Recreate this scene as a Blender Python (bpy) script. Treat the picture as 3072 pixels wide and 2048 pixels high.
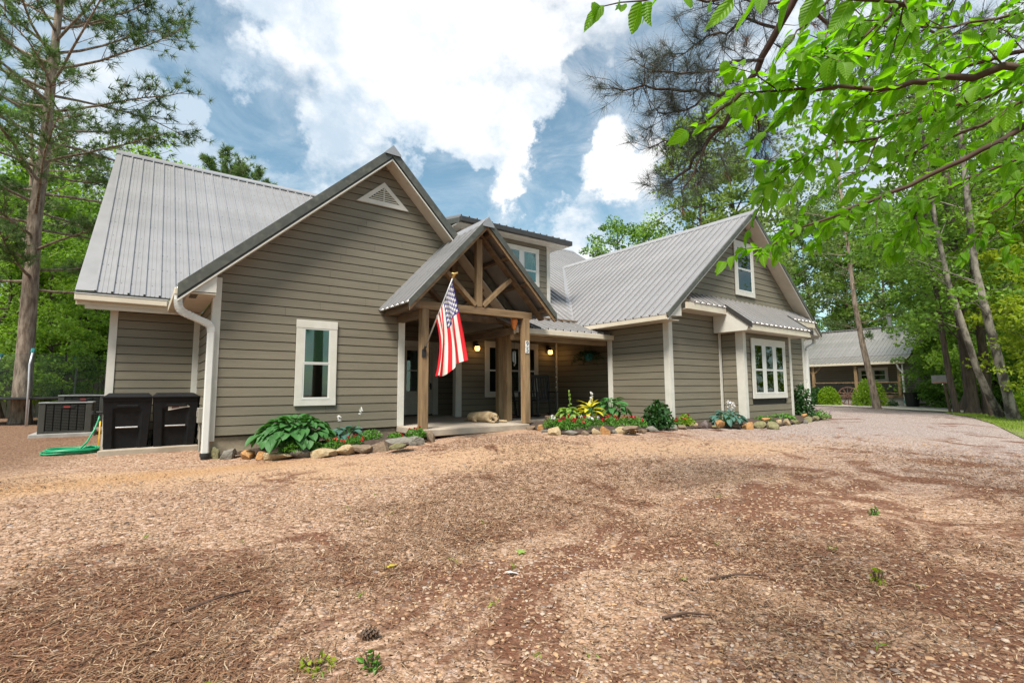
import bpy, bmesh, math, random
import numpy as np
from mathutils import Vector, Matrix
SC = bpy.context.scene
COL = SC.collection
rnd = random.Random(7)
NR = np.random.default_rng(5)
R = math.radians
for o in list(bpy.data.objects):
    bpy.data.objects.remove(o)

# ------------------------------------------------------------------ camera
YAW, PITCH, ROLL = 0.641834, 0.0968039, -0.0059804
fwd = Vector((math.sin(YAW)*math.cos(PITCH), math.cos(YAW)*math.cos(PITCH), math.sin(PITCH)))
rgt = fwd.cross(Vector((0, 0, 1))).normalized()
upv = rgt.cross(fwd)
r2 = rgt*math.cos(ROLL) + upv*math.sin(ROLL)
u2 = upv*math.cos(ROLL) - rgt*math.sin(ROLL)
cam = bpy.data.cameras.new('camera')
cam.sensor_width = 36.0
cam.lens = 36.0*1490.97/3072
cam.clip_start = 0.05
cam.clip_end = 600
co = bpy.data.objects.new('camera', cam)
COL.objects.link(co)
co.matrix_world = Matrix(((r2.x, u2.x, -fwd.x, 0), (r2.y, u2.y, -fwd.y, 0), (r2.z, u2.z, -fwd.z, 0), (0, 0, 0, 1)))
SC.camera = co

# ------------------------------------------------------------------ world and sun
SUN_EL, SUN_AZ = R(58), R(234)          # azimuth measured clockwise from +Y: high, behind and well to the left of the photographer
w = bpy.data.worlds.new('World')
SC.world = w
w.use_nodes = True
nt = w.node_tree
N = nt.nodes
N.clear()

def wn(t, **k):
    n = N.new(t)
    for a, b in k.items():
        setattr(n, a, b)
    return n

def wl(a, b):
    nt.links.new(a, b)

out = wn('ShaderNodeOutputWorld')
bg = wn('ShaderNodeBackground')
bg.inputs['Strength'].default_value = 0.065
wl(bg.outputs[0], out.inputs[0])
sky = wn('ShaderNodeTexSky', sky_type='NISHITA', sun_disc=False)
sky.sun_elevation = SUN_EL
sky.sun_rotation = SUN_AZ
sky.air_density = 1.0
sky.dust_density = 0.6
sky.ozone_density = 3.0
tc = wn('ShaderNodeTexCoord')
DIR = tc.outputs['Generated']

def wmath(op, a, b=None, clamp=False):
    n = wn('ShaderNodeMath', operation=op, use_clamp=clamp)
    for i, x in enumerate((a, b)):
        if x is None:
            continue
        if isinstance(x, (int, float)):
            n.inputs[i].default_value = x
        else:
            wl(x, n.inputs[i])
    return n.outputs[0]

def wvm(op, a, b=None, scale=None):
    n = wn('ShaderNodeVectorMath', operation=op)
    for i, x in enumerate((a, b)):
        if x is None:
            continue
        if isinstance(x, tuple):
            n.inputs[i].default_value = x
        else:
            wl(x, n.inputs[i])
    if scale is not None:
        if isinstance(scale, (int, float)):
            n.inputs['Scale'].default_value = scale
        else:
            wl(scale, n.inputs['Scale'])
    return n

def wsmooth(x, lo, hi, a=0.0, b=1.0):
    n = wn('ShaderNodeMapRange', interpolation_type='SMOOTHSTEP')
    wl(x, n.inputs[0])
    for i, v in enumerate((lo, hi, a, b)):
        n.inputs[1+i].default_value = v
    return n.outputs[0]

sep = wn('ShaderNodeSeparateXYZ')
wl(DIR, sep.inputs[0])
den = wmath('ADD', wmath('MAXIMUM', sep.outputs['Z'], 0.0), 0.45)
cmb = wn('ShaderNodeCombineXYZ')
den2 = wmath('DIVIDE', 1.0, den)
flat = wvm('SCALE', DIR, scale=den2).outputs[0]

def wnoise(vec, scale, detail, rough, dist=0.0):
    n = wn('ShaderNodeTexNoise')
    wl(vec, n.inputs['Vector'])
    n.inputs['Scale'].default_value = scale
    n.inputs['Detail'].default_value = detail
    n.inputs['Roughness'].default_value = rough
    n.inputs['Distortion'].default_value = dist
    return n

warp = wnoise(DIR, 5.5, 10, 0.62)
warpv = wvm('SCALE', wvm('SUBTRACT', warp.outputs['Color'], (0.5, 0.5, 0.5)).outputs[0], scale=0.34).outputs[0]
WD = wvm('NORMALIZE', wvm('ADD', DIR, warpv).outputs[0]).outputs[0]

def lobes(spec):
    tot = None
    for (d, rad, wgt) in spec:
        dt = wvm('DOT_PRODUCT', WD, d).outputs['Value']
        v = wsmooth(dt, math.cos(R(rad)), 1.0, 0.0, wgt)
        tot = v if tot is None else wmath('ADD', tot, v)
    return tot

def azel(az, el):
    az, el = R(az), R(el)
    return (math.sin(az)*math.cos(el), math.cos(az)*math.cos(el), math.sin(el))
COVER = [(azel(3, 28), 5, -0.34), (azel(4, 35), 5, -0.25), (azel(9, 24), 5, -0.26), (azel(28.5, 23.5), 5, -0.42), (azel(41, 25), 5.5, -0.36),
         (azel(46, 30), 6, -0.30), (azel(40, 19), 4, -0.25), (azel(60, 23), 7, -0.40), (azel(30, 41), 24, 0.24), (azel(22, 31), 7, 0.16),
         (azel(35, 27.5), 4, 0.30), (azel(37.5, 22.5), 3.5, 0.34), (azel(50.5, 25), 5, 0.34), (azel(44, 15), 7, 0.2), (azel(-2, 23), 8, 0.3), (azel(2, 23), 4, 0.3), (azel(16, 25), 5, 0.15), (azel(75, 30), 20, 0.2)]
BRIGHT = [(azel(37, 40), 20, 0.26), (azel(12, 31), 6, 0.22), (azel(38, 23), 5, 0.3), (azel(50.5, 25), 6, 0.3), (azel(4, 27), 9, -0.28), (azel(16, 28), 6, -0.2), (azel(8, 23), 6, -0.1), (azel(28, 24), 6, -0.15)]

n1 = wnoise(flat, 3.1, 12, 0.62, 0.35)
n2 = wnoise(flat, 8.0, 10, 0.64, 0.2)
dens = wmath('ADD', wmath('ADD', wmath('ADD', wmath('MULTIPLY', n1.outputs['Fac'], 0.8), wmath('MULTIPLY', n2.outputs['Fac'], 0.35)), lobes(COVER)), -0.055)
cover = wsmooth(dens, 0.36, 0.72)
veil = wsmooth(wnoise(flat, 5.0, 10, 0.66, 0.6).outputs['Fac'], 0.36, 0.74, 0.05, 0.65)
cover = wmath('MAXIMUM', cover, veil)
# light and grey parts of the clouds themselves
n3 = wnoise(flat, 4.2, 12, 0.6, 0.5)
cshade = wmath('ADD', wmath('ADD', wmath('MULTIPLY', n2.outputs['Fac'], 0.8), wmath('MULTIPLY', n3.outputs['Fac'], 0.75)), lobes(BRIGHT))
bright = wsmooth(cshade, 0.62, 1.10)
ccol = wn('ShaderNodeMixRGB')
ccol.inputs[1].default_value = (3.9, 4.75, 5.6, 1)
ccol.inputs[2].default_value = (7.3, 7.35, 7.4, 1)
wl(bright, ccol.inputs[0])
skyc = wn('ShaderNodeMixRGB', blend_type='MULTIPLY')
skyc.inputs[0].default_value = 1.0
wl(sky.outputs[0], skyc.inputs[1])
skyc.inputs[2].default_value = (1.08, 1.25, 1.02, 1)
mx = wn('ShaderNodeMixRGB')
wl(cover, mx.inputs[0])
wl(skyc.outputs[0], mx.inputs[1])
wl(ccol.outputs[0], mx.inputs[2])
wl(mx.outputs[0], bg.inputs['Color'])

sd = bpy.data.lights.new('sun', 'SUN')
sd.energy = 3.0
sd.angle = R(20)
sd.color = (1.0, 0.94, 0.85)
so = bpy.data.objects.new('sun', sd)
COL.objects.link(so)
so.rotation_euler = (R(90)-SUN_EL, 0, math.pi - SUN_AZ)

SC.view_settings.view_transform = 'Standard'
SC.view_settings.look = 'None'
SC.view_settings.exposure = 1.3
SC.view_settings.gamma = 1.0
SC.view_settings.use_curve_mapping = False
SC.render.engine = 'CYCLES'
SC.cycles.max_bounces = 8
SC.cycles.diffuse_bounces = 4
SC.cycles.glossy_bounces = 3
SC.cycles.transmission_bounces = 4
SC.cycles.transparent_max_bounces = 12
SC.cycles.use_denoising = True

# ------------------------------------------------------------------ helpers
def link(o):
    COL.objects.link(o)
    return o

def tag(o, label=None, cat=None, group=None, kind=None):
    if label: o['label'] = label
    if cat: o['category'] = cat
    if group: o['group'] = group
    if kind: o['kind'] = kind
    return o

def thing(name, label, cat, loc=(0, 0, 0), group=None):
    o = link(bpy.data.objects.new(name, None))
    o.location = loc
    o.empty_display_size = 0.2
    return tag(o, label, cat, group)

def attach(o, parent):
    # vertices are given in world space: undo the parent's own placement
    if parent is not None:
        o.parent = parent
        if parent.parent is None:
            o.matrix_parent_inverse = Matrix.Translation(-Vector(parent.location))
    return o

def shade(me, smooth):
    if smooth:
        me.polygons.foreach_set('use_smooth', [True]*len(me.polygons))

def obj(name, verts, faces, mat, parent=None, smooth=False, mi=None):
    me = bpy.data.meshes.new(name)
    me.from_pydata([tuple(v) for v in verts], [], faces)
    for m in (mat if isinstance(mat, (list, tuple)) else [mat]):
        me.materials.append(m)
    if mi is not None:
        me.polygons.foreach_set('material_index', mi)
    shade(me, smooth)
    me.update()
    o = link(bpy.data.objects.new(name, me))
    return attach(o, parent)

def npmesh(name, V, F, mat, smooth=False, col=None):
    """V (n,3), F (m,k) arrays -> mesh datablock."""
    V = np.asarray(V, np.float32)
    F = np.asarray(F, np.int32)
    m, k = F.shape
    me = bpy.data.meshes.new(name)
    me.vertices.add(len(V))
    me.vertices.foreach_set('co', V.ravel())
    me.loops.add(m*k)
    me.loops.foreach_set('vertex_index', F.ravel())
    me.polygons.add(m)
    me.polygons.foreach_set('loop_start', np.arange(0, m*k, k, dtype=np.int32))
    me.polygons.foreach_set('loop_total', np.full(m, k, np.int32))
    if smooth:
        me.polygons.foreach_set('use_smooth', np.ones(m, bool))
    for mm in (mat if isinstance(mat, (list, tuple)) else [mat]):
        me.materials.append(mm)
    if col is not None:
        at = me.color_attributes.new('tint', 'FLOAT_COLOR', 'POINT')
        c4 = np.ones((len(V), 4), np.float32)
        c4[:, :3] = col
        at.data.foreach_set('color', c4.ravel())
    me.update(calc_edges=True)
    return me

def npobj(name, V, F, mat, parent=None, smooth=False, col=None):
    o = link(bpy.data.objects.new(name, npmesh(name, V, F, mat, smooth, col)))
    return attach(o, parent)

class MB:
    """collects simple solids; build() links them as ONE mesh object"""
    def __init__(s):
        s.V, s.F = [], []
    def add(s, V, F):
        n = len(s.V)
        s.V += [tuple(v) for v in V]
        s.F += [tuple(i+n for i in f) for f in F]
        return s
    def box(s, x0, x1, y0, y1, z0, z1):
        return s.add([(x0, y0, z0), (x1, y0, z0), (x1, y1, z0), (x0, y1, z0), (x0, y0, z1), (x1, y0, z1), (x1, y1, z1), (x0, y1, z1)],
                     [(0, 3, 2, 1), (4, 5, 6, 7), (0, 1, 5, 4), (1, 2, 6, 5), (2, 3, 7, 6), (3, 0, 4, 7)])
    def prism(s, poly, vec):
        n = len(poly)
        v = Vector(vec)
        P = [Vector(p) for p in poly]
        return s.add(P + [p+v for p in P], [tuple(range(n-1, -1, -1)), tuple(range(n, 2*n))] + [(i, (i+1) % n, n+(i+1) % n, n+i) for i in range(n)])
    def bar(s, p, q, wd, ht, up=(0, 0, 1)):
        p, q = Vector(p), Vector(q)
        d = (q-p).normalized()
        a = d.cross(Vector(up))
        if a.length < 1e-5:
            a = d.cross(Vector((1, 0, 0)))
        a.normalize()
        b = a.cross(d)
        c = [a*(sx*wd/2) + b*(sy*ht/2) for sx, sy in ((-1, -1), (1, -1), (1, 1), (-1, 1))]
        return s.prism([p+x for x in c], q-p)
    def tube(s, pts, rad, n=8, cap=True):
        P = [Vector(p) for p in pts]
        if isinstance(rad, (int, float)):
            rad = [rad]*len(P)
        base = len(s.V)
        prev = None
        for i, p in enumerate(P):
            d = (P[min(i+1, len(P)-1)] - P[max(i-1, 0)]).normalized()
            if prev is None:
                a = d.cross(Vector((0.3, 0.2, 1))).normalized()
                if a.length < 0.1:
                    a = d.cross(Vector((1, 0, 0))).normalized()
            else:
                a = (prev - d*prev.dot(d)).normalized()
            prev = a
            b = d.cross(a)
            for k in range(n):
                t = 2*math.pi*k/n
                s.V.append(tuple(p + (a*math.cos(t) + b*math.sin(t))*rad[i]))
        for i in range(len(P)-1):
            for k in range(n):
                s.F.append((base+i*n+k, base+i*n+(k+1) % n, base+(i+1)*n+(k+1) % n, base+(i+1)*n+k))
        if cap:
            s.F.append(tuple(base+k for k in range(n-1, -1, -1)))
            s.F.append(tuple(base+(len(P)-1)*n+k for k in range(n)))
        return s
    def lathe(s, prof, c=(0, 0, 0), n=16):
        base = len(s.V)
        for (r, z) in prof:
            for k in range(n):
                t = 2*math.pi*k/n
                s.V.append((c[0]+r*math.cos(t), c[1]+r*math.sin(t), c[2]+z))
        m = len(prof)
        for i in range(m-1):
            for k in range(n):
                s.F.append((base+i*n+k, base+i*n+(k+1) % n, base+(i+1)*n+(k+1) % n, base+(i+1)*n+k))
        s.F.append(tuple(base+k for k in range(n-1, -1, -1)))
        s.F.append(tuple(base+(m-1)*n+k for k in range(n)))
        return s
    T = None
    def build(s, name, mat, parent=None, smooth=False, bevel=0.0):
        o = obj(name, [MB.T(v) for v in s.V] if MB.T else s.V, s.F, mat, parent, smooth)
        if bevel:
            md = o.modifiers.new('bevel', 'BEVEL')
            md.width = bevel
            md.segments = 2
            md.limit_method = 'ANGLE'
        return o

def copy_tree(o, parent=None):
    c = link(o.copy())
    if parent is not None:
        c.parent = parent
    for ch in list(o.children):
        copy_tree(ch, c)
    return c

# ------------------------------------------------------------------ materials
M = {}

def newmat(name):
    m = bpy.data.materials.new(name)
    m.use_nodes = True
    nd = m.node_tree.nodes
    return m, m.node_tree, nd['Principled BSDF'], nd['Material Output']

def mat(name, c1, c2=None, rough=0.6, scale=8.0, detail=6, metal=0.0, bump=0.0, bscale=None, stretch=(1, 1, 1), spec=0.5, lo=0.35, hi=0.65, var=0.0, dirt=None):
    """procedural surface: two tones mixed by noise, optional bump and per-object variation"""
    m, t, b, o = newmat(name)
    nd, ln = t.nodes, t.links
    b.inputs['Roughness'].default_value = rough
    b.inputs['Metallic'].default_value = metal
    b.inputs['Specular IOR Level'].default_value = spec
    tcn = nd.new('ShaderNodeTexCoord')
    mp = nd.new('ShaderNodeMapping')
    mp.inputs['Scale'].default_value = stretch
    ln.new(tcn.outputs['Object'], mp.inputs['Vector'])
    c2 = c2 or tuple(x*0.82 for x in c1)
    nz = nd.new('ShaderNodeTexNoise')
    nz.inputs['Scale'].default_value = scale
    nz.inputs['Detail'].default_value = detail
    nz.inputs['Roughness'].default_value = 0.6
    ln.new(mp.outputs[0], nz.inputs['Vector'])
    rp = nd.new('ShaderNodeValToRGB')
    rp.color_ramp.elements[0].position = lo
    rp.color_ramp.elements[1].position = hi
    rp.color_ramp.elements[0].color = (*c2, 1)
    rp.color_ramp.elements[1].color = (*c1, 1)
    ln.new(nz.outputs['Fac'], rp.inputs[0])
    col = rp.outputs[0]
    if dirt:
        n3 = nd.new('ShaderNodeTexNoise')
        n3.inputs['Scale'].default_value = dirt[1]
        n3.inputs['Detail'].default_value = 8
        ln.new(tcn.outputs['Object'], n3.inputs['Vector'])
        r3 = nd.new('ShaderNodeMapRange')
        r3.inputs[1].default_value, r3.inputs[2].default_value = 0.5, 0.75
        r3.inputs[4].default_value = dirt[2]
        ln.new(n3.outputs['Fac'], r3.inputs[0])
        mm = nd.new('ShaderNodeMixRGB')
        ln.new(r3.outputs[0], mm.inputs[0])
        ln.new(col, mm.inputs[1])
        mm.inputs[2].default_value = (*dirt[0], 1)
        col = mm.outputs[0]
    if var:
        oi = nd.new('ShaderNodeObjectInfo')
        mr = nd.new('ShaderNodeMapRange')
        mr.inputs[3].default_value, mr.inputs[4].default_value = 1-var, 1+var
        ln.new(oi.outputs['Random'], mr.inputs[0])
        mm = nd.new('ShaderNodeVectorMath')
        mm.operation = 'SCALE'
        ln.new(col, mm.inputs[0])
        ln.new(mr.outputs[0], mm.inputs['Scale'])
        col = mm.outputs[0]
    ln.new(col, b.inputs['Base Color'])
    if bump:
        n2 = nd.new('ShaderNodeTexNoise')
        n2.inputs['Scale'].default_value = bscale or scale*3
        n2.inputs['Detail'].default_value = 5
        ln.new(mp.outputs[0], n2.inputs['Vector'])
        bp = nd.new('ShaderNodeBump')
        bp.inputs['Strength'].default_value = bump
        bp.inputs['Distance'].default_value = 0.02
        ln.new(n2.outputs['Fac'], bp.inputs['Height'])
        ln.new(bp.outputs[0], b.inputs['Normal'])
    M[name] = m
    return m

def leafmat(name, dark, light, trans=0.45, tcol=None, rough=0.5, nscale=0.6, gloss=0.3, veins=0):
    """thin leaf: diffuse front, light passing through, each leaf its own tone"""
    m, t, b, o = newmat(name)
    nd, ln = t.nodes, t.links
    ge = nd.new('ShaderNodeNewGeometry')
    oi = nd.new('ShaderNodeObjectInfo')
    nz = nd.new('ShaderNodeTexNoise')
    nz.inputs['Scale'].default_value = nscale
    nz.inputs['Detail'].default_value = 3
    ln.new(ge.outputs['Position'], nz.inputs['Vector'])
    ad = nd.new('ShaderNodeMath'); ad.operation = 'ADD'
    mu = nd.new('ShaderNodeMath'); mu.operation = 'MULTIPLY'; mu.inputs[1].default_value = 0.55
    ln.new(ge.outputs['Random Per Island'], mu.inputs[0])
    ln.new(mu.outputs[0], ad.inputs[0])
    m2 = nd.new('ShaderNodeMapRange')
    m2.inputs[1].default_value, m2.inputs[2].default_value = 0.3, 0.7
    m2.inputs[3].default_value, m2.inputs[4].default_value = 0.0, 0.3
    ln.new(nz.outputs['Fac'], m2.inputs[0])
    ln.new(m2.outputs[0], ad.inputs[1])
    a2 = nd.new('ShaderNodeMath'); a2.operation = 'ADD'
    m3 = nd.new('ShaderNodeMath'); m3.operation = 'MULTIPLY'; m3.inputs[1].default_value = 0.25
    ln.new(oi.outputs['Random'], m3.inputs[0])
    ln.new(ad.outputs[0], a2.inputs[0]); ln.new(m3.outputs[0], a2.inputs[1])
    mix = nd.new('ShaderNodeMixRGB')
    mix.inputs[1].default_value = (*dark, 1)
    mix.inputs[2].default_value = (*light, 1)
    ln.new(a2.outputs[0], mix.inputs[0])
    if veins:
        uv = nd.new('ShaderNodeUVMap'); uv.uv_map = 'UVMap'
        sx = nd.new('ShaderNodeSeparateXYZ'); ln.new(uv.outputs[0], sx.inputs[0])
        def mth(op, a, c=None):
            n = nd.new('ShaderNodeMath'); n.operation = op
            for s_, x in zip(n.inputs, (a, c)):
                if x is None: continue
                if isinstance(x, (int, float)): s_.default_value = x
                else: ln.new(x, s_)
            return n.outputs[0]
        ay = mth('ABSOLUTE', sx.outputs['Y'])
        rib = mth('LESS_THAN', ay, 0.014)
        wv = mth('SINE', mth('MULTIPLY', mth('SUBTRACT', sx.outputs['X'], mth('MULTIPLY', ay, 0.9 if veins == 1 else -.25)), 2*math.pi*9) if veins == 1 else mth('MULTIPLY', mth('DIVIDE', ay, mth('ADD', mth('MULTIPLY', mth('SINE', mth('MULTIPLY', sx.outputs['X'], 3.0)), .5), .05)), 2*math.pi*5))
        vm = mth('MAXIMUM', rib, mth('MULTIPLY', mth('GREATER_THAN', wv, 0.80), .45))
        lg = nd.new('ShaderNodeMixRGB'); lg.inputs[2].default_value = (*[min(1, x*1.5+.03) for x in light], 1)
        fm = mth('MULTIPLY', vm, 0.30)
        ln.new(fm, lg.inputs[0]); ln.new(mix.outputs[0], lg.inputs[1])
        # blotches and browned spots
        n9 = nd.new('ShaderNodeTexNoise'); n9.inputs['Scale'].default_value = 60; n9.inputs['Detail'].default_value = 4
        ln.new(ge.outputs['Position'], n9.inputs['Vector'])
        sp = nd.new('ShaderNodeMapRange'); sp.inputs[1].default_value, sp.inputs[2].default_value, sp.inputs[4].default_value = .68, .76, .6
        ln.new(n9.outputs['Fac'], sp.inputs[0])
        br_ = nd.new('ShaderNodeMixRGB'); br_.inputs[2].default_value = (light[0]*1.1, light[1]*.55, light[2]*.8, 1)
        ln.new(sp.outputs[0], br_.inputs[0]); ln.new(lg.outputs[0], br_.inputs[1])
        mix = br_
        bp = nd.new('ShaderNodeBump'); bp.inputs['Strength'].default_value = .35; bp.inputs['Distance'].default_value = .003
        ln.new(wv, bp.inputs['Height']); ln.new(bp.outputs[0], b.inputs['Normal'])
    ln.new(mix.outputs[0], b.inputs['Base Color'])
    b.inputs['Roughness'].default_value = rough
    b.inputs['Specular IOR Level'].default_value = gloss
    tr = nd.new('ShaderNodeBsdfTranslucent')
    tm = nd.new('ShaderNodeMixRGB'); tm.blend_type = 'MULTIPLY'; tm.inputs[0].default_value = 1
    ln.new(mix.outputs[0], tm.inputs[1])
    tm.inputs[2].default_value = (*(tcol or (1.5, 1.6, 0.6)), 1)
    ln.new(tm.outputs[0], tr.inputs['Color'])
    ms = nd.new('ShaderNodeMixShader')
    ms.inputs[0].default_value = trans
    ln.new(b.outputs[0], ms.inputs[1]); ln.new(tr.outputs[0], ms.inputs[2])
    ln.new(ms.outputs[0], o.inputs[0])
    M[name] = m
    return m

mat('siding', (0.190, 0.167, 0.119), (0.155, 0.136, 0.097), rough=0.62, scale=3, bump=0.25, bscale=60, stretch=(0.25, 0.25, 3), var=0.06, dirt=((0.15, 0.125, 0.085), 1.1, 0.35))
mat('wallback', (0.030, 0.027, 0.021), rough=0.8)  # near black, so the gaps between boards read as lap shadow
mat('trim', (0.60, 0.58, 0.52), (0.54, 0.52, 0.46), rough=0.45, scale=5, bump=0.05)
mat('soffit', (0.56, 0.50, 0.42), (0.50, 0.44, 0.36), rough=0.55, scale=5)
mat('fascia', (0.60, 0.54, 0.43), (0.54, 0.48, 0.38), rough=0.5, scale=4)
mat('vinyl', (0.62, 0.62, 0.59), (0.58, 0.58, 0.55), rough=0.35, scale=5)
mat('roofmetal', (0.42, 0.405, 0.40), (0.36, 0.348, 0.345), rough=0.36, scale=1.3, metal=0.55, stretch=(1, 1, 1), bump=0.02, var=0.04, dirt=((0.30, 0.29, 0.27), 2.0, 0.5))
mat('raketrim', (0.085, 0.088, 0.075), (0.060, 0.062, 0.052), rough=0.5, scale=7, metal=0.1, dirt=((0.13, 0.13, 0.10), 9.0, 0.8))
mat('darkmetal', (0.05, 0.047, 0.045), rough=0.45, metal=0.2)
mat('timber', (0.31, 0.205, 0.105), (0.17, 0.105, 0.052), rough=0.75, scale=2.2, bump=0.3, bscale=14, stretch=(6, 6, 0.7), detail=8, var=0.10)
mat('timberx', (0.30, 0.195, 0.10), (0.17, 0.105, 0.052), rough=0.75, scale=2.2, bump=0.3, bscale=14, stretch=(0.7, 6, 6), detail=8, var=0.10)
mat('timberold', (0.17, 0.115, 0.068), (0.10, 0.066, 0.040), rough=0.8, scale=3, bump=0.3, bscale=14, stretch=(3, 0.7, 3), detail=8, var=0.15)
mat('concrete', (0.42, 0.36, 0.285), (0.30, 0.25, 0.195), rough=0.85, scale=2.5, detail=10, bump=0.15, bscale=40, dirt=((0.22, 0.17, 0.12), 1.6, 0.7))
mat('paleconcrete', (0.52, 0.47, 0.40), (0.42, 0.38, 0.32), rough=0.85, scale=1.5, detail=9, bump=0.1, bscale=30)
mat('foundation', (0.36, 0.29, 0.20), (0.24, 0.19, 0.13), rough=0.9, scale=4, detail=9, bump=0.3, bscale=30)
mat('blind', (0.46, 0.66, 0.48), (0.42, 0.60, 0.44), rough=0.7)
mat('dark_backing', (0.012, 0.012, 0.012), rough=0.9)  # near black plate, stands in for the unlit space behind an opening
mat('curtain', (0.20, 0.23, 0.21), (0.12, 0.15, 0.13), rough=0.8, scale=3, stretch=(14, 14, 0.2))
mat('door', (0.50, 0.47, 0.39), (0.45, 0.42, 0.35), rough=0.4)
mat('blackmetal', (0.018, 0.018, 0.018), rough=0.5)
mat('blackwood', (0.02, 0.018, 0.017), rough=0.6)

def glassmat():
    m, t, b, o = newmat('glass')
    nd, ln = t.nodes, t.links
    gl = nd.new('ShaderNodeBsdfGlossy'); gl.inputs['Roughness'].default_value = 0.02
    gl.inputs['Color'].default_value = (0.85, 0.95, 0.9, 1)
    tr = nd.new('ShaderNodeBsdfTransparent'); tr.inputs['Color'].default_value = (0.62, 0.72, 0.66, 1)
    fr = nd.new('ShaderNodeFresnel'); fr.inputs['IOR'].default_value = 1.5
    mr = nd.new('ShaderNodeMapRange'); mr.inputs[3].default_value = 0.06; mr.inputs[4].default_value = 1.0
    ln.new(fr.outputs[0], mr.inputs[0])
    ms = nd.new('ShaderNodeMixShader')
    ln.new(mr.outputs[0], ms.inputs[0]); ln.new(tr.outputs[0], ms.inputs[1]); ln.new(gl.outputs[0], ms.inputs[2])
    ln.new(ms.outputs[0], o.inputs[0])
    M['glass'] = m
glassmat()

# ------------------------------------------------------------------ ground
CP = np.array([(0, 0, -1.25), (-.4, 10.5, -1.045), (1, 10.5, -1.045), (1, 9.3, -1.045), (-.6, 11.6, -1.02), (2, 8.6, -1.04), (3.4, 8, -.96), (4.1, 7.7, -.9), (5.4, 7.6, -.83), (6.4, 7.8, -.79),
               (6.6, 8.2, -.80), (8, 6.2, -.86), (9.5, 6.2, -.86), (11.7, 5.4, -.87), (14, 5.6, -.87), (16.2, 5.9, -.88), (-1.5, 14, -.94), (-3, 20, -.87), (-4, 30, -.9), (5, 20, -.9),
               (30, 9, -1.07), (37, 11, -1.14), (25, 5, -1.03), (22, 3.4, -1.03), (15, 2, -1.09), (8, 3, -1.08), (4, 5, -1.1), (0, 6, -1.16), (2, 1, -1.25), (3.5, 0, -1.25), (10, 0, -1.2),
               (-6, 8, -1.12), (60, 10, -1.2), (-30, 40, -1.0), (0, 60, -1.0), (60, 60, -1.2), (20, -25, -1.3), (-20, -20, -1.3), (-40, 0, -1.2), (60, -25, -1.3), (20, 30, -1.0)])

def _tps(r2):
    return 0.5*r2*np.log(np.maximum(r2, 1e-9))
_n = len(CP)
_A = np.zeros((_n+3, _n+3))
_d2 = ((CP[:, None, :2]-CP[None, :, :2])**2).sum(-1)
_A[:_n, :_n] = _tps(_d2) + np.eye(_n)*0.3
_A[:_n, _n] = 1; _A[:_n, _n+1:] = CP[:, :2]
_A[_n, :_n] = 1; _A[_n+1:, :_n] = CP[:, :2].T
_w = np.linalg.solve(_A, np.r_[CP[:, 2], 0, 0, 0])

def gz(x, y):
    x = np.atleast_1d(np.asarray(x, float)); y = np.atleast_1d(np.asarray(y, float))
    s = x.shape
    x = x.ravel(); y = y.ravel()
    d = (x[:, None]-CP[None, :, 0])**2 + (y[:, None]-CP[None, :, 1])**2
    z = _tps(d) @ _w[:_n] + _w[_n] + _w[_n+1]*x + _w[_n+2]*y
    far = np.clip((np.hypot(x-10, y-10)-45)/20, 0, 1)
    z = np.clip(z, -1.6, -.7)
    return (z*(1-far) - 1.1*far).reshape(s)

def g1(x, y):
    return float(gz(x, y)[0])

def fbm(x, y, sc, seed, octv=4):
    r = np.random.default_rng(seed)
    out_ = np.zeros_like(x)
    amp, f = 1.0, sc
    for _ in range(octv):
        for _k in range(3):
            a = r.uniform(0, 2*math.pi); p = r.uniform(0, 2*math.pi)
            out_ += amp*np.sin(f*(x*math.cos(a)+y*math.sin(a)) + p + 1.3*np.sin(f*0.7*(x*math.sin(a)-y*math.cos(a))+p*2))/3
        amp *= 0.5; f *= 2.1
    return out_

def axis(a, b, c, d, fine, grow=1.18):
    mid = list(np.arange(b, c, fine))
    lo, s, x = [], fine, b
    while x > a:
        s *= grow; x -= s; lo.append(x)
    hi, s, x = [], fine, mid[-1]
    while x < d:
        s *= grow; x += s; hi.append(x)
    return np.array(lo[::-1] + mid + hi)
gx = axis(-150, -3, 14, 200, 0.10)
gy = axis(-120, 0.2, 10, 200, 0.10)
GX, GY = np.meshgrid(gx, gy)
GZ = gz(GX, GY)
near = np.clip(1-(np.hypot(GX-4, GY-4)-10)/12, 0, 1)
GZ = GZ + near*(0.010*fbm(GX, GY, 2.2, 3, 5) + 0.012*fbm(GX, GY, 0.7, 8, 2))
nx, ny = len(gx), len(gy)
idx = np.arange(nx*ny).reshape(ny, nx)
GF = np.stack([idx[:-1, :-1].ravel(), idx[:-1, 1:].ravel(), idx[1:, 1:].ravel(), idx[1:, :-1].ravel()], 1)

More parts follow.
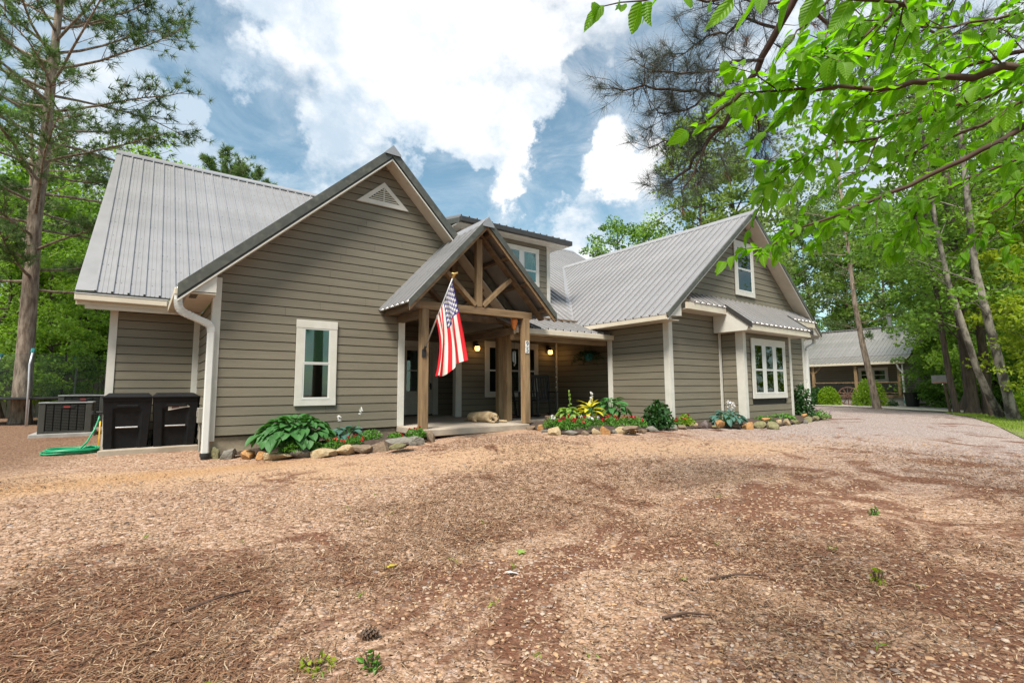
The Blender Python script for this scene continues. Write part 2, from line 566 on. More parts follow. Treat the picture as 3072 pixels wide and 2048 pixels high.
def groundmat():
    m, t, b, o = newmat('driveway')
    nd, ln = t.nodes, t.links
    tcn = nd.new('ShaderNodeTexCoord')
    P = tcn.outputs['Object']
    def nz(scale, det=6, rough=0.6, vec=P, dist=0):
        n = nd.new('ShaderNodeTexNoise')
        n.inputs['Scale'].default_value = scale; n.inputs['Detail'].default_value = det; n.inputs['Roughness'].default_value = rough
        n.inputs['Distortion'].default_value = dist
        ln.new(vec, n.inputs['Vector'])
        return n.outputs['Fac']
    def ramp(x, pts):
        r = nd.new('ShaderNodeValToRGB')
        e = r.color_ramp.elements
        while len(e) < len(pts): e.new(0.5)
        for k, (p, c) in enumerate(pts):
            e[k].position = p; e[k].color = (*c, 1)
        ln.new(x, r.inputs[0])
        return r.outputs[0]
    def mixc(f, a, c):
        mm = nd.new('ShaderNodeMixRGB')
        ln.new(f, mm.inputs[0])
        for s, x in ((mm.inputs[1], a), (mm.inputs[2], c)):
            if isinstance(x, tuple): s.default_value = (*x, 1)
            else: ln.new(x, s)
        return mm.outputs[0]
    def mth(op, a, c, clamp=False):
        n = nd.new('ShaderNodeMath'); n.operation = op; n.use_clamp = clamp
        for s, x in zip(n.inputs, (a, c)):
            if isinstance(x, (int, float)): s.default_value = x
            else: ln.new(x, s)
        return n.outputs[0]
    def sm(x, lo, hi, a=0.0, c=1.0):
        n = nd.new('ShaderNodeMapRange'); n.interpolation_type = 'SMOOTHSTEP'
        ln.new(x, n.inputs[0])
        for k, v in enumerate((lo, hi, a, c)): n.inputs[1+k].default_value = v
        return n.outputs[0]
    # grit: cells of small stones in several sizes
    def stones(scale, pts):
        v = nd.new('ShaderNodeTexVoronoi'); v.inputs['Scale'].default_value = scale
        ln.new(P, v.inputs['Vector'])
        s = nd.new('ShaderNodeSeparateXYZ'); ln.new(v.outputs['Color'], s.inputs[0])
        return ramp(s.outputs[0], pts), v.outputs['Distance']
    tan = [(0.0, (0.15, 0.085, 0.045)), (0.25, (0.36, 0.23, 0.125)), (0.6, (0.54, 0.37, 0.23)), (0.85, (0.66, 0.49, 0.33)), (1.0, (0.74, 0.61, 0.47))]
    c1, d1 = stones(70, tan)
    c2, d2 = stones(26, tan)
    base = mixc(sm(nz(9, 5), 0.42, 0.6), c1, c2)
    # dusty sand
    sand = ramp(nz(14, 9, 0.7), [(0.3, (0.52, 0.35, 0.19)), (0.7, (0.70, 0.51, 0.31))])
    sx = nd.new('ShaderNodeSeparateXYZ'); ln.new(P, sx.inputs[0])
    X, Y = sx.outputs['X'], sx.outputs['Y']
    wob = mth('MULTIPLY', mth('SUBTRACT', nz(0.5, 4), 0.5), 3.0)
    # wheel track of pale sand that sweeps past the beds
    trk = mth('ADD', mth('SUBTRACT', Y, mth('MULTIPLY', X, -0.42)), mth('MULTIPLY', wob, 0.5))
    t1 = mth('SUBTRACT', 1.0, sm(mth('ABSOLUTE', mth('SUBTRACT', trk, 8.0), 0), 0.2, 1.1))
    base = mixc(mth('MULTIPLY', sm(mth('ADD', mth('MULTIPLY', t1, 0.5), nz(1.3, 8, 0.65)), 0.62, 0.95), 0.8), base, sand)
    t2 = sm(nz(0.55, 7, 0.62, dist=0.6), 0.54, 0.68)
    base = mixc(mth('MULTIPLY', t2, 0.55), base, sand)
    # orange clay streak at the left corner of the house
    clay = sm(mth('ADD', mth('SUBTRACT', 1.0, mth('ABSOLUTE', mth('SUBTRACT', Y, 8.1), 0)), nz(1.1, 6)), 0.85, 1.5)
    clay = mth('MULTIPLY', clay, sm(X, 3.5, 0.5))
    base = mixc(mth('MULTIPLY', clay, 0.55), base, (0.52, 0.30, 0.11))
    # grey crushed stone on the far right of the drive
    grey, d3 = stones(60, [(0.0, (0.12, 0.11, 0.10)), (0.4, (0.37, 0.345, 0.31)), (0.8, (0.56, 0.53, 0.49)), (1.0, (0.70, 0.68, 0.64))])
    gm = sm(mth('ADD', mth('ADD', mth('MULTIPLY', X, 0.12), mth('MULTIPLY', Y, -0.02)), mth('MULTIPLY', nz(0.35, 6), 1.4)), 1.35, 2.2)
    base = mixc(mth('MULTIPLY', gm, 0.75), base, grey)
    # shed pine straw lying in rusty and brown drifts
    vs = nd.new('ShaderNodeMapping'); vs.inputs['Scale'].default_value = (1.0, 1.0, 1); ln.new(P, vs.inputs['Vector'])
    straw = ramp(nz(30, 10, 0.78, dist=1.6), [(0.3, (0.070, 0.031, 0.017)), (0.5, (0.20, 0.092, 0.048)), (0.72, (0.36, 0.21, 0.125))])
    fore = sm(mth('ADD', Y, mth('MULTIPLY', X, 0.25)), 6.2, 3.4)
    ms = mth('ADD', nz(0.95, 8, 0.68, dist=0.9), mth('MULTIPLY', fore, 0.12))
    base = mixc(mth('MULTIPLY', sm(ms, 0.55, 0.645), 0.92), base, straw)
    rv = nd.new('ShaderNodeMapping'); rv.inputs['Rotation'].default_value = (0, 0, R(28)); rv.inputs['Scale'].default_value = (.35, 1.5, 1)
    ln.new(P, rv.inputs['Vector'])
    rut = mth('MULTIPLY', sm(nz(1.5, 8, 0.62, vec=rv.outputs[0], dist=0.5), 0.53, 0.66), mth('ADD', mth('MULTIPLY', fore, .7), .15))
    base = mixc(mth('MULTIPLY', rut, 0.95), base, straw)
    # leaf litter under the trees on the left and in the woods
    lit = ramp(nz(20, 9, 0.7), [(0.3, (0.09, 0.05, 0.028)), (0.5, (0.23, 0.14, 0.08)), (0.7, (0.38, 0.27, 0.17))])
    lf = sm(mth('ADD', mth('ADD', mth('MULTIPLY', X, -0.5), mth('MULTIPLY', Y, 0.35)), mth('MULTIPLY', wob, 0.4)), 3.3, 4.8)
    base = mixc(mth('MULTIPLY', lf, 0.85), base, lit)
    fin = nd.new('ShaderNodeMixRGB'); fin.blend_type = 'MULTIPLY'; fin.inputs[0].default_value = 1
    fin.inputs[2].default_value = (.75, .69, .73, 1)
    ln.new(base, fin.inputs[1])
    ln.new(fin.outputs[0], b.inputs['Base Color'])
    b.inputs['Roughness'].default_value = 0.95
    b.inputs['Specular IOR Level'].default_value = 0.2
    h = mth('ADD', mth('MULTIPLY', d1, -0.35), mth('ADD', mth('MULTIPLY', d2, -0.9), mth('MULTIPLY', nz(40, 6, 0.7), 0.6)))
    bp = nd.new('ShaderNodeBump'); bp.inputs['Strength'].default_value = 0.9; bp.inputs['Distance'].default_value = 0.03
    ln.new(h, bp.inputs['Height']); ln.new(bp.outputs[0], b.inputs['Normal'])
    return m
ground = npobj('ground', np.stack([GX.ravel(), GY.ravel(), GZ.ravel()], 1), GF, groundmat(), smooth=True)
tag(ground, kind='structure')

# ------------------------------------------------------------------ house
ZB, EXP = -0.714, 0.1557
house = thing('house', 'olive grey lap-sided house with grey metal roofs and timber porch gable', 'house', (6, 9, -0.8))

def cut(iv, a, b):
    o = []
    for (s, e) in iv:
        if b <= s or a >= e: o.append((s, e))
        else:
            if a-s > 0.01: o.append((s, a))
            if e-b > 0.01: o.append((b, e))
    return o

def siding(O, ud, nn, z0, z1, Lf, Rf, openings=(), back=True, joints=True, par=None):
    """lap boards on a vertical wall. O: (x,y) of u=0; ud, nn: 2-D direction and outward normal; Lf,Rf give the wall's edges at height z"""
    def P(u, z, d):
        return (O[0]+ud[0]*u+nn[0]*d, O[1]+ud[1]*u+nn[1]*d, z)
    # backing wall
    zs = [z0-0.02] + [ZB+EXP*k for k in range(60) if z0 < ZB+EXP*k < z1] + [z1]
    V, F = [], []
    for z in zs:
        V += [P(Lf(z), z, -0.012), P(Rf(z), z, -0.012)]
    for i in range(len(zs)-1):
        F.append((2*i, 2*i+1, 2*i+3, 2*i+2))
    wall = obj('wall', V, F, M['wallback'], par or house)
    k0 = int(round((z0-ZB)/EXP))
    k = k0
    while ZB+EXP*k < z1-0.01:
        zb, zt = ZB+EXP*k, min(ZB+EXP*(k+1), z1)
        k += 1
        ed = sorted({zb, zt} | {z for op in openings for z in (op[2], op[3]) if zb+0.004 < z < zt-0.004})
        boards = {}
        for a, b in zip(ed[:-1], ed[1:]):
            iv = [(min(Lf(a), Lf(b)), max(Rf(a), Rf(b)))]
            if iv[0][1]-iv[0][0] < 0.03: continue
            for op in openings:
                if op[2] < b-0.002 and op[3] > a+0.002:
                    iv = cut(iv, op[0], op[1])
            for (s, e) in iv:
                segs = [(s, e)]
                if joints and e-s > 2.6 and b-a > 0.1:
                    c = s + (e-s)*rnd.uniform(0.3, 0.7)
                    segs = [(s, c-0.0015), (c+0.0015, e)]
                for (s2, e2) in segs:
                    key = 0 if (b-a < 0.1 and boards) else len(boards)
                    sb, stp = max(s2, Lf(a)) if abs(s2-iv[0][0]) < 1e-6 else s2, max(s2, Lf(b)) if abs(s2-iv[0][0]) < 1e-6 else s2
                    eb, et = min(e2, Rf(a)) if abs(e2-iv[-1][1]) < 1e-6 else e2, min(e2, Rf(b)) if abs(e2-iv[-1][1]) < 1e-6 else e2
                    if eb-sb < 0.02 and et-stp < 0.02: continue
                    eb = max(eb, sb+0.005); et = max(et, stp+0.005)
                    fa = 0.018-0.008*(a-zb)/EXP
                    a2 = a+0.012 if abs(a-zb) < 1e-6 else a  # gap below each board shows the dark backing as its shadow line
                    fb = 0.018-0.008*(b-zb)/EXP
                    mb = boards.setdefault(key, MB())
                    mb.add([P(sb, a2, -0.004), P(eb, a2, -0.004), P(eb, a2, fa), P(sb, a2, fa), P(stp, b, -0.004), P(et, b, -0.004), P(et, b, fb), P(stp, b, fb)],
                           [(0, 1, 2, 3), (7, 6, 5, 4), (3, 2, 6, 7), (1, 0, 4, 5), (0, 3, 7, 4), (2, 1, 5, 6)])
        for mb in boards.values():
            mb.build('siding_board', M['siding'], wall)
    return wall

def planks(poly_fn):
    pass
XF = (1, 0); YN = (0, -1)
# front gable wall
def LA(z): return max(0.93, 3.762-(4.545-z)/0.935)
def RA(z): return 4.12 if z < 1.70 else 3.762+(4.545-z)/1.009
vent = (2.0, 3.0)
front = siding((0, 9.3), XF, YN, ZB, 4.5, LA, RA, [(2.17, 2.885, -0.262, 1.266)])
# side wall of the gable wing, set-back wall beside it, and the flank behind
siding((0.91, 9.3), (0, 1), (-1, 0), ZB-EXP, 1.50, lambda z: 0.14, lambda z: 2.19, joints=False)
siding((0, 11.55), XF, YN, ZB-EXP*2, 1.52, lambda z: -0.385, lambda z: 0.885)
MB().box(-0.475, -0.455, 11.6, 21.5, -1.0, 1.6).build('wall', M['siding'], house)
# porch back walls
siding((0, 11.3), XF, YN, ZB, 1.78, lambda z: 6.76, lambda z: 10.1, [(7.49, 9.37, -0.21, 1.335)], joints=False)
siding((0, 12.67), XF, YN, ZB, 1.78, lambda z: 4.25, lambda z: 7.6, [(5.60, 6.80, -0.75, 1.365)], joints=False)
siding((10.11, 8.6), (0, 1), (-1, 0), ZB, 1.78, lambda z: 0.0, lambda z: 2.7, joints=False)
# right wing
siding((9.43, 6.77), (0, 1), (-1, 0), ZB-EXP, 1.60, lambda z: 0.12, lambda z: 1.76, joints=False)
def LR(z): return max(9.545, 12.82-(4.46-z)/0.79)
def RR(z): return min(16.0, 12.82+(4.46-z)/0.79)
siding((0, 6.77), XF, YN, ZB-EXP, 4.42, LR, RR, [(12.325, 13.295, 2.43, 3.905), (11.53, 13.97, -1.2, 1.6)])
siding((0, 6.2), XF, YN, ZB-EXP, 1.46, lambda z: 11.64, lambda z: 13.86, [(11.85, 13.575, -0.25, 1.225)], joints=False)
siding((11.53, 6.2), (0, 1), (-1, 0), ZB-EXP, 1.46, lambda z: 0.02, lambda z: 0.52, joints=False)
MB().box(13.95, 13.96, 6.22, 6.76, -1.0, 1.5).build('wall', M['siding'], house)
MB().box(16.08, 16.10, 6.8, 13.5, -1.0, 1.6).build('wall', M['siding'], house)
# dormer
siding((0, 10.6), XF, YN, ZB+EXP*20, 4.08, lambda z: 6.45, lambda z: 9.17, [(7.62, 8.86, 2.86, 3.94)], joints=False)
MB().box(6.36, 6.38, 10.62, 14.2, 2.4, 4.2).build('wall', M['siding'], house)
MB().box(9.24, 9.26, 10.62, 14.2, 2.4, 4.2).build('wall', M['siding'], house)
# foundation
for b in ((0.95, 4.10, 9.33, 9.5, -1.3, ZB+0.001), (-0.44, 0.93, 11.58, 11.7, -1.3, -0.95), (0.94, 1.0, 9.31, 11.5, -1.3, -0.86), (9.46, 16.0, 6.80, 6.9, -1.3, -0.85), (9.46, 9.6, 6.9, 8.6, -1.3, -0.85), (11.56, 13.94, 6.23, 6.5, -1.3, -0.85)):
    MB().box(*b).build('foundation', M['foundation'], house)

def trims(name, boxes, m='trim', bevel=0.004):
    for b in boxes:
        MB().box(*b).build(name, M[m], house, bevel=bevel)
trims('corner_board', [
    (0.895, 1.0, 9.272, 9.299, -0.79, 1.86), (0.880, 0.909, 9.2725, 9.435, -0.79, 1.55),
    (4.10, 4.235, 9.268, 9.33, -0.694, 1.66), (4.222, 4.25, 9.331, 9.47, -0.694, 1.66),
    (-0.49, -0.378, 11.52, 11.549, -1.02, 1.53), (-0.495, -0.4905, 11.521, 11.64, -1.02, 1.53),
    (0.80, 0.93, 11.490, 11.549, -1.0, 1.5),
    (6.625, 6.765, 11.268, 11.36, -0.694, 1.76), (6.585, 6.624, 11.269, 11.42, -0.694, 1.76),
    (9.405, 9.545, 6.742, 6.769, -0.86, 1.72), (9.402, 9.429, 6.7695, 6.89, -0.86, 1.62),
    (9.395, 9.429, 8.42, 8.56, -0.69, 1.26), (10.07, 10.109, 11.22, 11.26, -0.69, 1.75),
    (11.43, 11.525, 6.738, 6.7595, -0.81, 1.45),
    (11.505, 11.645, 6.172, 6.199, -0.80, 1.47), (11.502, 11.529, 6.1995, 6.36, -0.80, 1.47),
    (13.85, 13.96, 6.172, 6.199, -0.80, 1.47), (15.98, 16.11, 6.742, 6.769, -0.86, 1.70),
    (9.165, 9.285, 10.572, 10.599, 2.35, 4.10), (6.335, 6.46, 10.572, 10.599, 2.35, 4.10)])

# ---- windows
def window(u0, u1, z0, z1, y, tw, cols, head=1.15, sill=1.0, rail=0.52, blind=None, curtain=False, name='window', gap=0.05, par=None):
    """cased window facing the drive: casing is the part; sash bars, panes, blind are its sub-parts"""
    mb = MB()
    a = 0.028
    mb.box(u0, u0+tw, y-a, y+.0, z0+tw*sill, z1-tw*head)
    mb.box(u1-tw, u1, y-a, y+.0, z0+tw*sill, z1-tw*head)
    mb.box(u0-0.004, u1+0.004, y-a-0.004, y, z1-tw*head, z1)
    mb.box(u0-0.002, u1+0.002, y-a-0.003, y, z0, z0+tw*sill)
    wdw = mb.build(name, M['trim'], par or house, bevel=0.004)
    iu0, iu1, iz0, iz1 = u0+tw, u1-tw, z0+tw*sill, z1-tw*head
    cw = (iu1-iu0-gap*(cols-1))/cols
    MB().box(iu0, iu1, y-0.011, y-0.009, iz0, iz1).build('dark_backing', M['dark_backing'], wdw)
    fr = MB()
    for c in range(cols-1):
        x = iu0+cw*(c+1)+gap*c
        fr.box(x, x+gap, y-0.024, y-0.0108, iz0, iz1)
    if cols > 1: fr.build('mullion', M['vinyl'], wdw, bevel=0.003)
    for c in range(cols):
        x0 = iu0+(cw+gap)*c; x1 = x0+cw
        sw = 0.023
        s = MB()
        zm = iz0+(iz1-iz0)*(1-rail)
        for (b0, b1, dy) in ((iz0, zm, 0.0), (zm, iz1, -0.004)):
            s.box(x0, x0+sw, y-0.022+dy, y-0.0107, b0, b1).box(x1-sw, x1, y-0.022+dy, y-0.0107, b0, b1)
            s.box(x0+sw, x1-sw, y-0.022+dy, y-0.0107, b1-sw, b1-0.0005).box(x0+sw, x1-sw, y-0.022+dy, y-0.0107, b0+0.0005, b0+sw)
        s.box(x0-0.01, x1+0.01, y-0.034, y-0.022, iz0-0.014, iz0+0.012)
        s.build('sash', M['vinyl'], wdw)
        for (b0, b1) in ((iz0+sw, zm-sw), (zm+sw, iz1-sw)):
            MB().box(x0+sw, x1-sw, y-0.0175, y-0.0165, b0, b1).build('pane', M['glass'], wdw)
        if blind:
            MB().box(x0+sw, x1-sw, y-0.0140, y-0.0130, iz1-(iz1-iz0)*blind, iz1-0.02).build('blind', M['blind'], wdw)
        if curtain:
            nn_ = 14
            V, F = [], []
            cx0 = x0+sw; cx1 = x0+sw+(x1-x0-2*sw)*curtain
            for i in range(nn_+1):
                xx = cx0+(cx1-cx0)*i/nn_
                yy = y-0.0135+0.0015*math.sin(i*1.9)
                V += [(xx, yy, iz0+0.03), (cx0+(xx-cx0)*1.0, yy, iz1-0.03)]
            for i in range(nn_): F.append((2*i, 2*i+2, 2*i+3, 2*i+1))
            obj('curtain', V, F, M['curtain'], wdw, smooth=True)
    return wdw
window(2.172, 2.883, -0.260, 1.264, 9.276, 0.125, 1, blind=0.49, rail=0.50)
window(7.492, 9.372, -0.20, 1.333, 11.276, 0.13, 3, gap=0.13)
window(12.327, 13.293, 2.432, 3.903, 6.746, 0.13, 1, curtain=0.8, rail=0.5)
window(11.852, 13.573, -0.248, 1.223, 6.176, 0.13, 3, gap=0.14, rail=0.52)
window(7.622, 8.858, 2.862, 3.938, 10.576, 0.10, 2, gap=0.13, curtain=0.45, rail=0.62)

# ---- front door with half-light
dr = MB()
for b in ((5.60, 5.72, 12.62, 12.669, -0.693, 1.20), (6.64, 6.80, 12.62, 12.669, -0.693, 1.20), (5.58, 6.82, 12.615, 12.669, 1.20, 1.365)):
    dr.box(*b)
door = dr.build('door', M['trim'], house, bevel=0.004)
lf = MB()
for b in ((5.725, 5.84, 12.63, 12.66, -0.66, 1.195), (6.52, 6.635, 12.63, 12.66, -0.66, 1.195), (5.84, 6.52, 12.63, 12.66, 1.10, 1.195), (5.84, 6.52, 12.63, 12.66, -0.66, -0.02)):
    lf.box(*b)
lf.build('door_leaf', M['door'], door, bevel=0.004)
MB().box(5.84, 6.52, 12.650, 12.655, -0.02, 1.10).build('dark_backing', M['dark_backing'], door)
pn = MB()
MB().box(6.16, 6.185, 12.628, 12.647, -0.02, 1.10).box(5.84, 6.16, 12.629, 12.647, 0.53, 0.555).box(6.185, 6.52, 12.629, 12.647, 0.53, 0.555).build('muntin', M['trim'], door)
for (a, b) in ((5.84, 6.16), (6.185, 6.52)):
    for (c, d) in ((-0.02, 0.53), (0.555, 1.10)):
        MB().box(a, b, 12.638, 12.639, c, d).build('pane', M['glass'], door)
for (c, d) in ((-0.60, -0.38), (-0.32, -0.08)):
    MB().box(5.90, 6.46, 12.622, 12.631, c, d).build('door_panel', M['door'], door, bevel=0.008)
MB().tube([(6.57, 12.63, 0.12), (6.57, 12.585, 0.12)], 0.012).tube([(6.57, 12.585, 0.12), (6.50, 12.58, 0.125)], 0.011).box(6.545, 6.595, 12.62, 12.632, 0.02, 0.2).build('door_handle', M['blackmetal'], door)


mat('screwgrey', (0.10, 0.098, 0.095), rough=.6)
# ---- triangular gable vent
def tri(pts, y): return [(x, y, z) for x, z in pts]
OV = [(3.186, 3.675), (4.267, 3.673), (3.737, 4.164)]
IV = [(3.411, 3.766), (4.064, 3.762), (3.730, 4.052)]
mb = MB()
for i in range(3):
    j = (i+1) % 3
    mb.prism([(OV[i][0], 9.250, OV[i][1]), (OV[j][0], 9.250, OV[j][1]), (IV[j][0], 9.250, IV[j][1]), (IV[i][0], 9.250, IV[i][1])], (0, 0.045, 0))
gv = mb.build('gable_vent', M['trim'], house)
obj('dark_backing', tri(IV, 9.2775), [(0, 1, 2)], M['dark_backing'], gv)
for k in range(6):
    z = 3.785+k*0.042
    t = (z+0.02-3.766)/(4.052-3.766)
    a, b = 3.411+(3.73-3.411)*t, 4.064-(4.064-3.73)*t
    if b-a > 0.03:
        MB().add([(a, 9.272, z+0.03), (b, 9.272, z+0.03), (b, 9.254, z), (a, 9.254, z), (a, 9.272, z+0.024), (b, 9.272, z+0.024), (b, 9.254, z-0.006), (a, 9.254, z-0.006)],
                 [(0, 1, 2, 3), (7, 6, 5, 4), (3, 2, 6, 7), (0, 3, 7, 4), (2, 1, 5, 6), (1, 0, 4, 5)]).build('slat', M['fascia'], gv)
MB().box(3.722, 3.742, 9.249, 9.258, 3.765, 4.04).build('mullion', M['trim'], gv)

# ------------------------------------------------------------------ ribbed metal roofs
RIB = 0.2286
RH = 0.038
PROF = [(0.0, 0.0), (0.004, RH), (0.032, RH), (0.036, 0.0), (0.092, 0.0), (0.097, 0.009), (0.105, 0.009), (0.110, 0.0), (0.160, 0.0), (0.165, 0.009), (0.173, 0.009), (0.178, 0.0), (RIB, 0.0)]

def roof(O, U, W, width, vmin, vmax, name='roof', matn='roofmetal', under=None, thick=0.02, parent=None):
    """one slope: O lower-left corner, U along the eave, W up the slope; each ribbed panel is its own object"""
    O, U, W = Vector(O), Vector(U).normalized(), Vector(W).normalized()
    Nn = U.cross(W).normalized()
    if Nn.z < 0: Nn = -Nn
    pts = []
    st = 0.5
    u = 0.0
    base = MB()
    # deck under the panels
    us = [0.0]
    while us[-1] < width-1e-6:
        us.append(min(us[-1]+0.6858, width))
    V, F = [], []
    for u in us:
        for v in (vmin(u), vmax(u)):
            V.append(O+U*u+W*v-Nn*0.004); V.append(O+U*u+W*v-Nn*(0.004+thick))
    for i in range(len(us)-1):
        a, b = 4*i, 4*i+4
        F += [(a, b, b+2, a+2), (a+1, a+3, b+3, b+1), (a, a+1, b+1, b), (a+2, b+2, b+3, a+3)]
    F += [(0, 2, 3, 1), (4*len(us)-4, 4*len(us)-3, 4*len(us)-1, 4*len(us)-2)]
    deck = obj(name, V, F, M[under or matn], parent or house)
    n = int(width/RIB+1e-6)
    cache = {}
    scr = MB()
    for i in range(n+1):
        u0 = i*RIB
        pr = [(a, h) for a, h in PROF if u0+a <= width+1e-6]
        if len(pr) < 3: continue
        key = (len(pr),) + tuple(round(vmin(u0+a), 3) for a, _ in pr) + tuple(round(vmax(u0+a), 3) for a, _ in pr)
        if max(vmax(u0+a)-vmin(u0+a) for a, _ in pr) < 0.03: continue
        if key not in cache:
            V, F = [], []
            for a, h in pr:
                lo, hi = vmin(u0+a), vmax(u0+a)
                hi = max(hi, lo+0.002)
                V += [U*a+W*lo+Nn*h, U*a+W*hi+Nn*h]
            m_ = len(pr)
            for k in range(m_-1):
                F.append((2*k, 2*k+2, 2*k+3, 2*k+1))
            nf_ = len(F)
            if m_ > 3:
                F += [(0, 2, 4, 6), (1, 7, 5, 3)]
            me = bpy.data.meshes.new('roof_panel')
            me.from_pydata([tuple(v) for v in V], [], F)
            me.materials.append(M[matn]); me.materials.append(M['blackmetal'])     # rib end caps, blackened so they do not catch the sun
            for p_ in me.polygons[nf_:]: p_.material_index = 1
            cache[key] = me
        o = link(bpy.data.objects.new('roof_panel', cache[key]))
        o.location = O+U*u0
        o.parent = deck
        for j in range(1, int(vmax(u0)/0.62)+1):
            for a in (0.052, 0.128):
                v = j*0.62-0.25
                if rnd.random() < .7 and u0+a < width and vmin(u0+a)+.05 < v < vmax(u0+a)-.05:
                    c = O+U*(u0+a)+W*v
                    e1, e2 = U*.007, W*.007
                    scr.add([c-e1-e2, c+e1-e2, c+e1+e2, c-e1+e2, c-e1*.5-e2*.5+Nn*.009, c+e1*.5-e2*.5+Nn*.009, c+e1*.5+e2*.5+Nn*.009, c-e1*.5+e2*.5+Nn*.009], [(4, 5, 6, 7), (0, 1, 5, 4), (1, 2, 6, 5), (2, 3, 7, 6), (3, 0, 4, 7)])
    if scr.V and (parent or house) is house:
        so_ = obj('roof_screw', scr.V, scr.F, M['screwgrey'], deck); so_['kind'] = 'stuff'
    return deck

def unit(a): return Vector(a).normalized()
# A. main roof, left slope (the rake leans in slightly towards the ridge)
WL = Vector((0, 5.35, 4.65)); LL = WL.length
skew = 0.17/LL
roof((-0.72, 11.15, 1.735), (1, 0, 0), (0, 5.35, 4.65), 5.4, lambda u: 0.0, lambda u: LL)
obj('rake_trim', [(-0.97, 11.15, 1.745), (-0.70, 11.15, 1.755), (-0.70, 16.5, 6.405), (-0.80, 16.5, 6.395), (-0.97, 11.15, 1.60), (-0.80, 16.5, 6.25)], [(0, 1, 2, 3), (4, 0, 3, 5)], M['roofmetal'], house)
# B. gable wing slopes
WBL = Vector((3.38, 0, 3.15))
roof((0.39, 15.0, 1.60), (0, -1, 0), WBL, 6.03, lambda u: 0.0, lambda u: WBL.length, thick=0.15)
WBR = Vector((-3.13, 0, 3.16))
roof((6.90, 8.97, 1.59), (0, 1, 0), WBR, 6.0, lambda u: 0.0, lambda u: WBR.length, thick=0.15)
# D. right wing: left slope runs back into a valley with the main roof
SL = 3.06/3.86
WD_ = Vector((3.86, 0, 3.06)); LD = WD_.length
def vD(u):      # u runs along +Y from 6.43
    y = 6.43+u
    # valley line from (8.97, 9.32) to (12.83, 13.75)
    t = (y-9.32)/(13.75-9.32)
    return max(0.0, t)*LD
roof((8.97, 6.43, 1.60), (0, 1, 0), WD_, 7.32, vD, lambda u: LD, thick=0.03)
roof((16.55, 13.7, 1.62), (0, -1, 0), (-3.72, 0, 3.04), 7.27, lambda u: 0.0, lambda u: Vector((3.72, 0, 3.04)).length, thick=0.03)
# F. main roof right of the dormer: down to the low porch roof, into the valley
WF = Vector((0, 7.2, 4.79)); LF = WF.length
def yF(x):      # lower edge: eave, then the valley with the wing
    if x < 8.97: return 9.32
    return 9.32+(x-8.97)/3.86*4.43 if x < 12.83 else 13.75
roof((6.0, 9.32, 1.60), (1, 0, 0), WF, 9.9, lambda u: (yF(6.0+u)-9.32)/7.2*LF, lambda u: LF, thick=0.03)
MB().prism([(15.9, 16.55, 6.44), (15.9, 13.6, 4.48), (15.9, 13.6, 4.33), (15.9, 16.55, 6.29)], (0.05, 0, 0)).build('rake_trim', M['raketrim'], house)
# valley flashing
v0, v1 = Vector((8.90, 9.30, 1.585)), Vector((12.83, 13.75, 4.655))
dv = Vector((0.085, 0.0, 0.07)); dm = Vector((-0.05, 0.09, 0.045))
obj('valley_flashing', [v0+dm, v0, v0+dv, v1+dm, v1, v1+dv], [(0, 1, 4, 3), (1, 2, 5, 4)], M['roofmetal'], house)
# ridge caps
def cap(p, q, side, drop, w=0.16):
    p, q, s = Vector(p), Vector(q), Vector(side).normalized()*w
    d = Vector((0, 0, -drop))
    u = Vector((0, 0, 0.035))
    obj('ridge_cap', [p-s+d+u, p+u*1.3, p+s+d+u, q-s+d+u, q+u*1.3, q+s+d+u, p-s+d-u*0, p+s+d, q-s+d, q+s+d],
        [(0, 1, 4, 3), (1, 2, 5, 4), (6, 0, 3, 8), (2, 7, 9, 5), (0, 6, 7, 2, 1), (5, 9, 8, 3, 4)], M['roofmetal'], house)
cap((-0.82, 16.5, 6.40), (15.95, 16.5, 6.40), (0, 1, 0), 0.115)
cap((3.77, 8.90, 4.765), (3.77, 15.0, 4.765), (1, 0, 0), 0.15)
cap((12.83, 6.37, 4.665), (12.83, 13.78, 4.665), (1, 0, 0), 0.125)
# G. low porch roof between the timber gable and the right wing
WG = Vector((0, 1.25, 0.48))
roof((6.40, 8.44, 1.35), (1, 0, 0), WG, 3.10, lambda u: 0.0, lambda u: WG.length, under='timberold', thick=0.05)
MB().box(6.38, 9.52, 8.36, 8.45, 1.215, 1.335).build('gutter', M['fascia'], house, bevel=0.01)
MB().box(6.42, 9.40, 8.47, 8.52, 1.20, 1.33).build('fascia', M['fascia'], house)
MB().box(6.42, 9.35, 8.55, 8.66, 1.08, 1.20).build('beam', M['timberx'], house)
# H. pent roof over the bump-out
SLH = 0.79
WH = Vector((0, 0.40, 0.40*SLH))
def zH(y): return 2.245-(6.76-y)*SLH
roof((9.86, 6.36, zH(6.36)), (1, 0, 0), WH, 6.3, lambda u: 0.0, lambda u: WH.length)
WH2 = Vector((0, 0.94, 0.94*SLH))
roof((11.20, 5.82, zH(5.82)+0.012), (1, 0, 0), WH2, 3.25, lambda u: 0.0, lambda u: WH2.length-0.01)
MB().prism([(9.87, 6.765, 2.22), (9.87, 6.765, 1.78), (9.87, 6.40, 1.78), (9.87, 6.385, 1.925)], (0.03, 0, 0)).build('pent_end', M['trim'], house)
MB().box(9.60, 11.19, 6.375, 6.42, zH(6.36)-0.16, zH(6.36)-0.015).build('fascia', M['fascia'], house)
MB().box(14.47, 16.05, 6.375, 6.42, zH(6.36)-0.16, zH(6.36)-0.015).build('fascia', M['fascia'], house)
MB().box(9.60, 16.02, 6.43, 6.76, zH(6.36)-0.165, zH(6.36)-0.15).build('soffit', M['soffit'], house)
MB().box(11.24, 14.42, 5.845, 5.90, zH(5.82)-0.15, zH(5.82)-0.012).build('fascia', M['fascia'], house)
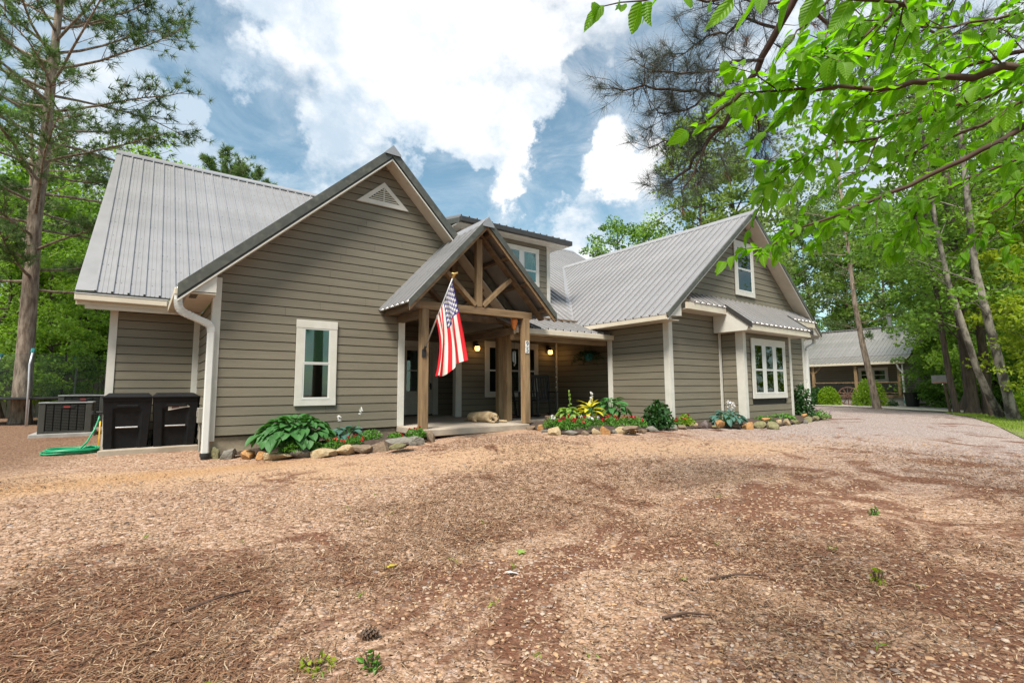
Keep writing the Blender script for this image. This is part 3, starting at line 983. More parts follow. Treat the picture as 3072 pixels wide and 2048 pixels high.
MB().box(11.24, 14.42, 5.91, 6.73, zH(5.82)-0.152, zH(5.82)-0.14).build('soffit', M['soffit'], house)
for x in (11.205, 14.40):
    MB().prism([(x, 6.735, zH(6.76)-0.08), (x, 6.735, zH(5.82)-0.15), (x, 5.90, zH(5.82)-0.155), (x, 5.86, zH(5.82)-0.05)], (0.035, 0, 0)).build('pent_end', M['trim'], house)
    MB().prism([(x-0.02, 6.40, zH(6.40)+0.06), (x-0.02, 5.78, zH(5.78)+0.055), (x-0.02, 5.78, zH(5.78)-0.075), (x-0.02, 6.40, zH(6.40)-0.075)], (0.05, 0, 0)).build('rake_trim', M['darkmetal'], house)

# I. dormer: low shed roof running back into the main slope
WI = Vector((0, 4.4, 0.84))
roof((6.05, 10.15, 4.225), (1, 0, 0), WI, 3.66, lambda u: 0.0, lambda u: WI.length, thick=0.05)
MB().box(6.03, 9.73, 10.09, 10.19, 4.085, 4.215).build('gutter', M['darkmetal'], house, bevel=0.012)
sf = MB().box(6.05, 9.70, 10.2, 10.57, 4.075, 4.09).build('soffit', M['trim'], house)
for k in range(9):
    MB().box(6.7+k*0.32, 6.86+k*0.32, 10.32, 10.38, 4.072, 4.0745).build('soffit_vent', M['soffit'], sf)
for x in (6.04, 9.68):
    MB().prism([(x, 10.2, 4.075), (x, 10.2, 4.20), (x, 13.9, 4.91), (x, 13.9, 4.72)], (0.03, 0, 0)).build('rake_trim', M['raketrim'], house)
MB().box(6.07, 6.36, 10.58, 13.5, 4.076, 4.10).build('soffit', M['trim'], house)
MB().box(9.28, 9.67, 10.58, 13.5, 4.076, 4.10).build('soffit', M['trim'], house)

# ---- rakes of the two big gables
def rake(apex, low, y, yin, ywall, band=0.17, rec=0.045, strip=0.03):
    """apex, low: (x,z) of the top edge. trim band, shadowed recess, white strip, soffit behind"""
    (ax, az), (lx, lz) = apex, low
    def quad(y0, t0, t1, d):
        return MB().prism([(ax, y0, az-t0), (lx, y0, lz-t0), (lx, y0, lz-t1), (ax, y0, az-t1)], (0, d, 0))
    quad(y, -0.03, band, 0.02).build('rake_trim', M['raketrim'], house)
    quad(y+0.021, band-0.02, band+rec+0.005, 0.02).build('rake_trim', M['darkmetal'], house)  # recess in darker metal, its shade put into the colour
    quad(y+0.012, band+rec, band+rec+strip, 0.03).build('rake_strip', M['trim'], house)
    t = band+rec+strip-0.012
    MB().prism([(ax, y+0.043, az-t), (lx, y+0.043, lz-t), (lx, ywall-0.001, lz-t), (ax, ywall-0.001, az-t)], (0, 0, 0.008)).build('soffit', M['soffit'], house)
    # little folded cap piece at the peak
rake((3.77, 4.76), (0.385, 1.605), 8.93, 8.98, 9.3)
rake((3.77, 4.76), (6.95, 1.55), 8.93, 8.98, 9.3)
rake((12.83, 4.66), (8.96, 1.61), 6.40, 6.44, 6.77, .085, .022, .022)
rake((12.83, 4.66), (16.56, 1.612), 6.40, 6.44, 6.77, .085, .022, .022)
# eave returns
MB().prism([(0.47, 8.985, 1.535), (0.895, 8.985, 1.55), (0.895, 8.985, 1.86), (0.88, 8.985, 1.85)], (0, 0.28, 0)).build('eave_return', M['trim'], house)
MB().prism([(9.005, 6.455, 1.565), (9.50, 6.455, 1.60), (9.50, 6.455, 1.905)], (0, 0.27, 0)).build('eave_return', M['trim'], house)
MB().prism([(16.1, 6.455, 1.60), (16.52, 6.455, 1.56), (16.1, 6.455, 1.90)], (0, 0.28, 0)).build('eave_return', M['trim'], house)
s2 = MB().box(0.47, 0.895, 8.99, 11.50, 1.515, 1.53).build('soffit', M['soffit'], house)
for k in range(5):
    MB().box(0.56, 0.66, 9.10+k*0.085, 9.155+k*0.085, 1.512, 1.5145).build('soffit_vent', M['wallback'], s2)
MB().box(0.345, 0.458, 8.975, 11.10, 1.465, 1.575).build('gutter', M['fascia'], house, bevel=0.012)
# main eave, left
MB().box(-0.965, 0.33, 11.07, 11.16, 1.565, 1.675).build('gutter', M['fascia'], house, bevel=0.012)
MB().box(-0.955, 0.33, 11.135, 11.16, 1.66, 1.732).build('eave_shade_strip', M['darkmetal'], house)  # dark strip standing in for the shaded gap under the panels
MB().box(-0.965, 0.34, 11.062, 11.134, 1.676, 1.688).build('gutter_lip', M['vinyl'], house)
MB().box(-0.95, 0.46, 11.17, 11.195, 1.50, 1.70).build('fascia', M['fascia'], house)
MB().box(-0.80, 0.88, 11.20, 11.52, 1.50, 1.52).build('soffit', M['soffit'], house)
MB().box(-0.83, 0.87, 11.18, 11.215, 1.44, 1.498).build('frieze_board', M['fascia'], house)
# right wing left eave and right eave
MB().box(8.94, 8.99, 6.47, 9.35, 1.49, 1.575).build('fascia', M['fascia'], house)
MB().box(8.99, 9.42, 6.47, 9.3, 1.485, 1.50).build('soffit', M['soffit'], house)
MB().box(16.48, 16.60, 6.43, 13.0, 1.48, 1.59).build('gutter', M['vinyl'], house, bevel=0.012)
MB().box(16.11, 16.48, 6.74, 13.0, 1.48, 1.50).build('soffit', M['soffit'], house)

# ---- downspouts
def downspout(name, pts, w, d, parent=None, m='vinyl'):
    mb = MB()
    P = [Vector(p) for p in pts]
    for a, b in zip(P[:-1], P[1:]):
        mb.bar(a, b, w, d, up=(0, -1, 0))
    o = mb.build(name, M[m], parent or house, bevel=0.008)
    return o
def spout_pts(p0, elbows):
    return [p0]+elbows
# left: gutter outlet, swan neck, long run, buried black drain
mb = MB()
path = [(0.402, 9.02, 1.50), (0.402, 9.02, 1.40), (0.405, 9.02, 1.33), (0.425, 9.03, 1.26), (0.47, 9.05, 1.215), (0.60, 9.12, 1.165), (0.76, 9.19, 1.105), (0.83, 9.215, 1.075), (0.865, 9.225, 1.02), (0.872, 9.225, 0.95), (0.872, 9.225, -0.96)]
ds = None
V = [Vector(p) for p in path]
mb = MB()
ring = []
for i, p in enumerate(V):
    d = (V[min(i+1, len(V)-1)]-V[max(i-1, 0)]).normalized()
    bx = Vector((0, -1, 0)); bx = (bx-d*bx.dot(d)).normalized(); ax_ = d.cross(bx)
    ring.append([p+ax_*(sx*0.052)+bx*(sy*0.038) for sx, sy in ((-1, -.7), (-.7, -1), (.7, -1), (1, -.7), (1, .7), (.7, 1), (-.7, 1), (-1, .7))])
Vv = [v for r_ in ring for v in r_]
Ff = [(i*8+k, i*8+(k+1) % 8, (i+1)*8+(k+1) % 8, (i+1)*8+k) for i in range(len(V)-1) for k in range(8)]
ds = obj('downspout', Vv, Ff, M['vinyl'], house)
fl = MB()
for i in list(range(1, 5))+list(range(6, 9)):
    for t in (0.15, 0.5, 0.85):
        p = V[i].lerp(V[i+1], t); d = (V[i+1]-V[i]).normalized()
        fl.bar(p-d*0.006, p+d*0.006, 0.112, 0.084, up=(0, -1, 0))
fl.build('elbow_pleat', M['vinyl'], ds)
MB().lathe([(0.052, 0.0), (0.058, 0.10), (0.070, 0.11), (0.070, 0.16), (0.058, 0.165)], (0.874, 9.22, -1.12), 14).build('drain_adapter', M['blackmetal'], ds)
# right: short elbow then down beside the corner
path = [(16.52, 6.62, 1.49), (16.52, 6.62, 1.36), (16.46, 6.64, 1.30), (16.22, 6.70, 1.20), (16.165, 6.71, 1.14), (16.165, 6.71, -0.80)]
mb = MB()
for a, b in zip(path[:-1], path[1:]): mb.bar(a, b, 0.10, 0.075, up=(0, -1, 0))
mb.build('downspout', M['vinyl'], house, bevel=0.008)

# ------------------------------------------------------------------ timber porch gable
ZS = -0.695
slab = MB().box(4.10, 6.42, 8.0, 9.32, ZS-0.12, ZS).build('porch_slab', M['concrete'], house, bevel=0.012)
MB().box(4.25, 10.10, 8.92, 12.66, ZS-0.2, ZS-0.004).build('porch_slab', M['concrete'], house, bevel=0.012)
MB().box(6.40, 10.1, 8.925, 12.0, -1.2, ZS-0.19).build('foundation', M['foundation'], house)
P6 = 0.145
def post(x, y, z1):
    return MB().box(x-P6/2, x+P6/2, y-P6/2, y+P6/2, ZS, z1).build('porch_post', M['timber'], house, bevel=0.01)
post(4.14, 8.25, 1.492)
post(6.49, 8.22, 1.492)
post(6.72, 9.17, 1.55)
post(6.93, 9.78, 1.45)
RA_ = (5.32, 3.315)
EL, ER = (3.70, 1.555), (7.06, 1.60)
def slope_z(x):
    return RA_[1]-(RA_[0]-x)*(RA_[1]-EL[1])/(RA_[0]-EL[0]) if x < RA_[0] else RA_[1]-(x-RA_[0])*(RA_[1]-ER[1])/(ER[0]-RA_[0])
truss = None
def truss_at(y, m='timber', king=True):
    t = MB().bar((3.98, y, 1.565), (6.66, y, 1.565), 0.09, 0.145).build('truss', M['timberx' if m == 'timber' else 'timberold'], house, bevel=0.008)
    if king:
        MB().box(5.32-0.068, 5.32+0.068, y-0.05, y+0.05, 1.638, 3.02).build('king_post', M[m], t, bevel=0.008)
        MB().bar((5.23, y, 1.66), (4.58, y, slope_z(4.58)-0.26), 0.08, 0.13, up=(0, 1, 0)).build('strut', M[m], t, bevel=0.006)
        MB().bar((5.41, y, 1.66), (6.10, y, slope_z(6.10)-0.26), 0.08, 0.13, up=(0, 1, 0)).build('strut', M[m], t, bevel=0.006)
    for (x, z) in (EL, ER):
        s = 1 if x > 5.3 else -1
        xa = x-s*0.10
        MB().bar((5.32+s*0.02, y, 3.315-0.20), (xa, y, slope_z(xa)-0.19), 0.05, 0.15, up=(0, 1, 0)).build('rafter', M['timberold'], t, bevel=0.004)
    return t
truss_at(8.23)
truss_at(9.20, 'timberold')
# purlins and eave beams
for x in (3.86, 4.35, 4.84, 5.20, 5.46, 5.88, 6.37, 6.88):
    z = slope_z(x)-0.085
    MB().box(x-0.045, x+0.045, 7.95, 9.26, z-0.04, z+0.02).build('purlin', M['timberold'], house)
MB().box(4.07, 4.21, 8.33, 9.27, 1.35, 1.488).build('beam', M['timberold'], house, bevel=0.006)
MB().box(6.44, 6.55, 8.30, 11.28, 1.20, 1.35).build('beam', M['timberold'], house, bevel=0.006)
MB().box(3.80, 3.90, 7.93, 9.26, 1.46, 1.56).build('beam', M['timberold'], house)
WP = Vector((RA_[0]-EL[0], 0, RA_[1]-EL[1])); WPR = Vector((RA_[0]-ER[0], 0, RA_[1]-ER[1]))
roof((EL[0], 9.29, EL[1]), (0, -1, 0), WP, 1.37, lambda u: 0.0, lambda u: WP.length)
roof((ER[0], 7.92, ER[1]), (0, 1, 0), WPR, 2.2, lambda u: 0.0, lambda u: WPR.length)
cap((5.32, 7.845, 3.335), (5.32, 9.29, 3.335), (1, 0, 0), 0.16, 0.13)
for (x, z) in (EL, ER):
    s = 1 if x > 5.3 else -1
    MB().prism([(5.32, 7.87, 3.375), (x+s*0.03, 7.87, z+0.02), (x+s*0.03, 7.87, z-0.115), (5.32, 7.87, 3.215)], (0, 0.03, 0)).build('rake_trim', M['raketrim'], house)
    MB().prism([(5.32, 7.903, 3.225), (x, 7.903, z-0.08), (x, 7.903, z-0.165), (5.32, 7.903, 3.145)], (0, 0.038, 0)).build('barge_board', M['timberx'], house)
# porch ceiling
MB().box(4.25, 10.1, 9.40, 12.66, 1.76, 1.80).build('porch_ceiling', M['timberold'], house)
MB().box(4.22, 4.24, 9.35, 12.66, ZS, 1.76).build('wall', M['siding'], house)

# pad for the bins
PADZ = -0.955
tag(MB().add([(-0.50, 10.64, PADZ), (0.905, 10.66, PADZ), (0.905, 11.54, PADZ), (-0.30, 11.54, PADZ), (-0.50, 10.64, PADZ-.2), (0.905, 10.66, PADZ-.2), (0.905, 11.54, PADZ-.2), (-0.30, 11.54, PADZ-.2)],
             [(0, 1, 2, 3), (7, 6, 5, 4), (4, 5, 1, 0), (5, 6, 2, 1), (6, 7, 3, 2), (7, 4, 0, 3)]).build('concrete_pad', M['concrete'], None, bevel=0.012), kind='structure')

# ------------------------------------------------------------------ wheeled bins
mat('binplastic', (0.010, 0.010, 0.011), (0.006, 0.006, 0.007), rough=0.6, scale=12, bump=0.15, bscale=90, spec=0.2)
mat('steelbar', (0.55, 0.55, 0.55), rough=0.35, metal=0.6)
mat('stickerwhite', (0.62, 0.58, 0.52), rough=0.5)
mat('stickerbrown', (0.20, 0.075, 0.05), rough=0.5)
mat('stickergreen', (0.16, 0.20, 0.10), rough=0.5)

def wheelie_bin(x, y, w, label, sticker=False):
    t = thing('wheeled_bin', label, 'trash bin', (x, y, PADZ), 'black bins against the house')
    zb, zt = PADZ, PADZ+0.855
    hb, ht = w*0.44, w*0.5
    yf, yb = y, y+0.46                      # front foot and back at the base
    ytf, ytb = y-0.10, y+0.56
    def sec(f):
        z = zb+(zt-zb)*f
        h = hb+(ht-hb)*f
        return z, h, yf+(ytf-yf)*f, yb+(ytb-yb)*f
    # body: front face carries a recessed middle bay, feet flare below
    V, F = [], []
    cols = [-1, -0.62, -0.50, 0.50, 0.62, 1]
    fr = [0, 0.04, 0.36, 0.40, 0.72, 0.80, 0.93, 0.935, 1.0]
    for f in fr:
        z, h, a, b = sec(f)
        for c in cols:
            rec = 0.05 if (abs(c) <= 0.5 and f < 0.37) else (0.028 if abs(c) <= 0.5 and f < 0.73 else 0.0)
            if f >= 0.93: rec = -0.012 if f > 0.93 else 0.0
            V.append((x+h*c, a+rec, z))
        for c in (1, 0.3, -0.3, -1):
            V.append((x+h*c, b, z))
    n = len(cols)+4
    for i in range(len(fr)-1):
        for k in range(n):
            F.append((i*n+k, i*n+(k+1) % n, (i+1)*n+(k+1) % n, (i+1)*n+k))
    F.append(tuple(range(n-1, -1, -1)))
    obj('body', V, F, M['binplastic'], t).modifiers.new('bevel', 'BEVEL').width = 0.008
    # lid, slightly domed with a raised panel
    z, h, a, b = sec(1.0)
    lid = MB()
    lid.prism([(x-h-0.02, a-0.03, z), (x+h+0.02, a-0.03, z), (x+h+0.02, b, z), (x-h-0.02, b, z)], (0, 0, 0.028))
    lid.add([(x-h, a-0.012, z+0.028), (x+h, a-0.012, z+0.028), (x+h, b-0.01, z+0.028), (x-h, b-0.01, z+0.028), (x-h*.8, a+0.06, z+0.075), (x+h*.8, a+0.06, z+0.075), (x+h*.85, b-0.05, z+0.085), (x-h*.85, b-0.05, z+0.085)],
            [(4, 5, 6, 7), (0, 1, 5, 4), (1, 2, 6, 5), (2, 3, 7, 6), (3, 0, 4, 7)])
    lid.build('lid', M['binplastic'], t, bevel=0.008)
    MB().tube([(x-h*.8, b+0.05, z+0.02), (x+h*.8, b+0.05, z+0.02)], 0.016).bar((x-h*.8, b-0.02, z-0.01), (x-h*.8, b+0.05, z+0.02), 0.03, 0.03).bar((x+h*.8, b-0.02, z-0.01), (x+h*.8, b+0.05, z+0.02), 0.03, 0.03).build('handle', M['binplastic'], t)
    z3, h3, a3, _ = sec(0.42)
    MB().tube([(x-h3*.48, a3+0.012, z3), (x+h3*.48, a3+0.012, z3)], 0.013, 8).build('lift_bar', M['steelbar'], t)
    z4, h4, a4, _ = sec(0.84)
    MB().box(x-h4*.45, x+h4*.45, a4-0.018, a4+0.02, z4-0.022, z4+0.022).build('catch_ridge', M['binplastic'], t, bevel=0.008)
    for s in (-1, 1):
        wh = MB()
        prof = [(0.03, -0.025), (0.095, -0.025), (0.10, -0.012), (0.10, 0.012), (0.095, 0.025), (0.03, 0.025)]
        wh.lathe(prof, (0, 0, 0), 16)
        wh.V = [(x+s*(hb+0.0)+v[2], yb+0.01+v[0], zb+0.10+v[1]) for v in wh.V]
        wh.build('wheel', M['blackmetal'], t)
    if sticker:
        z5, h5, a5, _ = sec(0.79)
        st = obj('sticker', [(x-h5*.36, a5-0.004, z5+0.05), (x-h5*.36, a5-0.002, z5-0.045), (x+h5*.62, a5-0.002, z5+0.012), (x+h5*.62, a5-0.004, z5+0.055)], [(0, 1, 2, 3)], M['stickerwhite'], t)
        obj('print', [(x-h5*.20, a5-0.007, z5+0.042), (x-h5*.20, a5-0.005, z5-0.018), (x+h5*.14, a5-0.005, z5+0.004), (x+h5*.14, a5-0.007, z5+0.046)], [(0, 1, 2, 3)], M['stickerbrown'], st)
        pr = MB()
        for k in range(4):
            u0 = x+h5*(0.19+0.1*k)
            pr.add([(u0, a5-0.007, z5+0.045), (u0, a5-0.005, z5+0.015+0.003*k), (u0+h5*.065, a5-0.005, z5+0.018+0.003*k), (u0+h5*.065, a5-0.007, z5+0.046)], [(0, 1, 2, 3)])
        tag(pr.build('print', M['stickergreen'], st), kind='stuff')
    return t
wheelie_bin(-0.140, 10.84, 0.67, 'black wheeled trash bin nearer the air conditioner, without a sticker')
wheelie_bin(0.545, 10.82, 0.67, 'black wheeled trash bin with a torn white sticker, beside the downspout', True)

# ------------------------------------------------------------------ air conditioners
mat('acgrey', (0.050, 0.050, 0.042), (0.038, 0.038, 0.032), rough=0.5, scale=4)
mat('acdark', (0.008, 0.008, 0.008), rough=0.6)
mat('actop', (0.20, 0.21, 0.21), rough=0.45)
mat('badgered', (0.45, 0.03, 0.03), rough=0.4)
mat('padgrey', (0.34, 0.33, 0.31), (0.26, 0.25, 0.23), rough=0.9, scale=5, bump=0.1)

def air_con(x, y, w, h, label):
    g = g1(x, y)+0.06
    t = thing('air_conditioner', label, 'air conditioner', (x, y, g), 'outdoor air conditioning units')
    MB().box(x-w/2-.12, x+w/2+.06, y-w/2-.08, y+w/2+.08, g-0.12, g).build('pad', M['padgrey'], t, bevel=0.01)
    body = MB()
    body.box(x-w/2+.05, x+w/2-.05, y-w/2+.05, y+w/2-.05, g+.01, g+h-.04)
    body.build('coil', M['acdark'], t)
    c = MB()
    for sx in (-1, 1):
        for sy in (-1, 1):
            cx, cy = x+sx*(w/2-.055), y+sy*(w/2-.055)
            MB().box(cx-.055, cx+.055, cy-.055, cy+.055, g, g+h-.035).build('corner_panel', M['acgrey'], t, bevel=0.012)
    MB().box(x-w/2-.012, x+w/2+.012, y-w/2-.012, y+w/2+.012, g+h-.034, g+h).build('top_rim', M['actop'], t, bevel=0.015)
    MB().lathe([(w*.36, 0), (w*.38, .012), (w*.2, .03), (0.03, .034)], (x, y, g+h), 20).build('fan_guard', M['acdark'], t)
    MB().box(x-w/2+.01, x+w/2-.01, y-w/2+.005, y+w/2-.005, g, g+.05).build('base_pan', M['acgrey'], t)
    nl = 17
    lou = MB()
    for k in range(nl):
        z = g+.07+(h-.14)*k/(nl-1)
        for (x0, x1) in [(x-w/2+.112+i*(w-.224)/5+.012, x-w/2+.112+(i+1)*(w-.224)/5-.012) for i in range(5)]:
            lou.box(x0, x1, y-w/2+.006, y-w/2+.028, z-.008, z+.005)
        lou.box(x+w/2-.028, x+w/2-.006, y-w/2+.115, y+w/2-.115, z-.006, z+.003)
    tag(lou.build('louvre', M['acgrey'], t), kind='stuff')
    b = MB().box(x-w*.08, x+w*.16, y-w/2-.006, y-w/2+.01, g+h-.125, g+h-.085).build('badge', M['acdark'], t, bevel=0.003)
    MB().box(x-w*.045, x+w*.075, y-w/2-.009, y-w/2-.0065, g+h-.117, g+h-.093).build('badge_mark', M['badgered'], b)
air_con(-1.235, 14.75, 0.86, 0.66, 'dark grey louvred air conditioner with a red badge, in front')
air_con(-1.08, 16.2, 0.86, 0.78, 'second dark air conditioner standing behind the one with the red badge')

# utility box, spigots, hoses
mat('hosegreen', (0.012, 0.30, 0.13), rough=0.4)
mat('hoseyellow', (0.75, 0.42, 0.03), rough=0.45)
mat('hoseteal', (0.02, 0.30, 0.24), rough=0.45)
mat('boxgrey', (0.30, 0.28, 0.24), rough=0.5)
t = thing('meter_box', 'small grey utility box on the side wall behind the downspout', 'meter box', (0.87, 10.0, -0.45))
MB().box(0.80, 0.885, 9.80, 9.98, -0.52, -0.27).build('case', M['boxgrey'], t, bevel=0.01)
MB().tube([(0.85, 9.90, -0.52), (0.85, 9.90, -1.0)], 0.016).build('conduit', M['boxgrey'], t)
MB().box(0.792, 0.80, 9.84, 9.94, -0.42, -0.32).build('cover', M['boxgrey'], t, bevel=0.004)

def coil(name, cx, cy, ax, ay, z0, turns, r, matn, lead, label, cat='hose'):
    rr = random.Random(11)
    P = []
    n = 26
    for i in range(int(turns*n)):
        a = 2*math.pi*i/n
        k = 1-0.10*math.sin(i*0.13)-0.05*rr.random()*0
        wob = 0.03*math.sin(a*0.37+i*0.05)
        x, y = cx+ax*k*math.cos(a)+wob, cy+ay*k*math.sin(a)+wob*0.6
        P.append((x, y, z0(x, y)+r+0.012*(i//n)+0.006*math.sin(a*3)))
    P += lead
    o = MB().tube(P, r, 8).build(name, M[matn], None, smooth=True)
    return tag(o, label, cat)
coil('garden_hose', -0.86, 11.35, 0.34, 0.22, lambda x, y: g1(x, y), 6.2, 0.014, 'hosegreen',
     [(-0.78, 11.2, -0.98), (-0.68, 11.4, -0.86), (-0.60, 11.6, -0.66), (-0.56, 11.66, -0.50), (-0.545, 11.68, -0.42)], 'bright green garden hose coiled on the ground beside the bins')
tag(MB().tube([(-0.53, 11.66, -0.52), (-0.53, 11.62, -0.62), (-0.525, 11.60, -0.8), (-0.54, 11.58, -0.98), (-0.50, 11.56, -1.03)], 0.012, 8).build('yellow_hose', M['hoseyellow'], None, smooth=True), 'thin yellow hose hanging down the house corner behind the bins', 'hose')
t = thing('hose_tap', 'dark double hose tap on the house corner above the green hose', 'tap', (-0.5, 11.66, -0.4))
MB().tube([(-0.48, 11.70, -0.36), (-0.60, 11.68, -0.36)], 0.022).build('pipe', M['blackmetal'], t)
MB().tube([(-0.54, 11.69, -0.37), (-0.545, 11.68, -0.44)], 0.018).build('outlet', M['blackmetal'], t)
MB().tube([(-0.64, 11.68, -0.33), (-0.64, 11.68, -0.39)], 0.035, 10).build('valve_wheel', M['blackmetal'], t)

# ------------------------------------------------------------------ porch things
mat('warmglass', (0.9, 0.5, 0.15), rough=0.3)
def emit(name, c, s):
    m, t_, b, o = newmat(name)
    b.inputs['Base Color'].default_value = (*c, 1)
    b.inputs['Emission Color'].default_value = (*c, 1)
    b.inputs['Emission Strength'].default_value = s
    M[name] = m
emit('lampglow', (1.0, 0.50, 0.12), 2.6)
def lantern(x, y, z, label):
    t = thing('wall_lantern', label, 'wall light', (x, y, z), 'lit lanterns either side of the porch window')
    MB().box(x-.05, x+.05, y-.036, y-.02, z-.02, z+.20).build('backplate', M['blackmetal'], t, bevel=0.004)
    MB().tube([(x, y-.03, z+.16), (x, y-.10, z+.20), (x, y-.15, z+.15), (x, y-.15, z+.11)], 0.009).build('arm', M['blackmetal'], t)
    MB().lathe([(0.005, .13), (0.03, .115), (0.078, .062), (0.080, .055)], (x, y-.15, z), 12).build('cap', M['blackmetal'], t)
    MB().lathe([(0.060, .055), (0.068, -.01), (0.055, -.05), (0.035, -.06)], (x, y-.15, z), 12).build('glass_shade', M['lampglow'], t, smooth=True)
    fr = MB()
    for k in range(4):
        a = math.pi/4+k*math.pi/2
        fr.tube([(x+.066*math.cos(a), y-.15+.066*math.sin(a), z+.055), (x+.074*math.cos(a), y-.15+.074*math.sin(a), z-.01), (x+.042*math.cos(a), y-.15+.042*math.sin(a), z-.062)], .005, 5)
    fr.build('cage', M['blackmetal'], t)
    l = bpy.data.lights.new('lantern_light', 'POINT')
    l.energy = 0.5; l.color = (1.0, 0.55, 0.2); l.shadow_soft_size = 0.05
    lo = link(bpy.data.objects.new('lantern_light', l))
    lo.location = (x, y-.29, z-.04)
    attach(lo, t)
lantern(7.165, 11.28, 1.10, 'lit black lantern on the porch wall between the flag and the window')
lantern(9.74, 11.28, 1.10, 'lit black lantern on the porch wall to the right of post number 95')

mat('orangeclay', (0.72, 0.24, 0.05), (0.55, 0.16, 0.03), rough=0.6, scale=14, bump=0.15)
t = thing('hanging_ornament', 'orange tapered ornament hanging from the porch beam', 'ornament', (6.28, 8.32, 1.4))
MB().lathe([(0.012, -.118), (0.035, -.09), (0.055, -.02), (0.075, .05), (0.078, .085), (0.06, .112), (0.02, .12)], (6.28, 8.32, 1.375), 14).build('body', M['orangeclay'], t, smooth=True)
MB().tube([(6.28, 8.32, 1.49), (6.30, 8.30, 1.56)], 0.004, 5).build('cord', M['blackmetal'], t)

t = thing('wind_chime', 'slim silver wind chime hanging in front of the porch window', 'wind chime', (6.78, 9.0, 1.0))
MB().tube([(6.79, 9.0, 1.5), (6.79, 9.0, 0.86)], 0.004, 5).build('cord', M['blackmetal'], t)
MB().lathe([(0.005, .02), (0.04, .0), (0.045, -.01), (0.01, -.014)], (6.79, 9.0, 0.86), 10).build('cap', M['steelbar'], t)
for k in range(5):
    a = k*1.257
    MB().tube([(6.79+.032*math.cos(a), 9.0+.032*math.sin(a), .845), (6.79+.032*math.cos(a), 9.0+.032*math.sin(a), .70-.03*k)], 0.007, 6).build('chime_tube', M['steelbar'], t)
MB().tube([(6.79, 9.0, .84), (6.79, 9.0, .56)], 0.002, 4).lathe([(0.003, .03), (0.02, 0), (0.003, -.03)], (6.79, 9.0, .56), 8).build('sail', M['steelbar'], t)

def rocker(x, y, rz, label):
    t = thing('rocking_chair', label, 'chair', (0, 0, 0), 'dark chairs on the porch')
    z = ZS
    for s in (-1, 1):
        MB().tube([(s*.25, -.42, .05), (s*.25, -.2, .015), (s*.25, .1, .012), (s*.25, .42, .06)], .018, 6).build('rocker', M['blackwood'], t)
        MB().box(s*.25-.022, s*.25+.022, -.24, -.20, .02, .62).build('leg', M['blackwood'], t)
        MB().bar((s*.25, .20, .02), (s*.25, .36, 1.08), .042, .04, up=(0, 1, 0)).build('leg', M['blackwood'], t)
        MB().box(s*.25-.045, s*.25+.045, -.29, .27, .62, .645).build('arm', M['blackwood'], t, bevel=.008)
    MB().box(-.25, .25, -.26, .22, .40, .43).build('seat', M['blackwood'], t, bevel=.01)
    for k in range(6):
        xx = -.19+k*.076
        MB().bar((xx, .23, .44), (xx, .345, 1.02), .045, .014, up=(0, 1, 0)).build('slat', M['blackwood'], t)
    MB().bar((-.25, .35, 1.05), (.25, .35, 1.05), .03, .09).build('top_rail', M['blackwood'], t, bevel=.01)
    t.location = (x, y, z+.0); t.rotation_euler = (0, 0, rz)
rocker(7.75, 10.15, 0.35, 'black rocking chair on the porch, half hidden by the wooden posts')
rocker(8.55, 10.05, -0.35, 'black rocking chair on the porch, right of post number 95')

# house numbers
mat('plate', (0.75, 0.76, 0.74), rough=0.4)
mat('digit', (0.01, 0.01, 0.01), rough=0.5)
for ch, z, lab in (('9', 0.955, 'upper white number plate reading 9 on the right porch post'), ('5', 0.825, 'lower white number plate reading 5 on the right porch post')):
    t = thing('number_plate', lab, 'house number', (6.49, 8.14, z))
    MB().box(6.435, 6.530, 8.132, 8.1465, z-.062, z+.062).build('plate', M['plate'], t, bevel=.002)
    cu = bpy.data.curves.new('digit', 'FONT')
    cu.body = ch; cu.size = 0.135; cu.extrude = 0.001; cu.align_x = 'CENTER'; cu.align_y = 'CENTER'
    cu.offset = 0.0015
    cu.materials.append(M['digit'])
    tmp = link(bpy.data.objects.new('digit', cu))
    bpy.context.view_layer.update()
    dme = bpy.data.meshes.new_from_object(tmp.evaluated_get(bpy.context.evaluated_depsgraph_get()))
    bpy.data.objects.remove(tmp)
    fo = link(bpy.data.objects.new('digit', dme))
    fo.matrix_world = Matrix.Translation((6.4825, 8.1305, z)) @ Matrix.Rotation(R(90), 4, 'X')
    attach(fo, t)

# ------------------------------------------------------------------ flag on its angled pole
def cloth(name, c):
    m, t_, b, o = newmat(name)
    nd, ln = t_.nodes, t_.links
    b.inputs['Base Color'].default_value = (*c, 1)
    b.inputs['Roughness'].default_value = 0.7
    tr = nd.new('ShaderNodeBsdfTranslucent'); tr.inputs['Color'].default_value = (*c, 1)
    ms = nd.new('ShaderNodeMixShader'); ms.inputs[0].default_value = 0.3
    ln.new(b.outputs[0], ms.inputs[1]); ln.new(tr.outputs[0], ms.inputs[2]); ln.new(ms.outputs[0], o.inputs[0])
    M[name] = m
cloth('flagred', (0.72, 0.012, 0.025)); cloth('flagwhite', (0.85, 0.83, 0.76)); cloth('flagblue', (0.045, 0.035, 0.21))
mat('alu', (0.66, 0.66, 0.66), rough=0.35, metal=0.5)
mat('brass', (0.72, 0.46, 0.15), rough=0.35, metal=0.5)
p0, p1 = Vector((4.11, 8.165, 0.726)), Vector((4.139, 7.2, 1.875))
t = thing('flagpole', 'slim angled aluminium flagpole on the left porch post', 'flagpole', tuple(p0))
MB().tube([p0, p1], 0.0125, 10).build('pole', M['alu'], t, smooth=True)
MB().tube([p0.lerp(p1, .48), p0.lerp(p1, .50)], 0.018, 10).build('joint_ring', M['alu'], t)
dpl = (p1-p0).normalized()
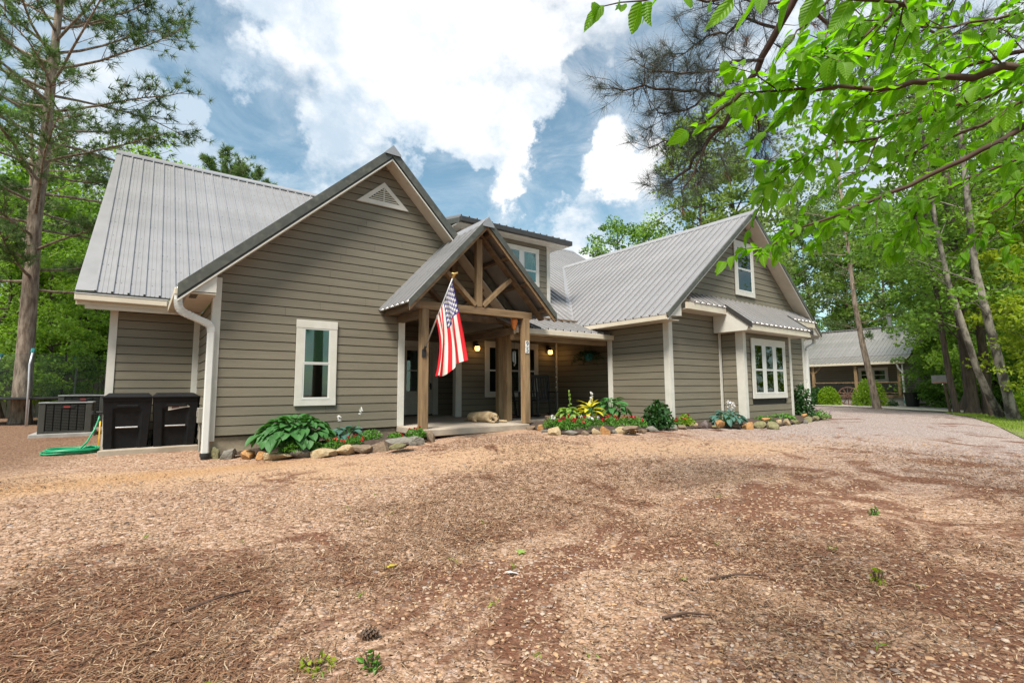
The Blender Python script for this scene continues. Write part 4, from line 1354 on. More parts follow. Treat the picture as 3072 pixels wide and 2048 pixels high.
MB().tube([p1, p1+dpl*.03, p1+dpl*.045, p1+dpl*.07, p1+dpl*.09], [.012, .022, .012, .03, .004], 10).tube([p1+dpl*.08+Vector((-.05, 0, .01)), p1+dpl*.085, p1+dpl*.08+Vector((.06, -.01, .03))], [.012, .02, .016], 8).build('finial', M['brass'], t, smooth=True)
MB().tube([p0-dpl*.06, p0+dpl*.09], 0.021, 10).box(4.07, 4.15, 8.160, 8.178, .60, .74).build('bracket', M['blackmetal'], t)
ft = thing('flag', 'american flag hanging limp from the angled pole', 'flag', tuple(p1))
NS, NT = 65, 72
rv = Vector((r2.x, r2.y, 0)).normalized(); dv_ = Vector((fwd.x, fwd.y, 0)).normalized()
hs0, hs1 = p1-dpl*.02, p1-dpl*.84
def flagp(s, t_):
    h = hs0.lerp(hs1, s)
    drop = (1.36-0.36*s)*t_ + 0.10*t_*t_*math.exp(-((s-.62)/.16)**2)
    shift = (0.235*(1-s)**1.2*t_ + s*(0.09*math.sin(t_*math.pi*.9)+0.02*t_))
    lower = -0.06*math.exp(-((s-.75)/.2)**2)*t_
    fold = (0.055*math.sin(s*2*math.pi*2.3+0.6)+0.022*math.sin(s*2*math.pi*5.1+t_*2.0))*min(1, .15+t_*1.4) + .012*math.sin(t_*9+s*5)
    bul = 0.035*math.sin(s*2*math.pi*2.3+2.0)*min(1, t_*1.5)
    return h + Vector((0, 0, -drop)) + rv*(shift+lower+bul) + dv_*(fold-0.30*s*t_*(1-.25*t_))
V = [flagp(i/NS, j/NT) for j in range(NT+1) for i in range(NS+1)]
F, MI = [], []
for j in range(NT):
    for i in range(NS):
        F.append((j*(NS+1)+i, j*(NS+1)+i+1, (j+1)*(NS+1)+i+1, (j+1)*(NS+1)+i))
        st = int((i+.5)/NS*13)
        MI.append(2 if (st < 7 and (j+.5)/NT < .40) else (0 if st % 2 == 0 else 1))
fc = obj('cloth', V, F, [M['flagred'], M['flagwhite'], M['flagblue']], ft, smooth=True, mi=MI)
stv = MB()
for row in range(9):
    for c in range(6 if row % 2 == 0 else 5):
        s = (7/13)*(row+1)/10
        tt = .40*((c*2+1+(row % 2))/12)
        for sgn in (-1, 1):
            pts = []
            for k in range(10):
                rr = .040 if k % 2 == 0 else .016
                a = k*math.pi/5
                ss, t2 = s+rr*math.cos(a)/0.84, tt+rr*math.sin(a)/1.4
                q = flagp(ss, t2)
                e1 = flagp(ss+.01, t2)-flagp(ss-.01, t2); e2 = flagp(ss, t2+.01)-flagp(ss, t2-.01)
                pts.append(q+e1.cross(e2).normalized()*(.003*sgn))
            stv.add(pts, [tuple(range(10))])
tag(stv.build('star', M['flagwhite'], ft), kind='stuff')

# ------------------------------------------------------------------ dog asleep at the edge of the slab
mat('fur', (0.50, 0.38, 0.22), (0.30, 0.21, 0.12), rough=0.85, scale=9, detail=8, bump=0.5, bscale=120)
mat('nose', (0.025, 0.02, 0.018), rough=0.35)
dog = thing('dog', 'yellow labrador lying on the porch slab beside the wooden post', 'dog', (6.03, 9.1, ZS))
bmz = bmesh.new()
def blob(p, q, ra, rb, n=7, sq=1.0):
    p, q = Vector(p), Vector(q)
    for i in range(n+1):
        f = i/n
        c = p.lerp(q, f); r_ = ra+(rb-ra)*f
        mt = Matrix.Translation(c) @ Matrix.Diagonal((1, 1, sq, 1))
        bmesh.ops.create_icosphere(bmz, subdivisions=2, radius=r_, matrix=mt)
z = ZS
blob((5.93, 9.44, z+.105), (5.98, 9.22, z+.115), .105, .115)      # rump to loin
blob((5.98, 9.22, z+.115), (6.07, 8.98, z+.12), .112, .125)       # ribs
blob((6.07, 8.98, z+.13), (6.10, 8.87, z+.135), .115, .085)       # shoulder, neck
blob((6.10, 8.82, z+.140), (6.10, 8.80, z+.138), .074, .072, 2)   # skull
blob((6.09, 8.77, z+.115), (6.075, 8.675, z+.055), .050, .036)    # muzzle
blob((6.165, 8.84, z+.150), (6.185, 8.795, z+.075), .026, .020)   # ear
blob((6.030, 8.84, z+.150), (6.005, 8.80, z+.075), .026, .020)    # ear
blob((5.90, 9.36, z+.09), (5.86, 9.22, z+.075), .085, .062)       # thigh
blob((5.86, 9.22, z+.055), (5.90, 9.36, z+.032), .034, .028)      # shank folded back
blob((5.88, 9.34, z+.028), (5.845, 9.14, z+.026), .026, .028)     # hind foot
blob((5.96, 9.50, z+.08), (5.94, 9.66, z+.032), .040, .026)       # tail
blob((5.94, 9.66, z+.032), (5.975, 9.83, z+.016), .026, .012)
blob((6.16, 8.93, z+.07), (6.22, 8.82, z+.035), .055, .036)       # foreleg
blob((6.22, 8.82, z+.034), (6.335, 8.70, z+.026), .033, .027)
blob((6.02, 8.92, z+.06), (5.995, 8.80, z+.030), .050, .032)
blob((5.995, 8.80, z+.028), (6.02, 8.70, z+.024), .030, .026)
me = bpy.data.meshes.new('body'); bmz.to_mesh(me); bmz.free(); me.materials.append(M['fur'])
db = link(bpy.data.objects.new('body', me)); attach(db, dog)
md = db.modifiers.new('remesh', 'REMESH'); md.mode = 'VOXEL'; md.voxel_size = 0.0085; md.use_smooth_shade = True
md = db.modifiers.new('smooth', 'SMOOTH'); md.iterations = 7; md.factor = 0.5
for (p, r_) in (((6.073, 8.640, z+.062), .022),):
    MB().lathe([(r_*.3, -r_*.7), (r_, -r_*.2), (r_*.9, r_*.5), (r_*.3, r_*.75)], p, 10).build('nose', M['nose'], dog, smooth=True)
mat('furdark', (0.30, 0.20, 0.10), (0.20, 0.13, 0.06), rough=.9, scale=30)
for (a_, b_) in (((6.172, 8.835, z+.155), (6.196, 8.785, z+.072)), ((6.022, 8.835, z+.155), (5.994, 8.795, z+.072))):
    e_ = MB().tube([a_, tuple((Vector(a_)+Vector(b_))*.5), b_], [.018, .030, .012], 8).build('ear', M['furdark'], dog, smooth=True)
for x in (6.068, 6.122):
    MB().lathe([(.003, -.013), (.013, -.006), (.013, .006), (.003, .013)], (x, 8.737, z+.143), 8).build('eye', M['nose'], dog, smooth=True)

# ------------------------------------------------------------------ guest house far right
gh = thing('guest_house', 'smaller grey sided house with a metal roof and railed timber porch far right', 'house', (40, 12, -1.14))
ZG = -1.14
siding((39.2, 17.0), (0, -1), (-1, 0), -0.46, 1.9, lambda z: 0, lambda z: 6.95, [(3.95, 5.65, 0.36, 1.33)], joints=False, par=gh)
siding((37.25, 10.02), (1, 0), (0, -1), -1.0, 1.45, lambda z: 0, lambda z: 6.0, joints=False, par=gh)
MB.T = lambda v: (v[1], -v[0], v[2])
window(-13.04, -11.36, 0.366, 1.325, 39.176, 0.15, 2, gap=0.12, rail=0.5, par=gh)
MB.T = None
MB().box(37.05, 39.3, 10.0, 17.0, -0.62, -0.46).build('porch_floor', M['timberold'], gh)
MB().box(37.15, 37.3, 10.0, 17.0, -1.5, -0.62).build('foundation', M['padgrey'], gh)
for y in (10.22, 12.52, 15.05):
    MB().box(37.08, 37.24, y-.08, y+.08, -0.46, 1.42).build('porch_post', M['timber'], gh)
MB().bar((37.16, 15.0, 0.95), (37.16, 14.55, 1.40), .09, .09).build('post_brace', M['timber'], gh)
MB().bar((37.16, 15.1, 0.95), (37.16, 15.55, 1.40), .09, .09).build('post_brace', M['timber'], gh)
MB().bar((37.16, 15.0, 0.2), (36.9, 15.5, -.9), .09, .09).build('stair_rail', M['timber'], gh)
for (y0, y1) in ((10.3, 12.44), (12.6, 14.97)):
    MB().box(37.1, 37.2, y0, y1, 0.30, 0.36).build('rail', M['timber'], gh)
    MB().box(37.12, 37.18, y0, y1, -0.36, -0.31).build('rail', M['timber'], gh)
    wire = MB()
    k = y0+.1
    while k < y1:
        wire.box(37.146, 37.154, k-.004, k+.004, -0.31, 0.30); k += .1
    for q in range(1, 6): wire.box(37.147, 37.153, y0, y1, -0.31+q*.1-.003, -0.31+q*.1+.003)
    tag(wire.build('wire_panel', M['blackmetal'], gh), kind='stuff')
WGp = Vector((1.4, 0, 0.46))
roof((37.0, 17.2, 1.60), (0, -1, 0), WGp, 7.3, lambda u: 0.0, lambda u: WGp.length, parent=gh, under='fascia', thick=.05)
WGm = Vector((4.2, 0, 2.2))
roof((38.32, 17.2, 2.06), (0, -1, 0), WGm, 7.3, lambda u: 0.0, lambda u: WGm.length, parent=gh, thick=.05)
MB().prism([(42.5, 17.2, 4.25), (46.7, 17.2, 2.0), (46.7, 17.2, 1.9), (42.5, 17.2, 4.15)], (0, -7.3, 0)).build('roof', M['roofmetal'], gh)
MB().prism([(38.3, 9.95, 1.5), (46.5, 9.95, 1.5), (42.5, 9.95, 4.15)], (0, 0.07, 0)).build('gable_wall', M['siding'], gh)
MB().box(36.88, 37.02, 9.86, 17.2, 1.44, 1.575).build('gutter', M['fascia'], gh, bevel=.015)
MB().bar((42.5, 17.2, 4.3), (42.5, 9.88, 4.3), .3, .05).build('ridge_cap', M['roofmetal'], gh)
mb = MB()
pth = [(36.93, 10.25, 1.46), (36.95, 10.2, 1.2), (37.05, 10.03, .9), (37.05, 10.0, -.35), (36.95, 9.9, -.6), (36.95, 9.85, -1.1)]
for a, b in zip(pth[:-1], pth[1:]): mb.bar(a, b, .10, .08)
mb.build('downspout', M['vinyl'], gh)
MB().box(37.04, 37.16, 9.98, 10.06, -1.1, 1.44).build('corner_board', M['trim'], gh)
MB().lathe([(.13, 0), (.13, .85), (.17, .86), (.17, .95), (.03, 1.0)], (42.3, 11.95, 4.2), 12).build('flue', M['actop'], gh)
MB().tube([(39.12, 10.6, 1.0), (39.0, 10.6, 1.0)], .07, 8).build('porch_light', M['blackmetal'], gh)

mat('wheelwood', (0.15, 0.075, 0.055), (0.09, 0.045, 0.035), rough=0.8, scale=8)
def wagon_wheel(x, y, z, r_):
    t = thing('wagon_wheel', 'old brown wagon wheel leaning between the bushes by the far house', 'wagon wheel', (x, y, z))
    def ringm(ra, rb, d):
        mb = MB(); n = 28
        V, F = [], []
        for k in range(n):
            a = 2*math.pi*k/n
            for (rr, dd) in ((ra, -d), (rb, -d), (rb, d), (ra, d)):
                V.append((x+dd, y+rr*math.cos(a), z+r_+rr*math.sin(a)))
        for k in range(n):
            for j in range(4):
                F.append((4*k+j, 4*k+(j+1) % 4, 4*((k+1) % n)+(j+1) % 4, 4*((k+1) % n)+j))
        return mb.add(V, F)
    ringm(r_*.86, r_, .035).build('rim', M['wheelwood'], t)
    ringm(r_*.05, r_*.2, .08).build('hub', M['wheelwood'], t)
    for k in range(12):
        a = 2*math.pi*k/12
        MB().bar((x, y+r_*.15*math.cos(a), z+r_+r_*.15*math.sin(a)), (x, y+r_*.87*math.cos(a), z+r_+r_*.87*math.sin(a)), .04, .05).build('spoke', M['wheelwood'], t)
wagon_wheel(36.3, 12.75, -1.12, 0.60)
t = thing('trash_can', 'round dark grey trash can at the corner of the far house', 'trash can', (35.9, 9.35, ZG))
MB().lathe([(.30, 0), (.36, .75), (.40, .76), (.40, .82), (.37, .82), (.30, .10)], (35.9, 9.35, ZG), 16).build('body', M['acdark'], t, smooth=False)
MB().lathe([(.41, .80), (.42, .84), (.38, .85), (.37, .81)], (35.9, 9.35, ZG), 16).build('rim', M['acdark'], t)
coil('hanging_hose', 36.6, 9.72, .02, .02, lambda x, y: -.6, .2, .02, 'hoseteal',
     [p for k in range(5) for p in ((36.7, 9.78+k*.04-.1, -.55), (36.7, 9.70+k*.05-.1, -.9), (36.7, 9.74+k*.04-.1, -1.08), (36.7, 9.86+k*.05-.1, -.9), (36.7, 9.80+k*.04-.1, -.55))], 'teal green hose hung in loops at the corner of the far house')
t = thing('spot_light', 'small white flood light low on the end wall of the far house', 'light', (38.0, 9.95, -.4))
MB().box(37.9, 38.1, 9.94, 9.99, -.5, -.3).build('base', M['vinyl'], t)
MB().lathe([(.05, 0), (.09, .1), (.09, .13), (.02, .13)], (38.0, 9.88, -.45), 10).build('head', M['vinyl'], t)
# kids' basketball hoop
t = thing('basketball_hoop', 'small basketball hoop with a white backboard among the trees', 'basketball hoop', (26.8, 5.75, -1.03))
MB().tube([(26.8, 5.75, -1.1), (26.75, 5.86, .35)], .05, 8).build('pole', M['timberold'], t)
MB().box(26.68, 26.72, 5.72, 6.25, .16, .50).build('backboard', M['padgrey'], t, bevel=.01)
mb = MB(); nseg = 16
mb.tube([(26.45+.22*math.cos(2*math.pi*k/nseg), 5.92+.22*math.sin(2*math.pi*k/nseg), .18) for k in range(nseg+1)], .014, 6)
mb.build('rim', M['orangeclay'], t)

# ------------------------------------------------------------------ trampoline and fence on the far left
mat('fencewood', (0.24, 0.22, 0.18), (0.15, 0.135, 0.11), rough=0.9, scale=2, stretch=(9, 9, .6), bump=.2, var=.12)
mat('tealcap', (0.02, 0.22, 0.22), rough=.5)
mat('polegrey', (0.62, 0.63, 0.66), rough=.35, metal=.3)
fn = thing('board_fence', 'weathered grey board fence behind the trampoline', 'fence', (-4, 25, -.9))
x = -12.0
while x < -0.6:
    y = 25.2-(x+12)*0.03
    h = rnd.uniform(1.62, 1.70)
    MB().add([(x, y-.01, -1.0), (x+.135, y-.01, -1.0), (x+.135, y+.012, -1.0), (x, y+.012, -1.0), (x+.01, y-.01, h-1.0+.02), (x+.125, y-.01, h-1.0+.02), (x+.125, y+.012, h-1.0+.02), (x+.01, y+.012, h-1.0+.02)],
             [(3, 2, 1, 0), (4, 5, 6, 7), (0, 1, 5, 4), (1, 2, 6, 5), (2, 3, 7, 6), (3, 0, 4, 7)]).build('fence_board', M['fencewood'], fn)
    x += .145
for zz in (-.6, .35):
    MB().bar((-12, 25.24, zz), (-.6, 24.9, zz), .05, .09).build('rail', M['fencewood'], fn)

def netmat():
    m, t_, b, o = newmat('net')
    nd, ln = t_.nodes, t_.links
    b.inputs['Base Color'].default_value = (0.02, 0.035, 0.03, 1); b.inputs['Roughness'].default_value = .9
    tr = nd.new('ShaderNodeBsdfTransparent'); ms = nd.new('ShaderNodeMixShader'); ms.inputs[0].default_value = .74
    ln.new(b.outputs[0], ms.inputs[1]); ln.new(tr.outputs[0], ms.inputs[2]); ln.new(ms.outputs[0], o.inputs[0])
    M['net'] = m
netmat()
tcx, tcy, trr = -2.05, 20.2, 1.75
tp = thing('trampoline', 'round trampoline with a dark safety net and white poles behind the pine', 'trampoline', (tcx, tcy, -.9))
mb = MB(); V, F = [], []
nq = 32
ring = [(tcx+trr*math.cos(2*math.pi*k/nq), tcy+trr*math.sin(2*math.pi*k/nq)) for k in range(nq)]
obj('mat', [(x, y, -.15) for x, y in ring], [tuple(range(nq))], M['blackmetal'], tp)
obj('net', [(x, y, zz) for x, y in ring for zz in (-.15, 1.05)], [(2*k, 2*((k+1) % nq), 2*((k+1) % nq)+1, 2*k+1) for k in range(nq)], M['net'], tp, smooth=True)
MB().tube([(x, y, -.15) for x, y in ring+ring[:1]], .035, 6).build('rim', M['blackmetal'], tp)
for k in range(6):
    a = .35+k*math.pi/3
    cx, cy = math.cos(a), math.sin(a)
    pl = MB().tube([(tcx+(trr+.06)*cx, tcy+(trr+.06)*cy, -.95), (tcx+(trr+.10)*cx, tcy+(trr+.10)*cy, .2), (tcx+(trr+.16)*cx, tcy+(trr+.16)*cy, .75), (tcx+(trr+.02)*cx, tcy+(trr+.02)*cy, 1.12)], .024, 6).build('pole', M['polegrey'], tp, smooth=True)
    MB().tube([(tcx+(trr+.03)*cx, tcy+(trr+.03)*cy, 1.08), (tcx+trr*cx, tcy+trr*cy, 1.18)], .045, 6).build('cap', M['tealcap'], pl)
    MB().tube([(tcx+trr*cx, tcy+trr*cy, -.15), (tcx+trr*cx, tcy+trr*cy, -.95)], .022, 6).build('leg', M['polegrey'], tp)

# ------------------------------------------------------------------ plant materials
leafmat('leaf_wood', (0.030, 0.085, 0.014), (0.210, 0.355, 0.055), trans=0.40, nscale=0.35)
leafmat('leaf_lime', (0.07, 0.17, 0.02), (0.33, 0.49, 0.08), trans=0.42, nscale=0.4)
leafmat('leaf_yellow', (0.12, 0.20, 0.015), (0.36, 0.42, 0.04), trans=0.45, nscale=0.4)
leafmat('leaf_dull', (0.055, 0.105, 0.032), (0.250, 0.335, 0.110), trans=0.42, nscale=0.3)
leafmat('needle', (0.045, 0.095, 0.030), (0.165, 0.245, 0.075), trans=0.36, tcol=(1.3, 1.4, 0.8), nscale=0.7)
leafmat('needle_dark', (0.040, 0.055, 0.045), (0.095, 0.115, 0.090), trans=0.15, tcol=(1.2, 1.2, 0.9))
leafmat('needle_dead', (0.12, 0.055, 0.025), (0.22, 0.11, 0.05), trans=0.2)
leafmat('leaf_near', (0.065, 0.185, 0.006), (0.190, 0.380, 0.014), trans=0.60, tcol=(1.5, 1.75, 0.35), rough=0.42, nscale=6, veins=1)
leafmat('hosta_green', (0.022, 0.080, 0.022), (0.070, 0.200, 0.050), trans=0.2, rough=0.45, nscale=5, gloss=0.28, veins=2)
leafmat('hosta_blue', (0.030, 0.085, 0.070), (0.075, 0.170, 0.135), trans=0.15, rough=0.5, nscale=5, veins=2)
leafmat('hosta_lime', (0.10, 0.20, 0.03), (0.26, 0.38, 0.08), trans=0.25, rough=0.4, nscale=9, veins=2)
leafmat('hosta_gold', (0.38, 0.36, 0.02), (0.62, 0.52, 0.05), trans=0.25, rough=0.4, nscale=7, veins=2)
leafmat('bed_green', (0.035, 0.120, 0.018), (0.130, 0.290, 0.040), trans=0.3, nscale=6)
leafmat('shrub_dark', (0.012, 0.050, 0.012), (0.045, 0.120, 0.028), trans=0.22, rough=0.4, nscale=5)
leafmat('shrub_lime', (0.085, 0.180, 0.010), (0.270, 0.400, 0.020), trans=0.4, nscale=1.5)
leafmat('grass', (0.085, 0.160, 0.015), (0.260, 0.340, 0.040), trans=0.3, nscale=0.8)
leafmat('petal_red', (0.30, 0.008, 0.02), (0.55, 0.015, 0.04), trans=0.2, tcol=(1, .6, .6))
leafmat('petal_white', (0.70, 0.68, 0.66), (0.85, 0.83, 0.82), trans=0.3, tcol=(1, 1, 1))
leafmat('petal_mauve', (0.22, 0.14, 0.20), (0.38, 0.26, 0.34), trans=0.2, tcol=(1, .9, 1))
mat('bark_pine', (0.38, 0.30, 0.23), (0.15, 0.105, 0.075), rough=0.95, scale=5.5, detail=9, bump=0.9, bscale=9, stretch=(2.2, 2.2, 0.55), lo=.38, hi=.62)
mat('bark_dark', (0.11, 0.082, 0.062), (0.045, 0.033, 0.026), rough=0.95, scale=6, detail=8, bump=0.6, bscale=14, stretch=(2, 2, .4))
mat('bark_pale', (0.24, 0.215, 0.175), (0.060, 0.050, 0.038), rough=0.95, scale=4, detail=9, bump=0.6, bscale=14, stretch=(1.3, 1.3, 0.7), lo=.42, hi=.58)
mat('twig', (0.085, 0.050, 0.034), (0.05, 0.028, 0.02), rough=0.9, scale=10)
mat('soil', (0.075, 0.048, 0.034), (0.035, 0.022, 0.016), rough=0.98, scale=16, detail=9, bump=.8, bscale=50)

def rotdirs(n, rng, up=0.0):
    v = rng.normal(size=(n, 3)); v[:, 2] += up
    return v/np.linalg.norm(v, axis=1, keepdims=True)

def leaf_quads(C, S, rng, up=0.9, asp=0.62):
    """diamond leaves around centres C with sizes S, tilted mostly face-up"""
    n = len(C)
    nrm = rotdirs(n, rng, up)
    d = np.cross(nrm, rotdirs(n, rng)); d /= np.linalg.norm(d, axis=1, keepdims=True)+1e-9
    s = np.cross(nrm, d)
    S = S[:, None]
    drop = np.array([0, 0, -0.18])*S
    V = np.stack([C-d*S*.5, C+s*S*asp*.5+nrm*S*.08, C+d*S*.5+drop, C-s*S*asp*.5+nrm*S*.08], 1).reshape(-1, 3)
    F = np.arange(4*n).reshape(n, 4)
    return V, F

def skeleton(rng, h, bare, spread, nl):
    """trunk path and limb paths (plain lists) for a broad-leaved tree"""
    trunk = []
    lx = ly = 0.0
    for i in range(9):
        f = i/8
        trunk.append((lx, ly, h*0.93*f))
        lx += rng.normal()*h*.012; ly += rng.normal()*h*.012
    limbs = []
    for k in range(nl):
        f = bare+(1-bare)*(k+rng.uniform(0, .8))/nl*0.95
        i = min(int(f*8), 7); t = f*8-i
        b = np.array(trunk[i])*(1-t)+np.array(trunk[i+1])*t
        a = k*2.4+rng.uniform(-.5, .5)
        prof = math.sin(min(1, max(0.0, (f-bare)/(1-bare)))*math.pi*0.80+0.35)
        L = spread*max(.25, prof)*rng.uniform(.75, 1.15)
        el = rng.uniform(.15, .75)
        d = np.array([math.cos(a)*math.cos(el), math.sin(a)*math.cos(el), math.sin(el)])
        P = [b]
        for j in range(4):
            d = d+rng.normal(size=3)*.16+np.array([0, 0, -.02]); d /= np.linalg.norm(d)
            P.append(P[-1]+d*L/4)
        limbs.append(P)
    return trunk, limbs

def broadleaf(seed, h, bare=0.3, spread=3.4, nl=20, per=55, lsize=(.15, .27), nclus=5, r0=.16, crad=.75):
    rng = np.random.default_rng(seed)
    trunk, limbs = skeleton(rng, h, bare, spread, nl)
    mb = MB()
    mb.tube(trunk, [r0*(1-.85*i/8)*(1.25 if i == 0 else 1) for i in range(9)], 9, False)
    for P in limbs:
        L = np.linalg.norm(P[-1]-P[0])
        mb.tube([tuple(p) for p in P], [r0*.36*(1-.8*i/4)*min(1, L/2.5+.3) for i in range(5)], 5, False)
    C = []
    for P in limbs:
        for _ in range(nclus):
            t = rng.uniform(.30, 1.08)
            q = P[0]+(P[-1]-P[0])*t+rng.normal(size=3)*spread*.16
            r_ = crad*rng.uniform(.55, 1.25)
            m = int(per*rng.uniform(.6, 1.4))
            v = rotdirs(m, rng)*(rng.uniform(0, 1, m)**.45)[:, None]*r_
            v[:, 2] *= .55
            C.append(q+v)
    top = np.array(trunk[-1])
    for _ in range(4):
        m = per
        v = rotdirs(m, rng)*(rng.uniform(0, 1, m)**.45)[:, None]*crad; v[:, 2] *= .7
        C.append(top+rng.normal(size=3)*.4+v)
    C = np.concatenate(C)
    S = rng.uniform(lsize[0], lsize[1], len(C))
    V, F = leaf_quads(C, S, rng)
    return mb, V, F

def needle_tufts(P, D, ln, n, wd, rng, droop=0.0):
    """bunches of needles at points P pointing along D"""
    m = len(P)
    C = np.repeat(P, n, 0); D = np.repeat(D, n, 0)
    d = D*0.75+rotdirs(m*n, rng)*.85
    d /= np.linalg.norm(d, axis=1, keepdims=True)
    s = np.cross(d, rotdirs(m*n, rng)); s /= np.linalg.norm(s, axis=1, keepdims=True)+1e-9
    L = (ln*rng.uniform(.7, 1.15, m*n))[:, None]
    base = C-D*(rng.uniform(0, .5, m*n)*ln)[:, None]
    tip = base+d*L+np.array([0, 0, -droop])*L
    V = np.stack([base-s*wd*.5, base+s*wd*.5, tip], 1).reshape(-1, 3)
    return V, np.arange(3*m*n).reshape(-1, 3)

def pine(seed, h, bare, spread, nl, r0, ntuft=9, ln=.2, wd=.02, nn=14, lean=(0, 0), path=None, side=None, mid=1.0):
    rng = np.random.default_rng(seed)
    if path is None:
        path = [(lean[0]*h*i/10+rng.normal()*.03, lean[1]*h*i/10+rng.normal()*.03, h*i/10) for i in range(11)]
    path = [np.array(p, float) for p in path]
    mb = MB()
    n = len(path)
    mb.tube([tuple(p) for p in path], [r0*(1.22 if i == 0 else 1)*(1-.80*i/(n-1)) for i in range(n)], 14, False)
    PT, DT = [], []
    for k in range(nl):
        f = bare+(1-bare)*(k+rng.uniform(0, .6))/nl
        x = f*(n-1); i = min(int(x), n-2)
        b = path[i]+(path[i+1]-path[i])*(x-i)
        a = k*2.399+rng.uniform(-.35, .35)
        if side and rng.uniform() < .0: a = side
        g = (f-bare)/(1-bare)
        L = spread*(0.55+.75*math.sin(min(1.0, g*1.15+.12)*math.pi*.92))*rng.uniform(.75, 1.15)*(1-.45*max(0, g-.6))
        el = rng.uniform(-.05, .35)+.35*g
        d = np.array([math.cos(a)*math.cos(el), math.sin(a)*math.cos(el), math.sin(el)])
        P = [b]
        for j in range(6):
            d = d+rng.normal(size=3)*.09+np.array([0, 0, .035]); d /= np.linalg.norm(d)
            P.append(P[-1]+d*L/6)
        mb.tube([tuple(p) for p in P], [r0*.19*(1-.13*j)*min(1, L/3+.2) for j in range(7)], 5, False)
        # side twigs with tufts
        for q in range(ntuft):
            t = rng.uniform(.32, 1.0)*6; j = min(int(t), 5)
            s = P[j]+(P[j+1]-P[j])*(t-j)
            ax = P[j+1]-P[j]; ax /= np.linalg.norm(ax)
            sd = np.cross(ax, (0, 0, 1)); sd /= np.linalg.norm(sd)+1e-9
            tw = ax*.75+sd*rng.choice([-1, 1])*rng.uniform(.4, 1.0)+np.array([0, 0, rng.uniform(-.15, .55)])
            tw /= np.linalg.norm(tw)
            tl = L*rng.uniform(.10, .34)*(1.15-t/12)
            e = s+tw*tl
            mb.tube([tuple(s), tuple(e)], [.012, .006], 3, False)
            for v in range(3):
                pp = s+(e-s)*(.5+.25*v)+rng.normal(size=3)*.10
                dd = tw+rng.normal(size=3)*.45; dd /= np.linalg.norm(dd)
                PT.append(pp); DT.append(dd)
        PT.append(P[-1]); DT.append(d)
    V, F = needle_tufts(np.array(PT), np.array(DT), ln, nn, wd, rng)
    return mb, V, F

def crown_obj(parent, me):
    o = link(bpy.data.objects.new('crown', me))
    o.parent = parent
    o['kind'] = 'stuff'
    return o

def proto(data, bark, leaf):
    mb, V, F = data
    tm = bpy.data.meshes.new('trunk')
    tm.from_pydata(mb.V, [], mb.F); tm.materials.append(M[bark]); shade(tm, True); tm.update()
    return tm, npmesh('crown', V, F, M[leaf])

def plant_tree(name, p, loc, rz, sc, label, cat='tree', group=None, sz=None):
    t = thing(name, label, cat, loc, group)
    t.rotation_euler = (0, 0, rz)
    t.scale = (sc, sc, sz or sc)
    tr = link(bpy.data.objects.new('trunk', p[0])); tr.parent = t
    crown_obj(t, p[1])
    return t

# ------------------------------------------------------------------ woods
pA = proto(broadleaf(1, 14, .22, 3.3, 24, 60), 'bark_dark', 'leaf_wood')
pB = proto(broadleaf(2, 17, .30, 3.6, 26, 60), 'bark_dark', 'leaf_dull')
pC = proto(broadleaf(3, 11, .12, 2.7, 22, 60, (.13, .24)), 'bark_dark', 'leaf_lime')
pD = proto(broadleaf(4, 15, .25, 3.8, 24, 58), 'bark_pale', 'leaf_wood')
pE = proto(broadleaf(5, 6, .06, 2.0, 22, 55, (.12, .22), r0=.07, crad=.55), 'bark_dark', 'leaf_lime')
pF = proto(broadleaf(6, 3.0, .03, 1.7, 20, 60, (.09, .18), r0=.04, crad=.50), 'twig', 'leaf_wood')
pY = proto(broadleaf(7, 8, .28, 2.4, 18, 60, (.13, .24), r0=.10, crad=.6), 'bark_pale', 'leaf_yellow')
pP = proto(pine(8, 17, .50, 3.6, 44, .20, 20, .34, .04, 16), 'bark_pine', 'needle')

def polar(az, d):
    x, y = d*math.sin(R(az)), d*math.cos(R(az))
    return (x, y, g1(x, y)-0.05)
rt = random.Random(3)
LEFT = [(-10.5, 36, pD, 1.1), (-8.2, 30, pC, 1.05), (-6.5, 39, pB, 1.0), (-4.6, 33, pA, .80), (-2.6, 40, pD, .85), (-1.0, 34, pC, .95), (1.2, 40, pA, .8), (-8.8, 46, pA, 1.1), (-5, 47, pB, .95), (-2, 48, pA, .95), (-7.4, 27.5, pE, 1.0), (-4.0, 28, pE, .9), (3.5, 44, pD, .8)]
def nth(lst, lo, hi, inside, outside):
    """labels by place, counted from the left among those inside the frame"""
    vis = sorted(a[0] for a in lst if lo < a[0] < hi)
    return lambda az: (inside % ORD[vis.index(az)]) if az in vis else outside
ORD = ['first', 'second', 'third', 'fourth', 'fifth', 'sixth', 'seventh', 'eighth', 'ninth', 'tenth', 'eleventh', 'twelfth', 'thirteenth', 'fourteenth', 'fifteenth', 'sixteenth', 'seventeenth', 'eighteenth', 'nineteenth', 'twentieth'] + ['twenty-'+q for q in ('first', 'second', 'third', 'fourth', 'fifth', 'sixth', 'seventh', 'eighth', 'ninth')] + ['thirtieth', 'thirty-first', 'thirty-second', 'thirty-third', 'thirty-fourth', 'thirty-fifth']
LOOK = {}
lab_ = nth(LEFT, -9.3, 99, 'leafy tree in the woods behind the fence, %s from the left', 'leafy tree in the woods beyond the left edge')
for az, d, p, s in LEFT:
    plant_tree('broadleaf_tree', p, polar(az, d), rt.uniform(0, 6.28), s, lab_(az), group='woods left of the house')
SHL = [(-9.3, 26.8), (-7.6, 28.0), (-6.0, 27.6), (-4.6, 28), (-3.0, 27.8), (-1.6, 27.6)]
lab_ = nth(SHL, -9.3, 99, 'low green shrub behind the grey board fence, %s from the left', 'low green shrub by the fence beyond the left edge')
